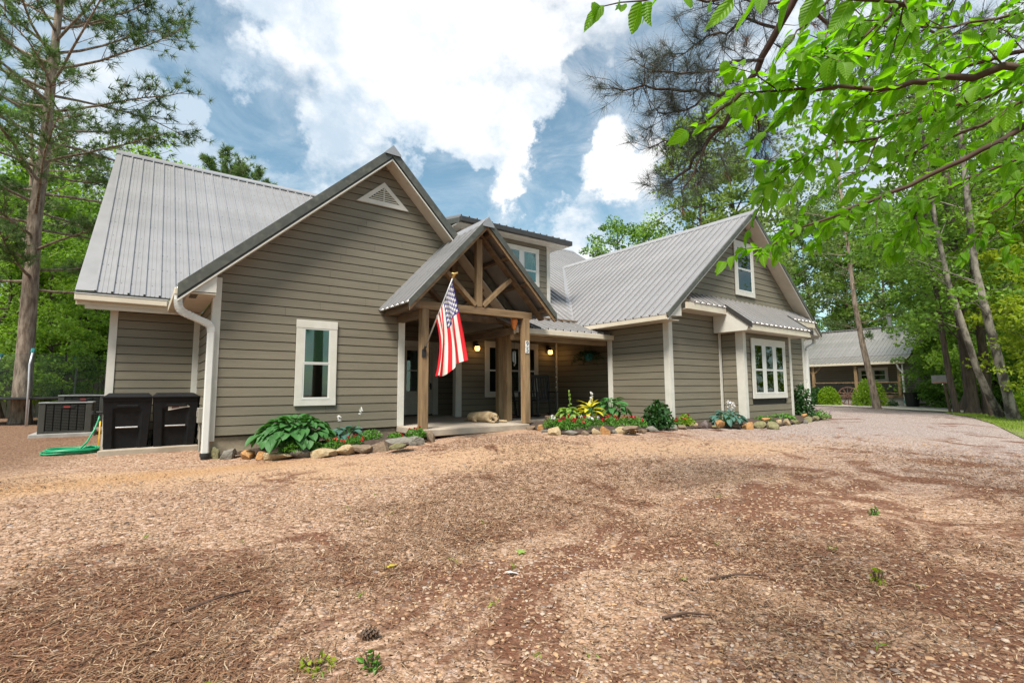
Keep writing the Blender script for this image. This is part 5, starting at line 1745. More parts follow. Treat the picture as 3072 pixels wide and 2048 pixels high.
for az, d in SHL:
    plant_tree('undergrowth_shrub', pF, polar(az, d), rt.uniform(0, 6.28), rt.uniform(.8, 1.15), lab_(az), 'shrub', 'shrubs along the fence')
# young maple in front of the fence, its thin trunk showing
plant_tree('young_maple', pE, polar(-5.3, 22.2), 1.0, .72, 'young bright green maple with a thin trunk in front of the fence', group=None)
plant_tree('young_maple', pC, polar(-4.4, 26.0), 2.0, .66, 'bright lime green maple beside the white corner of the house')
for az, d, sc_, lab in ((-8.8, 24.6, .62, 'lime green maple left of the big pine trunk'), (-7.6, 25.6, .66, 'lime green maple directly behind the big pine trunk'), (-6.3, 24.4, .58, 'lime green maple just right of the big pine trunk'), (-3.2, 27.5, .74, 'lime green maple half hidden by the left corner of the house')):
    plant_tree('young_maple', pC, polar(az, d), az*3, sc_, lab)
# trees whose tops show over the roofs
plant_tree('broadleaf_tree', pC, polar(1.2, 34), .4, 1.36, 'lime green tree top showing above the left end of the roof ridge')
plant_tree('pine_tree', pP, polar(6.4, 41), .4, 1.02, 'round dark pine top above the middle of the left roof', group='pines behind the house')
plant_tree('pine_tree', pP, polar(8.6, 43), 2.4, .98, 'smaller dark pine top on the right of the pair above the left roof', group='pines behind the house')
plant_tree('broadleaf_tree', pA, polar(49.5, 34), 1.4, .93, 'open light green tree top just left of the big crown behind the right gable roof')
plant_tree('broadleaf_tree', pC, polar(52.6, 36), 2.9, 1.20, 'small tree top between the two roofs, next to the big crown')
plant_tree('broadleaf_tree', pB, polar(57.8, 33), .9, 1.13, 'broad pale green oak crown rising behind the right gable')
plant_tree('broadleaf_tree', pB, polar(62.5, 36), 2.9, 1.32, 'tall pale green oak just right of the gable peak')
RIGHT = [(66, 52, pB, 1.25), (68.5, 60, pD, 1.4), (71.5, 56, pB, 1.25), (73.6, 57, pA, 1.3), (76, 62, pB, 1.4), (79.7, 47, pD, 1.1), (80, 52, pA, 1.3), (82.5, 40, pB, 1.1), (85, 46, pA, 1.2), (88, 36, pD, 1.1), (91, 44, pB, 1.2),
         (64.5, 46, pA, 1.0), (78.8, 42, pC, 1.2), (79.3, 36, pA, .95), (81.2, 33, pC, 1.1), (84, 33, pD, .95), (86.5, 30, pA, 1.0), (70, 70, pA, 1.5), (74, 72, pD, 1.5), (79, 70, pA, 1.5), (83, 62, pD, 1.4), (63, 60, pD, 1.2), (60, 52, pA, 1.1), (56, 50, pD, 1.0), (78.6, 31.5, pC, .95)]
lab_ = nth(RIGHT, 0, 82.7, 'leafy tree in the dense woods on the right, %s from the left', 'leafy tree in the woods beyond the right edge')
for az, d, p, s in RIGHT:
    plant_tree('broadleaf_tree', p, polar(az, d), rt.uniform(0, 6.28), s, lab_(az), group='woods on the right')
SHR = [(77.2, 38, 1.1), (78.6, 36, 1.2), (79.9, 34.5, 1.0), (81.3, 33, 1.2), (82.7, 31, 1.1), (84.2, 29, 1.2), (85.8, 27.5, 1.0), (76.4, 43, 1.2), (87.5, 27, 1.2), (80.6, 39, 1.4), (83.4, 36, 1.4)]
lab_ = nth(SHR, 0, 82.75, 'low dark shrub at the foot of the right woods, %s from the left', 'low dark shrub beyond the right edge')
for az, d, s in SHR:
    plant_tree('undergrowth_shrub', pF, polar(az, d), rt.uniform(0, 6.28), s*1.05, lab_(az), 'shrub', 'shrubs at the foot of the right woods')
plant_tree('yellow_maple', pY, polar(83.4, 24.5), 1.1, .95, 'yellow green maple at the right edge, higher of the two', sz=1.0)
plant_tree('yellow_maple', pY, polar(83.9, 20.5), 3.6, .50, 'small yellow green maple low at the right edge')
# woods behind the photographer, seen only as reflections in the windows
for az, d, p, s in [(190, 19, pA, 1.0), (215, 17, pD, .9), (240, 18, pB, .9), (268, 20, pA, 1.0), (290, 21, pC, 1.1), (160, 19, pD, .9), (135, 20, pA, .9)]:
    plant_tree('broadleaf_tree', p, polar(az, d), rt.uniform(0, 6.28), s, 'leafy tree across the drive, seen mirrored in the window panes', group='woods across the drive')

# ------------------------------------------------------------------ single trees one can tell apart
def solo(name, data, bark, leaf, loc, label):
    t = thing(name, label, 'tree', loc)
    mb, V, F = data
    o = mb.build('trunk', M[bark], None, smooth=True); o.parent = t
    crown_obj(t, npmesh('crown', V, F, M[leaf]))
    return t
solo('pine_tree', pine(21, 17.5, .29, 3.6, 66, .245, 22, .27, .019, 24, path=[(0, 0, -.1), (-.02, 0, .4), (-.03, 0, 2.0), (-.05, .02, 4.0), (-.08, .02, 6.1), (.0, .02, 8.1), (.0, 0, 9.8), (.02, 0, 11.4), (.05, 0, 13.1), (.05, 0, 15.0), (.04, 0, 17.5)]),
     'bark_pine', 'needle', (-2.68, 20.0, g1(-2.68, 20)), 'big tall pine with a thick pale trunk at the left edge')
solo('pine_tree', pine(22, 14, .5, 2.0, 22, .15, 8, .26, .03, 12, lean=(-.02, 0)), 'bark_pine', 'needle', (-3.70, 26.4, -.95), 'thinner pine just behind the big left pine')
solo('pine_tree', pine(23, 21, .30, 1.7, 30, .165, 5, .28, .034, 10, path=[(0, 0, -.1), (-.12, .1, 1.2), (-.22, .35, 3.2), (-.30, .55, 5.5), (-.38, .62, 8), (-.42, .8, 12), (-.46, .9, 16), (-.5, .9, 21)]),
     'bark_pine', 'needle', (29.6, 9.15, g1(29.6, 9.15)), 'slender tall pine standing in front of the far house')

def trunk_tree(name, loc, path, rads, bark, label, seed, leaf='leaf_wood', top=None, flare=1.0):
    t = thing(name, label, 'tree', loc)
    mb = MB().tube(path, rads, 12, False)
    rng = np.random.default_rng(seed)
    C = []
    hz = path[-1][2]
    for k in range(16):
        f = rng.uniform(.45, 1.0)
        i = min(int(f*(len(path)-1)), len(path)-2); tt = f*(len(path)-1)-i
        b = np.array(path[i])*(1-tt)+np.array(path[i+1])*tt
        a = rng.uniform(0, 6.28); L = rng.uniform(.9, 2.4)
        e = b+np.array([math.cos(a)*L, math.sin(a)*L, rng.uniform(.1, .9)*L])
        mb.tube([tuple(b), tuple(b*.5+e*.5+rng.normal(size=3)*.1), tuple(e)], [rads[-1]*.55, rads[-1]*.35, .012], 5, False)
        for _ in range(3):
            m = 55
            v = rotdirs(m, rng)*(rng.uniform(0, 1, m)**.45)[:, None]*.62; v[:, 2] *= .55
            C.append(e+rng.normal(size=3)*.4+v)
    C = np.concatenate(C)
    V, F = leaf_quads(C, rng.uniform(.12, .2, len(C)), rng)
    o = mb.build('trunk', M[bark], None, smooth=True); o.parent = t
    crown_obj(t, npmesh('crown', V, F, M[leaf]))
def gl(x, y): return (x, y, g1(x, y)-.03)
trunk_tree('broadleaf_tree', gl(25.4, 5.25), [(0, 0, 0), (-.12, .12, 1.6), (-.2, .25, 4.5), (-.2, .4, 9), (-.3, .4, 13)], [0.112, 0.099, 0.086, 0.066, 0.033], 'bark_dark', 'slim straight trunk beside the basketball hoop', 31)
trunk_tree('oak_tree', gl(25.7, 4.85), [(0, 0, 0), (0, 0, .35), (-.02, .03, 1.8), (-.1, .1, 5), (-.2, .1, 10), (-.2, .2, 14)], [0.304, 0.218, 0.191, 0.172, 0.132, 0.053], 'bark_dark', 'stout dark trunk, left stem of the thick pair by the drive', 32)
trunk_tree('oak_tree', gl(25.9, 4.45), [(0, 0, 0), (0, 0, .35), (.02, -.03, 1.8), (.05, .05, 5), (.0, .0, 10), (0, 0, 14)], [0.238, 0.172, 0.145, 0.132, 0.099, 0.04], 'bark_dark', 'stout dark trunk, right stem of the thick pair by the drive', 33)
trunk_tree('broadleaf_tree', gl(23.9, 4.0), [(0, 0, 0), (-.25, .2, 1.5), (-.5, .75, 4.4), (-.55, 1.0, 7.5), (-.6, 1.1, 12)], [0.099, 0.086, 0.073, 0.059, 0.026], 'bark_dark', 'thin dark trunk behind the leaning pale trunk', 34)
trunk_tree('broadleaf_tree', gl(22.5, 3.55), [(0, 0, 0), (-.26, .20, .75), (-.52, .39, 1.6), (-.79, .59, 3.1), (-1.05, .80, 4.5), (-1.25, .95, 6.5), (-1.5, 1.1, 12)], [0.14, 0.105, 0.095, 0.085, 0.077, 0.062, 0.03], 'bark_pale', 'leaning pale mottled trunk by the grass verge', 35)
trunk_tree('broadleaf_tree', gl(22.0, 3.2), [(0, 0, 0), (-.05, .08, .8), (-.1, .28, 2.6), (-.1, .55, 5), (-.2, .55, 7.5), (-.2, .6, 12)], [0.18, 0.128, 0.115, 0.104, 0.09, 0.04], 'bark_pale', 'upright pale mottled trunk at the right, nearest the grass', 36)

# ------------------------------------------------------------------ overhead: pine bough and hornbeam branches
SL = [(1.04, 9.18, -1.05, 0.15, 0.19, 'moss'), (1.21, 9.01, -1.05, 0.25, 0.17, 'grey'), (1.42, 8.80, -1.04, 0.24, 0.18, 'orange'), (1.60, 8.56, -1.05, 0.22, 0.15, 'orange'), (1.8, 8.34, -1.05, 0.32, 0.15, 'tan'), (2.11, 8.23, -1.04, 0.29, 0.15, 'grey'), (2.4, 8.05, -1.03, 0.35, 0.18, 'tan'), (2.72, 7.96, -1.01, 0.26, 0.15, 'tan'), (2.96, 7.87, -1.0, 0.27, 0.14, 'brown'), (3.21, 7.78, -0.98, 0.26, 0.19, 'brown'), (3.36, 7.37, -0.82, 0.35, 0.1, 'grey'), (3.5, 7.73, -0.96, 0.25, 0.11, 'moss'), (3.83, 7.75, -0.93, 0.27, 0.16, 'grey'), (4.13, 7.8, -0.9, 0.15, 0.2, 'brown')]
SR = [(6.27, 7.7, -0.8, 0.17, 0.12, 'brown'), (6.3, 7.46, -0.81, 0.14, 0.13, 'orange'), (6.23, 7.23, -0.82, 0.15, 0.08, 'grey'), (6.2, 6.86, -0.84, 0.24, 0.22, 'tan'), (6.43, 6.72, -0.84, 0.23, 0.09, 'grey'), (6.68, 6.6, -0.85, 0.19, 0.09, 'brown'), (6.91, 6.55, -0.85, 0.16, 0.13, 'tan'), (7.11, 6.52, -0.85, 0.19, 0.16, 'orange'), (7.35, 6.52, -0.84, 0.09, 0.09, 'grey'), (7.51, 6.45, -0.85, 0.23, 0.14, 'tan'), (7.67, 6.32, -0.86, 0.16, 0.13, 'orange'), (7.51, 6.12, -0.75, 0.32, 0.09, 'brown'), (7.89, 6.26, -0.86, 0.16, 0.08, 'brown'), (8.29, 6.33, -0.85, 0.26, 0.13, 'grey'), (8.64, 6.34, -0.85, 0.12, 0.1, 'grey'), (8.83, 6.26, -0.86, 0.2, 0.13, 'grey'), (9.18, 6.23, -0.86, 0.23, 0.13, 'brown'), (9.69, 6.31, -0.85, 0.24, 0.14, 'tan'), (9.85, 6.16, -0.86, 0.19, 0.2, 'purple'), (10.08, 6.02, -0.86, 0.2, 0.1, 'moss'), (9.72, 5.74, -0.76, 0.19, 0.12, 'orange'), (10.49, 5.77, -0.87, 0.23, 0.13, 'brown'), (10.65, 5.59, -0.87, 0.23, 0.16, 'orange'), (11.01, 5.54, -0.87, 0.22, 0.17, 'moss'), (11.41, 5.63, -0.74, 0.19, 0.08, 'orange'), (11.1, 5.32, -0.88, 0.27, 0.16, 'moss'), (11.91, 5.56, -0.86, 0.14, 0.15, 'tan'), (12.2, 5.51, -0.86, 0.2, 0.18, 'tan'), (12.78, 5.55, -0.86, 0.23, 0.13, 'moss'), (13.12, 5.51, -0.87, 0.11, 0.15, 'grey'), (13.62, 5.63, -0.87, 0.2, 0.15, 'moss'), (14.46, 5.78, -0.87, 0.18, 0.15, 'moss'), (15.18, 5.9, -0.87, 0.14, 0.12, 'moss'), (15.75, 5.98, -0.87, 0.16, 0.12, 'brown'), (14.04, 5.89, -0.74, 0.15, 0.1, 'orange')]
B0 = [(4.36, 1.26, 3.77), (4.34, 1.45, 3.58), (4.34, 1.75, 3.3), (4.35, 2.02, 2.96), (4.31, 2.21, 2.72), (4.26, 2.37, 2.46), (4.16, 2.53, 2.28), (4.07, 2.65, 2.08), (3.93, 2.81, 1.93)]
B1 = [(4.27, 2.19, 2.69), (4.06, 2.37, 2.71), (3.87, 2.51, 2.71), (3.57, 2.73, 2.76), (3.34, 2.88, 2.74)]
B2 = [(4.42, 1.91, 3.23), (4.25, 2.12, 3.36), (4.23, 2.28, 3.32), (4.15, 2.44, 3.35), (4.11, 2.63, 3.28), (3.99, 2.82, 3.31)]
B3 = [(4.32, 2.0, 2.94), (4.11, 2.16, 2.9), (3.93, 2.32, 2.8), (3.69, 2.43, 2.79), (3.46, 2.54, 2.76)]
B4 = [(4.21, 2.34, 2.43), (4.14, 2.61, 2.44), (4.08, 2.83, 2.45), (4.03, 3.03, 2.45)]
B5 = [(4.1, 2.49, 2.25), (4.01, 2.54, 1.99), (3.88, 2.6, 1.78)]
B6 = [(4.4, 1.77, 3.34), (4.22, 1.92, 3.37), (4.01, 2.08, 3.43), (3.84, 2.27, 3.38)]
B7 = [(4.27, 2.19, 2.69), (4.49, 2.16, 2.56), (4.69, 2.21, 2.38), (4.79, 2.37, 2.27)]
B8 = [(4.45, 1.71, 3.47), (4.78, 1.64, 3.23), (5.05, 1.53, 3.06), (5.27, 1.4, 2.95), (5.46, 1.31, 2.85)]
B9 = [(4.41, 1.47, 3.64), (4.86, 1.35, 3.39), (5.23, 1.18, 3.21), (5.55, 0.99, 3.08), (5.74, 0.75, 3.18)]
B10 = [(4.11, 2.4, 2.75), (4.0, 2.58, 2.62), (3.84, 2.72, 2.58), (3.7, 2.77, 2.6)]
H1 = [(1.6, 0.09, 0.71), (1.55, 0.15, 0.71), (1.48, 0.27, 0.72), (1.42, 0.32, 0.71), (1.35, 0.41, 0.72), (1.26, 0.5, 0.73), (1.16, 0.6, 0.73)]
H2 = [(2.15, 0.13, 0.81), (2.09, 0.22, 0.78), (2.04, 0.27, 0.73), (1.98, 0.38, 0.68), (1.91, 0.51, 0.62), (1.84, 0.59, 0.58), (1.74, 0.72, 0.53), (1.66, 0.8, 0.47)]
H3 = [(1.83, 0.11, 0.8), (1.76, 0.18, 0.77), (1.69, 0.27, 0.74), (1.59, 0.45, 0.69), (1.49, 0.55, 0.67), (1.4, 0.61, 0.63)]
H4 = [(1.56, 0.17, 1.07), (1.5, 0.25, 1.02), (1.46, 0.33, 0.94), (1.4, 0.38, 0.88), (1.35, 0.41, 0.82), (1.28, 0.44, 0.79), (1.2, 0.47, 0.76)]
H5 = [(2.12, 0.11, 1.11), (2.06, 0.19, 1.11), (1.97, 0.36, 1.13), (1.89, 0.44, 1.14), (1.82, 0.51, 1.13)]
H6 = [(2.47, 0.13, 0.8), (2.41, 0.26, 0.79), (2.35, 0.4, 0.74), (2.3, 0.51, 0.69), (2.26, 0.56, 0.59)]
H7 = [(1.16, 0.6, 0.73), (1.12, 0.65, 0.68), (1.06, 0.69, 0.64)]
H8 = [(1.39, 0.31, 0.93), (1.23, 0.43, 0.95), (1.06, 0.55, 0.94), (0.91, 0.63, 0.92), (0.76, 0.69, 0.87)]
H9 = [(2.91, 0.12, 1.33), (2.83, 0.27, 1.37), (2.77, 0.44, 1.37), (2.75, 0.6, 1.24), (2.68, 0.73, 1.23), (2.63, 0.82, 1.19)]
H10 = [(3.15, 0.14, 1.27), (3.09, 0.31, 1.27), (3.06, 0.45, 1.2), (3.0, 0.62, 1.18), (2.94, 0.79, 1.1), (2.84, 0.96, 1.1)]
H11 = [(2.89, 0.16, 0.8), (2.84, 0.31, 0.81), (2.81, 0.41, 0.72), (2.8, 0.46, 0.62)]
H12 = [(2.8, 0.3, 1.9), (2.82, 0.42, 1.78), (2.82, 0.5, 1.68), (2.79, 0.66, 1.59), (2.76, 0.82, 1.47), (2.71, 0.95, 1.41)]
H13 = [(1.69, 0.46, 1.33), (1.68, 0.55, 1.23), (1.64, 0.61, 1.16), (1.6, 0.64, 1.11), (1.57, 0.69, 1.03)]

rng = np.random.default_rng(77)
pt = thing('pine_tree', 'dark pine bough with long needles hanging in at the top right of the sky', 'tree', (5.6, -1.8, -1.2))
mb = MB().tube([(5.6, -1.8, -1.3), (5.6, -1.8, 2), (5.55, -1.75, 5.5), (5.5, -1.7, 9)], [.2, .17, .14, .1], 10, False)
mb.tube([(5.56, -1.75, 4.6), (5.0, -.4, 4.5), (4.5, .7, 4.1)]+[B0[0]], [.06, .05, .045, .042], 7, False)
PT, DT = [], []
radii = {0: (.042, .010), 1: (.020, .006), 2: (.016, .005), 3: (.015, .005), 4: (.013, .005), 5: (.012, .005), 6: (.013, .005), 7: (.013, .004), 8: (.018, .005), 9: (.022, .006), 10: (.012, .004)}
def sub(P, k):
    out_ = []
    for a, b in zip(P[:-1], P[1:]):
        for j in range(k):
            out_.append(a+(b-a)*j/k)
    return out_+[P[-1]]
for bi, B in enumerate((B0, B1, B2, B3, B4, B5, B6, B7, B8, B9, B10)):
    P = sub([np.array(p) for p in B], 3)
    P = [p+rng.normal(size=3)*.012 for p in P]
    r0_, r1_ = radii[bi]
    mb.tube([tuple(p) for p in P], [r0_+(r1_-r0_)*i/(len(P)-1) for i in range(len(P))], 6, False)
    for i in range(2 if bi not in (0, 9) else 5, len(P)):
        for q in range(3):
            ax = P[i]-P[i-1]; ax /= np.linalg.norm(ax)
            tw = ax*.6+rotdirs(1, rng)[0]*.95; tw /= np.linalg.norm(tw)
            L = rng.uniform(.10, .38)*(1.0 if bi != 0 else 1.15)
            m_ = P[i]+tw*L*.5+rng.normal(size=3)*.02
            e = P[i]+tw*L+np.array([0, 0, .03])
            mb.tube([tuple(P[i]), tuple(m_), tuple(e)], [.0036, .0028, .002], 4, False)
            PT.append(e); DT.append(tw)
            if rng.uniform() < .4: PT.append(m_*.4+e*.6); DT.append(tw)
            if rng.uniform() < .45:
                t2 = tw+rotdirs(1, rng)[0]*.9; t2 /= np.linalg.norm(t2)
                e2 = m_+t2*L*.6
                mb.tube([tuple(m_), tuple(e2)], [.0028, .0018], 4, False)
                PT.append(e2); DT.append(t2)
    PT.append(P[-1]); DT.append((P[-1]-P[-2])/np.linalg.norm(P[-1]-P[-2]))
o = mb.build('branch', M['twig'], pt, smooth=True)
PT, DT = np.array(PT), np.array(DT)
V, F = needle_tufts(PT, DT, .19, 34, .0025, rng)
ndl = npobj('needles', V, F, M['needle_dark'], pt); ndl['kind'] = 'stuff'
sel = rng.uniform(size=len(PT)) < .02
V, F = needle_tufts(PT[sel]+np.array([0, 0, -.02]), DT[sel], .12, 30, .0042, rng)
ndl = npobj('dead_needles', V, F, M['needle_dead'], pt); ndl['kind'] = 'stuff'

def leaf_mesh(name, asp, cup, bend, nseg=5, serr=0.0, matn='leaf_near', vein=0.0, heart=False, twist=0.0):
    """blade along +X (0..1), midrib folded, margins toothed"""
    V, F = [], []
    for i in range(nseg+1):
        t = i/nseg
        wd = asp*.5*(math.sin(math.pi*t**.78)**.85 if 0 < t < 1 else 0)
        if heart:
            wd = asp*.5*(math.sin(math.pi*min(1, t*.90+.10)**.68)**.62 if t < 1 else 0)
        if serr and i % 2: wd *= 1-serr
        zc = -bend*t*t
        V += [(t-(.10 if heart and i == 0 else 0), wd, zc+cup*wd*1.0), (t, wd*.5, zc+cup*wd*.35+vein*(1 if i % 2 else -1)), (t, 0, zc), (t, -wd*.5, zc+cup*wd*.35+vein*(1 if i % 2 else -1)), (t-(.10 if heart and i == 0 else 0), -wd, zc+cup*wd*1.0)]
    for i in range(nseg):
        for k in range(4):
            a = i*5+k
            F.append((a, a+5, a+6, a+1))
    UV = [(x, y) for x, y, _ in V]
    me = bpy.data.meshes.new(name)
    tw_ = twist
    V = [(x, y*math.cos(tw_*x)-z_*math.sin(tw_*x), y*math.sin(tw_*x)+z_*math.cos(tw_*x)) for x, y, z_ in V]
    me.from_pydata(V, [], F); me.materials.append(M[matn]); shade(me, True)
    ul = me.uv_layers.new(name='UVMap')
    for lp in me.loops: ul.data[lp.index].uv = UV[lp.vertex_index]
    me.update()
    return me
LM = [leaf_mesh('leaf', a_, c_, b_, 8, .09, twist=t_) for a_, c_, b_, t_ in ((.50, .35, .12, .3), (.56, .2, .25, -.4), (.44, .6, .05, .6), (.60, .25, .38, .1), (.52, .45, -.12, -.7), (.48, -.15, .30, .5), (.62, .5, .45, -.2), (.40, .8, .2, .9))]
ht = thing('hornbeam_tree', 'near branches of bright translucent green toothed leaves reaching in from the upper right', 'tree', (4.6, -1.3, -1.2))
mb = MB().tube([(4.6, -1.3, -1.3), (4.6, -1.25, .6), (4.5, -1.2, 2.6), (4.5, -1.2, 5)], [.14, .12, .10, .06], 10, False)
leaves = []     # (pos, axis, normal, size)
HPAR = {0: (.42, .85, .06), 3: (.35, 1.0, .08), 1: (.62, .55, -.05), 5: (.6, .6, 0), 10: (.55, .7, .1), 2: (.45, .8, .05), 8: (.1, 1.2, .1), 9: (.1, 1.1, .0), 11: (.12, 1.3, .2), 4: (.15, 1.1, .1)}     # share skipped, length, droop
HL = [H1, H2, H3, H4, H5, H6, H7, H8, H9, H10, H11, H12, H13]
for hi, B in enumerate(HL):
    if hi == 7: B = [(a, b, c-.035) for a, b, c in B]
    P = sub([np.array(p) for p in B], 3)
    P = [p+rng.normal(size=3)*.004 for p in P]
    ra = .011 if hi in (0, 1, 8, 9) else .006
    mb.tube([tuple(p) for p in P], [ra*(1-.8*i/(len(P)-1)) for i in range(len(P))], 6, False)
    if hi not in (6, 7, 12):
        s = P[0]
        mb.tube([(4.55, -1.22, min(2.4, s[2]+.1)), tuple(s*.5+np.array((4.55, -1.22, s[2]+.2))*.5), tuple(s)], [ra*1.8, ra*1.4, ra], 6, False)
    tw = [P] if hi in (6, 7, 12) else []
    dist = np.linalg.norm(P[len(P)//2])
    step = 1 if hi not in (6, 7, 12) else 1
    if hi not in (6, 7, 12):
        for i in range(1, len(P), 1):
            for sgn in (-1, 1):
                if rng.uniform() < HPAR.get(hi, (.35, 1, .16))[0]: continue
                ax = P[i]-P[i-1]; ax /= np.linalg.norm(ax)
                sd = np.cross(ax, rotdirs(1, rng, 2.2)[0]); sd /= np.linalg.norm(sd)
                d = ax*.8+sd*sgn*.75+np.array([0, 0, -HPAR.get(hi, (.35, 1, .16))[2]]); d /= np.linalg.norm(d)
                L = rng.uniform(.10, .26)*(dist/2.0)**.4*HPAR.get(hi, (.35, 1, .16))[1]
                T_ = [P[i], P[i]+d*L*.5+rng.normal(size=3)*.008, P[i]+d*L+np.array([0, 0, -.03])]
                T_ = sub(T_, 3)
                mb.tube([tuple(p) for p in T_], [.0022*(1-.6*j/(len(T_)-1)) for j in range(len(T_))], 4, False)
                tw.append(T_)
        tw.append(P[len(P)//2:])
    for T_ in tw:
        for i in range(1, len(T_)):
            for sgn in ((-1, 1) if i % 2 else (1, -1))[:(2 if rng.uniform() < .45 else 1)]:
                ax = T_[i]-T_[i-1]; ax /= np.linalg.norm(ax)
                up_ = rotdirs(1, rng, 1.7)[0]
                sd = np.cross(ax, up_); sd /= np.linalg.norm(sd)
                d = ax*.65+sd*sgn*.8+np.array([0, 0, -.28 if hi != 7 else -1.3]); d /= np.linalg.norm(d)
                leaves.append((T_[i]+rng.normal(size=3)*.004, d, up_, rng.uniform(.027, .058)*(1.6 if hi == 7 else 1)))
        ax = T_[-1]-T_[-2]; ax /= np.linalg.norm(ax)
        leaves.append((T_[-1], ax+np.array([0, 0, -.2]), rotdirs(1, rng, 1.7)[0], rng.uniform(.045, .07)))
br = mb.build('branch', M['twig'], ht, smooth=True)
def leaf_matrix(p, d, up_, s):
    x = Vector(d).normalized(); z_ = Vector(up_); z_ = (z_-x*z_.dot(x)).normalized(); y_ = z_.cross(x)
    return Matrix(((x.x*s, y_.x*s, z_.x*s, p[0]), (x.y*s, y_.y*s, z_.y*s, p[1]), (x.z*s, y_.z*s, z_.z*s, p[2]), (0, 0, 0, 1)))
def in_view(p):
    v = Vector(p); z_ = v.dot(fwd)
    if z_ < .2: return False
    return abs(v.dot(r2)/z_) < 1.06 and abs(v.dot(u2)/z_) < .72
leaves.sort(key=lambda l: (not in_view(l[0]), np.linalg.norm(l[0])/l[3]))
INV = Matrix.Translation(-Vector(ht.location))
for l in leaves[:300]:
    o = link(bpy.data.objects.new('leaf', rnd.choice(LM)))
    o.parent = ht
    o.matrix_local = INV @ leaf_matrix(*l)
rest = leaves[300:]
V, F, UVL = [], [], []
for l in rest:
    m4 = leaf_matrix(*l); me = rnd.choice(LM); b = len(V)
    V += [tuple(m4 @ v.co) for v in me.vertices]
    F += [tuple(i+b for i in p.vertices) for p in me.polygons]
    UVL += [tuple(u_.uv) for u_ in me.uv_layers[0].data]
o = obj('leaves', V, F, M['leaf_near'], ht, smooth=True); o['kind'] = 'stuff'
o.data.uv_layers.new(name='UVMap').data.foreach_set('uv', np.array(UVL, np.float32).ravel())

# ------------------------------------------------------------------ flower beds
def bed(name, pts, zoff, n=14):
    """mounded soil between the edging and the wall: outline pts, front edge first"""
    c = np.mean(np.array(pts), 0)
    V, F = [], []
    rings = 5
    for r_ in range(rings):
        f = 1-r_/rings
        for p in pts:
            x, y = c[0]+(p[0]-c[0])*f, c[1]+(p[1]-c[1])*f
            V.append((x, y, g1(x, y)+zoff*(1-(f**4)*.75)+.012*math.sin(x*17)*math.cos(y*13)))
    V.append((c[0], c[1], g1(*c)+zoff))
    m_ = len(pts)
    for r_ in range(rings-1):
        for k in range(m_):
            F.append((r_*m_+k, r_*m_+(k+1) % m_, (r_+1)*m_+(k+1) % m_, (r_+1)*m_+k))
    for k in range(m_):
        F.append(((rings-1)*m_+k, (rings-1)*m_+(k+1) % m_, len(V)-1))
    return tag(obj(name, V, F, M['soil'], None, smooth=True), kind='structure')
bed('flower_bed', [(1.05, 9.27), (1.3, 9.14), (1.6, 8.90), (1.88, 8.58), (2.1, 8.38), (2.4, 8.14), (2.72, 8.04), (3.0, 7.95), (3.3, 7.86), (3.85, 7.84), (4.06, 7.9), (4.08, 8.6), (4.08, 9.29), (3, 9.29), (2, 9.29), (1.3, 9.29)], .15)
bed('flower_bed', [(6.3, 7.95), (6.28, 7.3), (6.25, 6.9), (6.5, 6.78), (6.9, 6.63), (7.5, 6.52), (7.9, 6.36), (8.6, 6.42), (9.2, 6.32), (9.7, 6.36), (9.4, 6.76), (9.42, 7.6), (9.4, 8.5), (7.6, 8.8), (6.5, 8.7)], .14)
bed('flower_bed', [(9.2, 6.30), (9.9, 6.24), (10.1, 6.08), (10.5, 5.86), (11.0, 5.62), (11.6, 5.52), (12.2, 5.58), (12.9, 5.62), (13.7, 5.70), (14.5, 5.86), (15.2, 5.98), (15.9, 6.1), (16.0, 6.6), (15.9, 6.74), (14.0, 6.74), (13.9, 6.18), (11.6, 6.18), (11.5, 6.72), (9.6, 6.74)], .13)

STC = {'tan': ((0.46, 0.35, 0.21), (0.27, 0.19, 0.10)), 'orange': ((0.50, 0.28, 0.11), (0.30, 0.14, 0.05)), 'grey': ((0.24, 0.22, 0.19), (0.13, 0.115, 0.095)), 'brown': ((0.25, 0.18, 0.12), (0.13, 0.09, 0.06)), 'moss': ((0.27, 0.24, 0.12), (0.12, 0.115, 0.05)), 'purple': ((0.20, 0.16, 0.15), (0.11, 0.085, 0.085))}
for k_, (a, b) in STC.items():
    mat('stone_'+k_, a, b, rough=.92, scale=5, detail=12, bump=1.0, bscale=11, lo=.3, hi=.7, dirt=((.10, .095, .06), 6, .7))
def stone_mesh(seed, blocky):
    bm = bmesh.new()
    bmesh.ops.create_icosphere(bm, subdivisions=3, radius=.5)
    r_ = np.random.default_rng(seed)
    planes = [(rotdirs(1, r_)[0], r_.uniform(.24, .44)) for _ in range(13)]
    for v in bm.verts:
        c = np.array(v.co)
        c = np.sign(c)*np.abs(c)**(blocky)*(.5**(1-blocky))
        for nrm, dd in planes:
            h = c@nrm-dd
            if h > 0: c = c-nrm*h*.97
        c *= 1+.05*math.sin(c[0]*11+seed)+.04*math.sin(c[1]*13+c[2]*9+seed)+.02*math.sin(c[0]*29+c[1]*23+seed)*math.sin(c[2]*31)
        v.co = c
    me = bpy.data.meshes.new('edging_stone'); bm.to_mesh(me); bm.free()
    me.set_sharp_from_angle(angle=R(34))
    return me
CN = {'tan': 'tan sandstone', 'orange': 'orange brown', 'grey': 'grey', 'brown': 'dark brown', 'moss': 'mossy olive', 'purple': 'purplish grey'}
SZL = lambda w: 'small' if w < .17 else ('large' if w > .24 else 'rough')
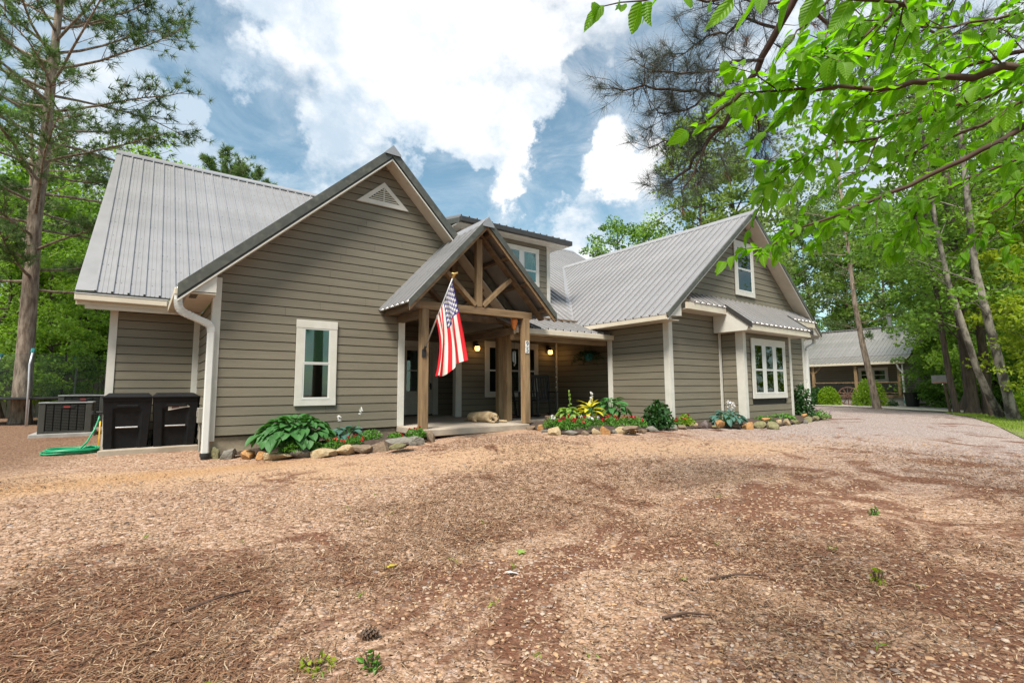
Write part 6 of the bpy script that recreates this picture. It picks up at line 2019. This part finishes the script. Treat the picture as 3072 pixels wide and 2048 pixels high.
for side, LST, where in (('L', SL, 'stone edging the left bed, %s from the downspout'), ('R', SR, 'stone edging the right beds, %s from the porch slab')):
    for i, (x, y, z_, w_, h_, c_) in enumerate(LST):
        me = stone_mesh(100+i*7+(0 if side == 'L' else 50), .72 if c_ in ('tan', 'grey', 'moss') else .6)
        me.materials.append(M['stone_'+c_])
        o = link(bpy.data.objects.new('edging_stone', me))
        o.scale = (w_*(1.36 if side == 'L' else 1.2), w_*rnd.uniform(.85, 1.1), h_*(1.5 if side == 'L' else 1.3))
        bx = max(me.vertices, key=lambda v: v.co.x).co.x
        top_ = (side == 'L' and i == 10) or (side == 'R' and i in (11, 20, 24, 34))
        o.location = (x-.02, y+w_*.35, (z_ if top_ else g1(x, y+w_*.3))+h_*.33)
        o.rotation_euler = (rnd.uniform(-.12, .12), rnd.uniform(-.12, .12), -YAW+rnd.uniform(-.3, .3))
        tag(o, SZL(w_)+' '+CN[c_]+' '+where % ORD[i], 'stone', 'stones edging the flower beds')

# hostas: every blade its own leaf
def hosta(name, x, y, zc, rad, hgt, n, ls, matn, label, asp=.78, tilt=0.0, stemcol='hosta_green', seed=1):
    t = thing(name, label, 'plant', (x, y, zc))
    rg = np.random.default_rng(seed)
    ms = [leaf_mesh('leaf', asp*k, cu, be, 6, 0, matn, .012, True) for k, cu, be in ((1, .35, .35), (.9, .25, .5), (1.08, .45, .25))]
    st = MB()
    for i in range(n):
        f = (i+.5)/n                        # 0 centre (upright) .. 1 rim (drooping)
        a = i*2.39996+rg.uniform(-.3, .3)
        rr = rad*(.12+.62*f**.8)
        bx, by = rr*math.cos(a), rr*math.sin(a)
        bz = hgt*(1.0-.62*f**1.5)*rg.uniform(.88, 1.05)
        pit = .55-1.15*f+rg.uniform(-.2, .2)-tilt          # elevation of the blade
        d = Vector((math.cos(a)*math.cos(pit), math.sin(a)*math.cos(pit), math.sin(pit)))
        up_ = Vector((-math.cos(a)*math.sin(pit), -math.sin(a)*math.sin(pit), math.cos(pit)))+Vector(rg.normal(size=3)*.16)
        s = ls*rg.uniform(.75, 1.15)*(.8+.3*f)
        o = link(bpy.data.objects.new('leaf', ms[i % 3]))
        o.parent = t
        o.matrix_local = leaf_matrix((bx, by, bz), d, up_, s)
        st.tube([(x+bx*.05, y+by*.05, zc), (x+bx*.6, y+by*.6, zc+bz*.75), (x+bx, y+by, zc+bz)], [.008, .006, .004], 4, False)
    o = st.build('stalks', M[stemcol], t); o['kind'] = 'stuff'
    return t
def flower_spike(t, x, y, z0, z1, n, matn, seed, r_=.02, lean=(0, 0)):
    rg = np.random.default_rng(seed)
    MB().tube([(x, y, z0), (x+lean[0], y+lean[1], z1)], [.005, .003], 5).build('flower_stalk', M['bed_green'], t)
    for k in range(n):
        f = 1-k*.09
        c = np.array([x+lean[0]*f, y+lean[1]*f, z0+(z1-z0)*f])+rg.normal(size=3)*.012
        V, F = leaf_quads(np.repeat(c[None], 6, 0)+rg.normal(size=(6, 3))*r_*.5, np.full(6, r_*2.2), rg, .2, .6)
        npobj('flower', V, F, M[matn], t)
hosta('hosta', 2.10, 8.80, -.95, .80, .50, 190, .165, 'hosta_green', 'large dark green hosta mound under the front window', .95, seed=1)
h2 = hosta('hosta', 2.98, 8.88, -.90, .36, .24, 24, .19, 'hosta_blue', 'blue green hosta with white blooms, right of the large hosta', seed=2)
flower_spike(h2, 2.80, 8.75, -.85, -.43, 3, 'petal_white', 5, .024)
flower_spike(h2, 3.12, 8.75, -.85, -.30, 3, 'petal_white', 6, .026, (.05, 0))
h3 = hosta('hosta', 6.95, 7.42, -.60, .26, .22, 34, .15, 'hosta_lime', 'pale lime hosta with a flower spike in the wooden trough', .7, seed=3)
flower_spike(h3, 6.97, 7.40, -.5, -.02, 9, 'hosta_lime', 7, .018)
h4 = hosta('hosta', 7.42, 7.30, -.62, .24, .30, 22, .24, 'hosta_gold', 'golden yellow hosta with long upright leaves', .42, -.35, seed=4)
flower_spike(h4, 7.5, 7.3, -.5, -.06, 6, 'petal_white', 8, .022)
hosta('hosta', 8.15, 7.35, -.68, .46, .46, 46, .185, 'hosta_green', 'mid green hosta beside the golden hosta', seed=6)
h5 = hosta('hosta', 10.45, 6.05, -.80, .46, .28, 52, .155, 'hosta_blue', 'blue grey hosta spreading below the white bump-out corner', seed=7)
flower_spike(h5, 10.75, 6.15, -.65, -.28, 8, 'petal_white', 9, .03, (-.06, 0))
flower_spike(h5, 10.85, 6.15, -.65, -.32, 7, 'petal_white', 10, .03, (.04, 0))
hosta('hosta', 12.75, 5.95, -.80, .40, .16, 36, .11, 'bed_green', 'low light green hosta below the triple window', seed=8)

def leafy(name, x, y, z_, r_, h_, n, ls, matn, label, cat='plant', group=None, flowers=0, fmat='petal_red', fs=.028, seed=0, dome=.7):
    t = thing(name, label, cat, (x, y, z_), group)
    rg = np.random.default_rng(seed+500)
    v = rotdirs(n, rg)*(rg.uniform(0, 1, n)**.4)[:, None]
    v[:, 2] = np.abs(v[:, 2])
    C = np.array([x, y, z_])+v*np.array([r_, r_, h_])
    V, F = leaf_quads(C, rg.uniform(ls*.7, ls*1.3, n), rg, .8, .55)
    o = npobj('foliage', V, F, M[matn], t); o['kind'] = 'stuff'
    st = MB()
    for k in range(7):
        a = k*.9
        st.tube([(x, y, z_-.02), (x+r_*.6*math.cos(a), y+r_*.6*math.sin(a), z_+h_*.75)], [.006, .003], 4, False)
    o = st.build('stems', M['twig'], t); o['kind'] = 'stuff'
    for k in range(flowers):
        a = rg.uniform(0, 6.28); rr = r_*rg.uniform(.2, 1.0)
        c = np.array([x+rr*math.cos(a), y+rr*math.sin(a), z_+h_*rg.uniform(.85, 1.15)*(1-.4*(rr/r_)**2)])
        V, F = leaf_quads(np.repeat(c[None], 7, 0)+rg.normal(size=(7, 3))*fs*.35, np.full(7, fs*1.6), rg, .3, .8)
        npobj('flower', V, F, M[fmat], t)
    return t
FL = [(1.98, 8.42, .22, .17, 'small bright green bedding plant at the front of the large hosta', 0), (2.30, 8.36, .16, .12, 'low green bedding plant behind the round tan stone, with red blooms', 4), (2.62, 8.30, .24, .14, 'bushy bedding plant with dark red blooms, middle of the left bed', 6),
      (2.92, 8.28, .20, .14, 'bedding plant with scattered red blooms beside the blue hosta', 5), (3.22, 8.42, .26, .20, 'yellow green bushy bedding plant near the right end of the left bed', 1), (3.62, 8.25, .16, .10, 'sparse bedding plant with red blooms above the flat grey stone', 4), (3.92, 8.05, .20, .17, 'red flowered bedding plant at the foot of the left porch post', 5)]
for i, (x, y, r_, h_, lab, nf) in enumerate(FL):
    leafy('bedding_plant', x, y, g1(x, y)+.10, r_, h_, 520, .045, 'bed_green', lab, 'flower', 'red flowered bedding plants', nf, seed=i)
FR = [(6.45, 7.35), (6.78, 7.2), (6.48, 6.98), (6.85, 6.92), (7.2, 6.95), (7.55, 6.85), (7.9, 6.75), (8.1, 6.62), (7.05, 7.12), (7.75, 7.05)]
for i, (x, y) in enumerate(FR):
    leafy('bedding_plant', x, y, g1(x, y)+.09, .20, .20, 420, .042, 'bed_green', 'bedding plant in front of the wooden trough, %s from the porch post' % ORD[i], 'flower', 'red flowered bedding plants', 5, seed=20+i, fmat='petal_red' if i % 4 else 'petal_white')
leafy('shrub', 8.62, 6.52, g1(8.62, 6.52)+.06, .33, .56, 900, .095, 'shrub_dark', 'dense dark green shrub in front of the white corner board', 'shrub', seed=40)
leafy('bedding_plant', 9.15, 6.48, g1(9.15, 6.48)+.08, .14, .14, 240, .045, 'bed_green', 'red flowered bedding plant right beside the dense dark shrub', 'flower', 'red flowered bedding plants', 4, seed=41)
leafy('bedding_plant', 9.55, 6.50, g1(9.55, 6.5)+.08, .20, .22, 420, .05, 'shrub_lime', 'yellow green leafy plant at the base of the right wing wall', 'plant', None, 3, seed=42)
leafy('bedding_plant', 11.75, 5.9, g1(11.75, 5.9)+.08, .26, .14, 320, .05, 'bed_green', 'low green plant just right of the blue grey hosta', 'plant', None, 0, seed=43)
leafy('climbing_shrub', 14.55, 6.25, g1(14.5, 6.2)+.05, .34, .95, 800, .10, 'shrub_dark', 'tall dark green shrub at the right corner of the bump-out', 'shrub', seed=44, flowers=5, fmat='petal_white')
leafy('bedding_plant', 15.1, 6.2, g1(15.1, 6.2)+.05, .45, .22, 600, .06, 'bed_green', 'leafy plant with mauve seed heads at the far end of the bed', 'plant', None, 16, 'petal_mauve', .035, seed=45)
# wooden trough behind the flowers
tr = thing('wooden_trough', 'weathered low wooden trough behind the red flowers', 'planter', (7.3, 7.6, -.7))
def tb(p, q, w_, h_): MB().bar(p, q, w_, h_).build('plank', M['timberold'], tr, bevel=.004)
tb((6.55, 7.62, -.585), (8.0, 7.05, -.585), .035, .09); tb((6.80, 7.95, -.585), (8.2, 7.40, -.585), .035, .09)
tb((6.56, 7.60, -.585), (6.82, 7.97, -.585), .035, .09); tb((7.98, 7.06, -.585), (8.2, 7.42, -.585), .035, .09)
tb((6.68, 7.78, -.63), (8.1, 7.22, -.63), .36, .02)
for p in ((6.62, 7.63), (7.95, 7.12), (6.86, 7.9), (8.12, 7.38)): MB().box(p[0]-.03, p[0]+.03, p[1]-.03, p[1]+.03, -.86, -.60).build('leg', M['timberold'], tr)

# hanging fern on the porch
t = thing('hanging_fern', 'dark fern in a hanging basket in the shaded porch corner', 'plant', (9.9, 9.72, .95))
MB().lathe([(.06, -.16), (.13, -.06), (.15, .02), (.14, .03)], (9.9, 9.72, .95), 14).build('basket', M['tealcap'], t)
for k in range(3):
    a = k*2.1
    MB().tube([(9.9+.14*math.cos(a), 9.72+.14*math.sin(a), .97), (9.9, 9.72, 1.6)], .004, 4).build('hanger', M['blackmetal'], t)
rg = np.random.default_rng(9)
FR_ = []
for k in range(26):
    a = k*2.4; L = rg.uniform(.28, .48)
    pts = [np.array([9.9, 9.72, .98])+np.array([math.cos(a)*L*f, math.sin(a)*L*f, .30*f-.55*f*f*rg.uniform(.8, 1.1)]) for f in np.linspace(0, 1, 10)]
    C = np.concatenate([p+rg.normal(size=(5, 3))*.018 for p in pts])
    FR_.append(C)

C = np.concatenate(FR_)
V, F = leaf_quads(C, np.full(len(C), .055), rg, .8, .4)
o = npobj('fronds', V, F, M['shrub_dark'], t); o['kind'] = 'stuff'

# bushes before the far house
for i, (x, y, r_, h_, mt, lab) in enumerate([(35.9, 14.6, .85, 1.25, 'shrub_dark', 'dark rounded bush left of the lime bushes by the far house'), (35.7, 13.65, .72, 1.25, 'shrub_lime', 'bright lime bush left of the wagon wheel'), (35.6, 11.35, .95, 1.75, 'shrub_lime', 'larger bright lime bush right of the wagon wheel')]):
    leafy('bush', x, y, g1(x, y)-.02, r_, h_, 3200, .12, mt, lab, 'bush', 'bushes in front of the far house', seed=60+i)
leafy('bush', 35.7, 9.9+.35, g1(35.7, 10.2), .3, .45, 300, .09, 'shrub_dark', 'tiny dark plant by the grey foundation of the far house', 'plant', None, seed=66)
leafy('bush', 22.6, 2.75, g1(22.6, 2.75), .8, 1.1, 1500, .13, 'shrub_lime', 'lime green bush at the right edge behind the grass', 'bush', None, seed=67)

# ------------------------------------------------------------------ path, verge, grass
def sheet(name, pts, dz, matn, sub_=6):
    bm = bmesh.new()
    vs = [bm.verts.new((x, y, 0)) for x, y in pts]
    bm.faces.new(vs)
    bmesh.ops.triangulate(bm, faces=bm.faces[:])
    bmesh.ops.subdivide_edges(bm, edges=bm.edges[:], cuts=sub_, use_grid_fill=True)
    for v in bm.verts: v.co.z = g1(v.co.x, v.co.y)+dz
    me = bpy.data.meshes.new(name); bm.to_mesh(me); bm.free(); me.materials.append(M[matn])
    return tag(link(bpy.data.objects.new(name, me)), kind='structure')
sheet('concrete_path', [(36.9, 15.8), (33.0, 13.4), (31.0, 9.35), (28.7, 7.9), (26.4, 5.15), (25.5, 3.2), (27.5, 2.2), (31, 3.8), (35.0, 6.8), (36.9, 9.5)], .03, 'paleconcrete')
mat('lawn', (0.16, 0.19, 0.035), (0.085, 0.095, 0.03), rough=.95, scale=1.8, detail=9, bump=.4, bscale=40)
vg = [(25.2, 5.6), (22.5, 4.35), (19.0, 3.2), (15.0, 2.1), (11.5, 1.15), (9.0, -.5), (14, -3.5), (22, -2), (26, 1.5), (25.4, 3.6)]
sheet('grass_verge', vg, .02, 'lawn')
def inpoly(X, Y, poly):
    c = np.zeros(len(X), bool)
    j = len(poly)-1
    for i in range(len(poly)):
        xi, yi = poly[i]; xj, yj = poly[j]
        c ^= ((yi > Y) != (yj > Y)) & (X < (xj-xi)*(Y-yi)/(yj-yi+1e-12)+xi)
        j = i
    return c
rg = np.random.default_rng(15)
X = rg.uniform(9, 26.5, 90000); Y = rg.uniform(-1.0, 6, 90000)
k = inpoly(X, Y, vg) & (rg.uniform(size=90000) < np.clip(.35+.6*fbm(X, Y, 1.1, 4), .05, 1))
X, Y = X[k][:26000], Y[k][:26000]
Z = gz(X, Y)+.02
n = len(X)
hh = rg.uniform(.03, .085, n); aa = rg.uniform(0, 6.28, n)
dx = rg.normal(size=(n, 2))*.03
V = np.stack([np.stack([X-np.cos(aa)*.008, Y-np.sin(aa)*.008, Z], 1), np.stack([X+np.cos(aa)*.008, Y+np.sin(aa)*.008, Z], 1), np.stack([X+dx[:, 0], Y+dx[:, 1], Z+hh], 1)], 1).reshape(-1, 3)
tag(npobj('grass', V, np.arange(3*n).reshape(-1, 3), M['grass']), kind='stuff')

# ------------------------------------------------------------------ gravel, pine straw and litter on the drive
def tintmat(name, rough=.9):
    m, t_, b, o = newmat(name)
    a = t_.nodes.new('ShaderNodeAttribute'); a.attribute_name = 'tint'
    t_.links.new(a.outputs['Color'], b.inputs['Base Color'])
    b.inputs['Roughness'].default_value = rough; b.inputs['Specular IOR Level'].default_value = .25
    M[name] = m
tintmat('pebble'); tintmat('strawmat')
OCT = np.array([(1, 0, 0), (0, 1, 0), (-1, 0, 0), (0, -1, 0), (.55, .55, .62), (-.55, .55, .62), (-.55, -.55, .62), (.55, -.55, .62), (.6, 0, -.5), (-.6, 0, -.5)], float)
OF = np.array([(0, 1, 4), (1, 2, 5), (2, 3, 6), (3, 0, 7), (0, 4, 7), (1, 5, 4), (2, 6, 5), (3, 7, 6), (4, 5, 6), (4, 6, 7)])
PAL = np.array([(.44, .31, .20), (.36, .24, .15), (.54, .43, .31), (.26, .16, .10), (.52, .45, .37), (.30, .26, .235), (.40, .37, .345), (.20, .16, .14), (.50, .33, .18), (.42, .26, .16), (.13, .10, .09)])
PW = np.array([.22, .18, .17, .12, .06, .045, .025, .04, .07, .05, .02])
def scatter(n, rmax, rmin, rng, dens=None):
    """points on the drive in front of the camera, uniform in log-distance so that near ground gets most"""
    az = rng.uniform(R(-12), R(88), n)
    d = rmin*(rmax/rmin)**(rng.uniform(0, 1, n)**.85)
    X, Y = d*np.sin(az), d*np.cos(az)
    ok = (Y < 7.7-.05*X) | (X < .6) & (Y < 10.4)
    ok &= ~((X > 5.9) & (Y > 6.2-.06*(X-6)) ) & (Y < 9.0)
    return X[ok], Y[ok], d[ok]
def gheight(X, Y):
    nr = np.clip(1-(np.hypot(X-4, Y-4)-10)/12, 0, 1)
    return gz(X, Y)+nr*(0.010*fbm(X, Y, 2.2, 3, 5)+0.012*fbm(X, Y, .7, 8, 2))
rg = np.random.default_rng(44)
X, Y, D_ = scatter(78000, 13, 1.6, rg)
patch = fbm(X, Y, 1.15, 21, 4)
keep = rg.uniform(size=len(X)) < np.clip(.55+.75*patch, .08, 1)
X, Y, D_ = X[keep], Y[keep], D_[keep]
n = len(X)
sz = np.exp(rg.normal(-4.75, .42, n))*(1+.10*np.clip(D_-2, 0, 6)); sz = np.clip(sz*.82, .003, .021)
Z = gheight(X, Y)
rot = rg.uniform(0, 6.28, n)
sc3 = np.stack([sz*rg.uniform(.8, 1.5, n), sz*rg.uniform(.6, 1.1, n), sz*rg.uniform(.35, .75, n)], 1)
base = OCT[None]*(1+rg.uniform(-.22, .22, (n, 10, 1)))*sc3[:, None, :]
c_, s_ = np.cos(rot)[:, None], np.sin(rot)[:, None]
V = np.stack([base[..., 0]*c_-base[..., 1]*s_+X[:, None], base[..., 0]*s_+base[..., 1]*c_+Y[:, None], base[..., 2]+(Z+sz*.12)[:, None]], -1).reshape(-1, 3)
F = (OF[None]+(np.arange(n)*10)[:, None, None]).reshape(-1, 3)
pc = PAL[rg.choice(len(PAL), n, p=PW)]
pc = (pc*.72+np.array([.36, .25, .165])*.28)*np.array([.87, .80, .79])*rg.uniform(.7, 1.12, (n, 1))
gm = np.clip((X*.12-Y*.02+.5*fbm(X, Y, .4, 5, 3)-1.2)/.8, 0, 1)[:, None]
pc = pc*(1-gm)+gm*(np.array([(.36, .34, .32)])*rg.uniform(.5, 1.5, (n, 1)))
gv_ = npobj('gravel', V, F, M['pebble'], None, False, np.repeat(pc, 10, 0))
tag(gv_, kind='stuff')
# straw needles
X, Y, D_ = scatter(150000, 11, 1.6, rg)
dr = fbm(X, Y, .9, 33, 5)+.25*np.clip((7-(Y+.25*X))/5, -1, 1)
keep = rg.uniform(size=len(X)) < np.clip(.20+1.4*dr, .05, 1)
X, Y, D_ = X[keep][:70000], Y[keep][:70000], D_[keep][:70000]
n = len(X)
L = rg.uniform(.03, .10, n); wd = rg.uniform(.0012, .0024, n)*(1+.18*np.clip(D_-2, 0, 8))
a = rg.uniform(0, 6.28, n)+.5*np.sin(X*2)
Z0 = gheight(X, Y)+rg.uniform(.002, .016, n)
dx, dy = np.cos(a)*L, np.sin(a)*L
px_, py_ = -np.sin(a)*wd, np.cos(a)*wd
tz = rg.uniform(-.006, .016, n)
mx_, my_ = X+dx*.5+px_*4*rg.uniform(-1, 1, n), Y+dy*.5+py_*4*rg.uniform(-1, 1, n)
V = np.stack([np.stack([X-px_, Y-py_, Z0], 1), np.stack([X+px_, Y+py_, Z0], 1), np.stack([mx_+px_, my_+py_, Z0+tz*.5+.004], 1), np.stack([X+dx, Y+dy, Z0+tz], 1), np.stack([mx_-px_, my_-py_, Z0+tz*.5+.004], 1)], 1).reshape(-1, 3)
F = (np.array([(0, 1, 2), (0, 2, 4), (4, 2, 3)])[None]+(np.arange(n)*5)[:, None, None]).reshape(-1, 3)
SP = np.array([(.22, .115, .062), (.15, .075, .040), (.32, .215, .13), (.085, .046, .028), (.42, .31, .21)])
sc_ = SP[rg.choice(5, n, p=[.33, .27, .18, .14, .08])]*rg.uniform(.8, 1.2, (n, 1))
tag(npobj('pine_straw', V, F, M['strawmat'], None, False, np.repeat(sc_, 5, 0)), kind='stuff')
# bark crumbs and leaf bits
X, Y, D_ = scatter(16000, 10, 1.6, rg); X, Y = X[:9000], Y[:9000]; n = len(X)
C = np.stack([X, Y, gheight(X, Y)+.006], 1)
V, F = leaf_quads(C, rg.uniform(.008, .026, n), rg, 2.0, .6)
bc = np.array([(.16, .09, .05), (.30, .18, .09), (.42, .31, .19), (.07, .045, .03)])[rg.choice(4, n)]
tag(npobj('leaf_litter', V, F, M['strawmat'], None, False, np.repeat(bc, 4, 0)), kind='stuff')

# things lying in the foreground
pcn = thing('pine_cone', 'dark open pine cone lying on the gravel in the foreground', 'pine cone', (.98, 2.52, g1(.98, 2.52)))
zc = g1(.98, 2.52)+.030
MB().tube([(.945, 2.535, zc), (.98, 2.52, zc+.002), (1.02, 2.505, zc)], [.012, .017, .008], 8).build('core', M['bark_dark'], pcn)
mat('conescale', (.16, .10, .065), (.09, .055, .035), rough=.8, scale=30)
ax_ = Vector((.075, -.03, 0)).normalized(); sd_ = ax_.cross(Vector((0, 0, 1))).normalized(); u_ = Vector((0, 0, 1))
for i in range(46):
    f = i/45; a = i*2.39996
    rr = .034*math.sin(math.pi*(.16+.80*f))
    c = Vector((.945, 2.535, zc))+ax_*(.082*f)
    o_ = sd_*math.cos(a)+u_*math.sin(a)
    tn = ax_.cross(o_)
    p1_ = c+o_*rr*.35; p2_ = c+o_*rr+ax_*.010
    w_ = .010
    obj('scale', [p1_-tn*w_*.6, p1_+tn*w_*.6, p2_+tn*w_, p2_-tn*w_, p2_+ax_*.006+o_*.003], [(0, 1, 2, 3), (3, 2, 4)], M['conescale'], pcn)
for (x, y, r_, h_, lab, mt) in ((.70, 2.43, .09, .055, 'small yellowish weed with rounded leaves at the bottom of the picture, nearer the left', 'leaf_yellow'), (.90, 2.28, .07, .07, 'small green weed at the bottom edge, right of the yellowish one', 'bed_green'), (3.83, 1.25, .05, .10, 'little yellow green seedling standing alone on the right of the drive', 'leaf_yellow'), (5.63, 1.83, .05, .07, 'tiny green sprout on the far right of the drive', 'bed_green')):
    leafy('weed', x, y, gheight(np.array([x]), np.array([y]))[0], r_, h_, 46, .032, mt, lab, 'weed', None, seed=int(x*100))
rg = np.random.default_rng(4)
C = []
for i in range(26):
    d = rg.uniform(2.1, 6); az = rg.uniform(R(-4), R(78))
    x, y = d*math.sin(az), d*math.cos(az)
    C.append(np.array([[x, y, g1(x, y)+.02]]).repeat(8, 0)+rg.normal(size=(8, 3))*np.array([.02, .02, .008]))
C = np.concatenate(C)
V, F = leaf_quads(C, rg.uniform(.02, .05, len(C)), rg, -.2, .18)
tag(npobj('sparse_weeds', V, F, M['grass']), kind='stuff')
for i, (px, lab, mt) in enumerate((((2.35, 3.05), 'pale green fallen maple leaf on the gravel, farther of two', 'hosta_lime'), ((2.05, 2.75), 'whitish upturned fallen leaf on the gravel, nearer of two', 'petal_white'), ((1.45, 3.35), 'yellow fallen leaf on the gravel left of centre', 'hosta_gold'))):
    me = bpy.data.meshes.new('fallen_leaf')
    P = [(math.cos(a)*r_, math.sin(a)*r_, .004*math.sin(3*a)) for a, r_ in [(k*math.pi/5, .055 if k % 2 == 0 else .024) for k in range(10)]]
    me.from_pydata(P, [], [tuple(range(10))]); me.materials.append(M[mt])
    o = link(bpy.data.objects.new('fallen_leaf', me))
    o.location = (px[0], px[1], gheight(np.array([px[0]]), np.array([px[1]]))[0]+.018); o.rotation_euler = (.15, .1, i*1.3)
    tag(o, lab, 'leaf')
for i, (p, q, lab) in enumerate((((3.0, 1.9), (3.35, 1.72), 'short grey stick lying on the sand, right of centre'), ((2.3, 1.75), (2.55, 1.6), 'bent dark twig on the pine straw near the bottom'), ((.25, 3.4), (.62, 3.5), 'long thin dark stick lying on the gravel at lower left'))):
    zz = lambda a: gheight(np.array([a[0]]), np.array([a[1]]))[0]+.014
    m_ = ((p[0]+q[0])/2+.01, (p[1]+q[1])/2+.02)
    tag(MB().tube([(*p, zz(p)), (*m_, zz(m_)+.01), (*q, zz(q))], [.009, .007, .004], 6).build('fallen_stick', M['twig'], None, smooth=True), lab, 'stick')
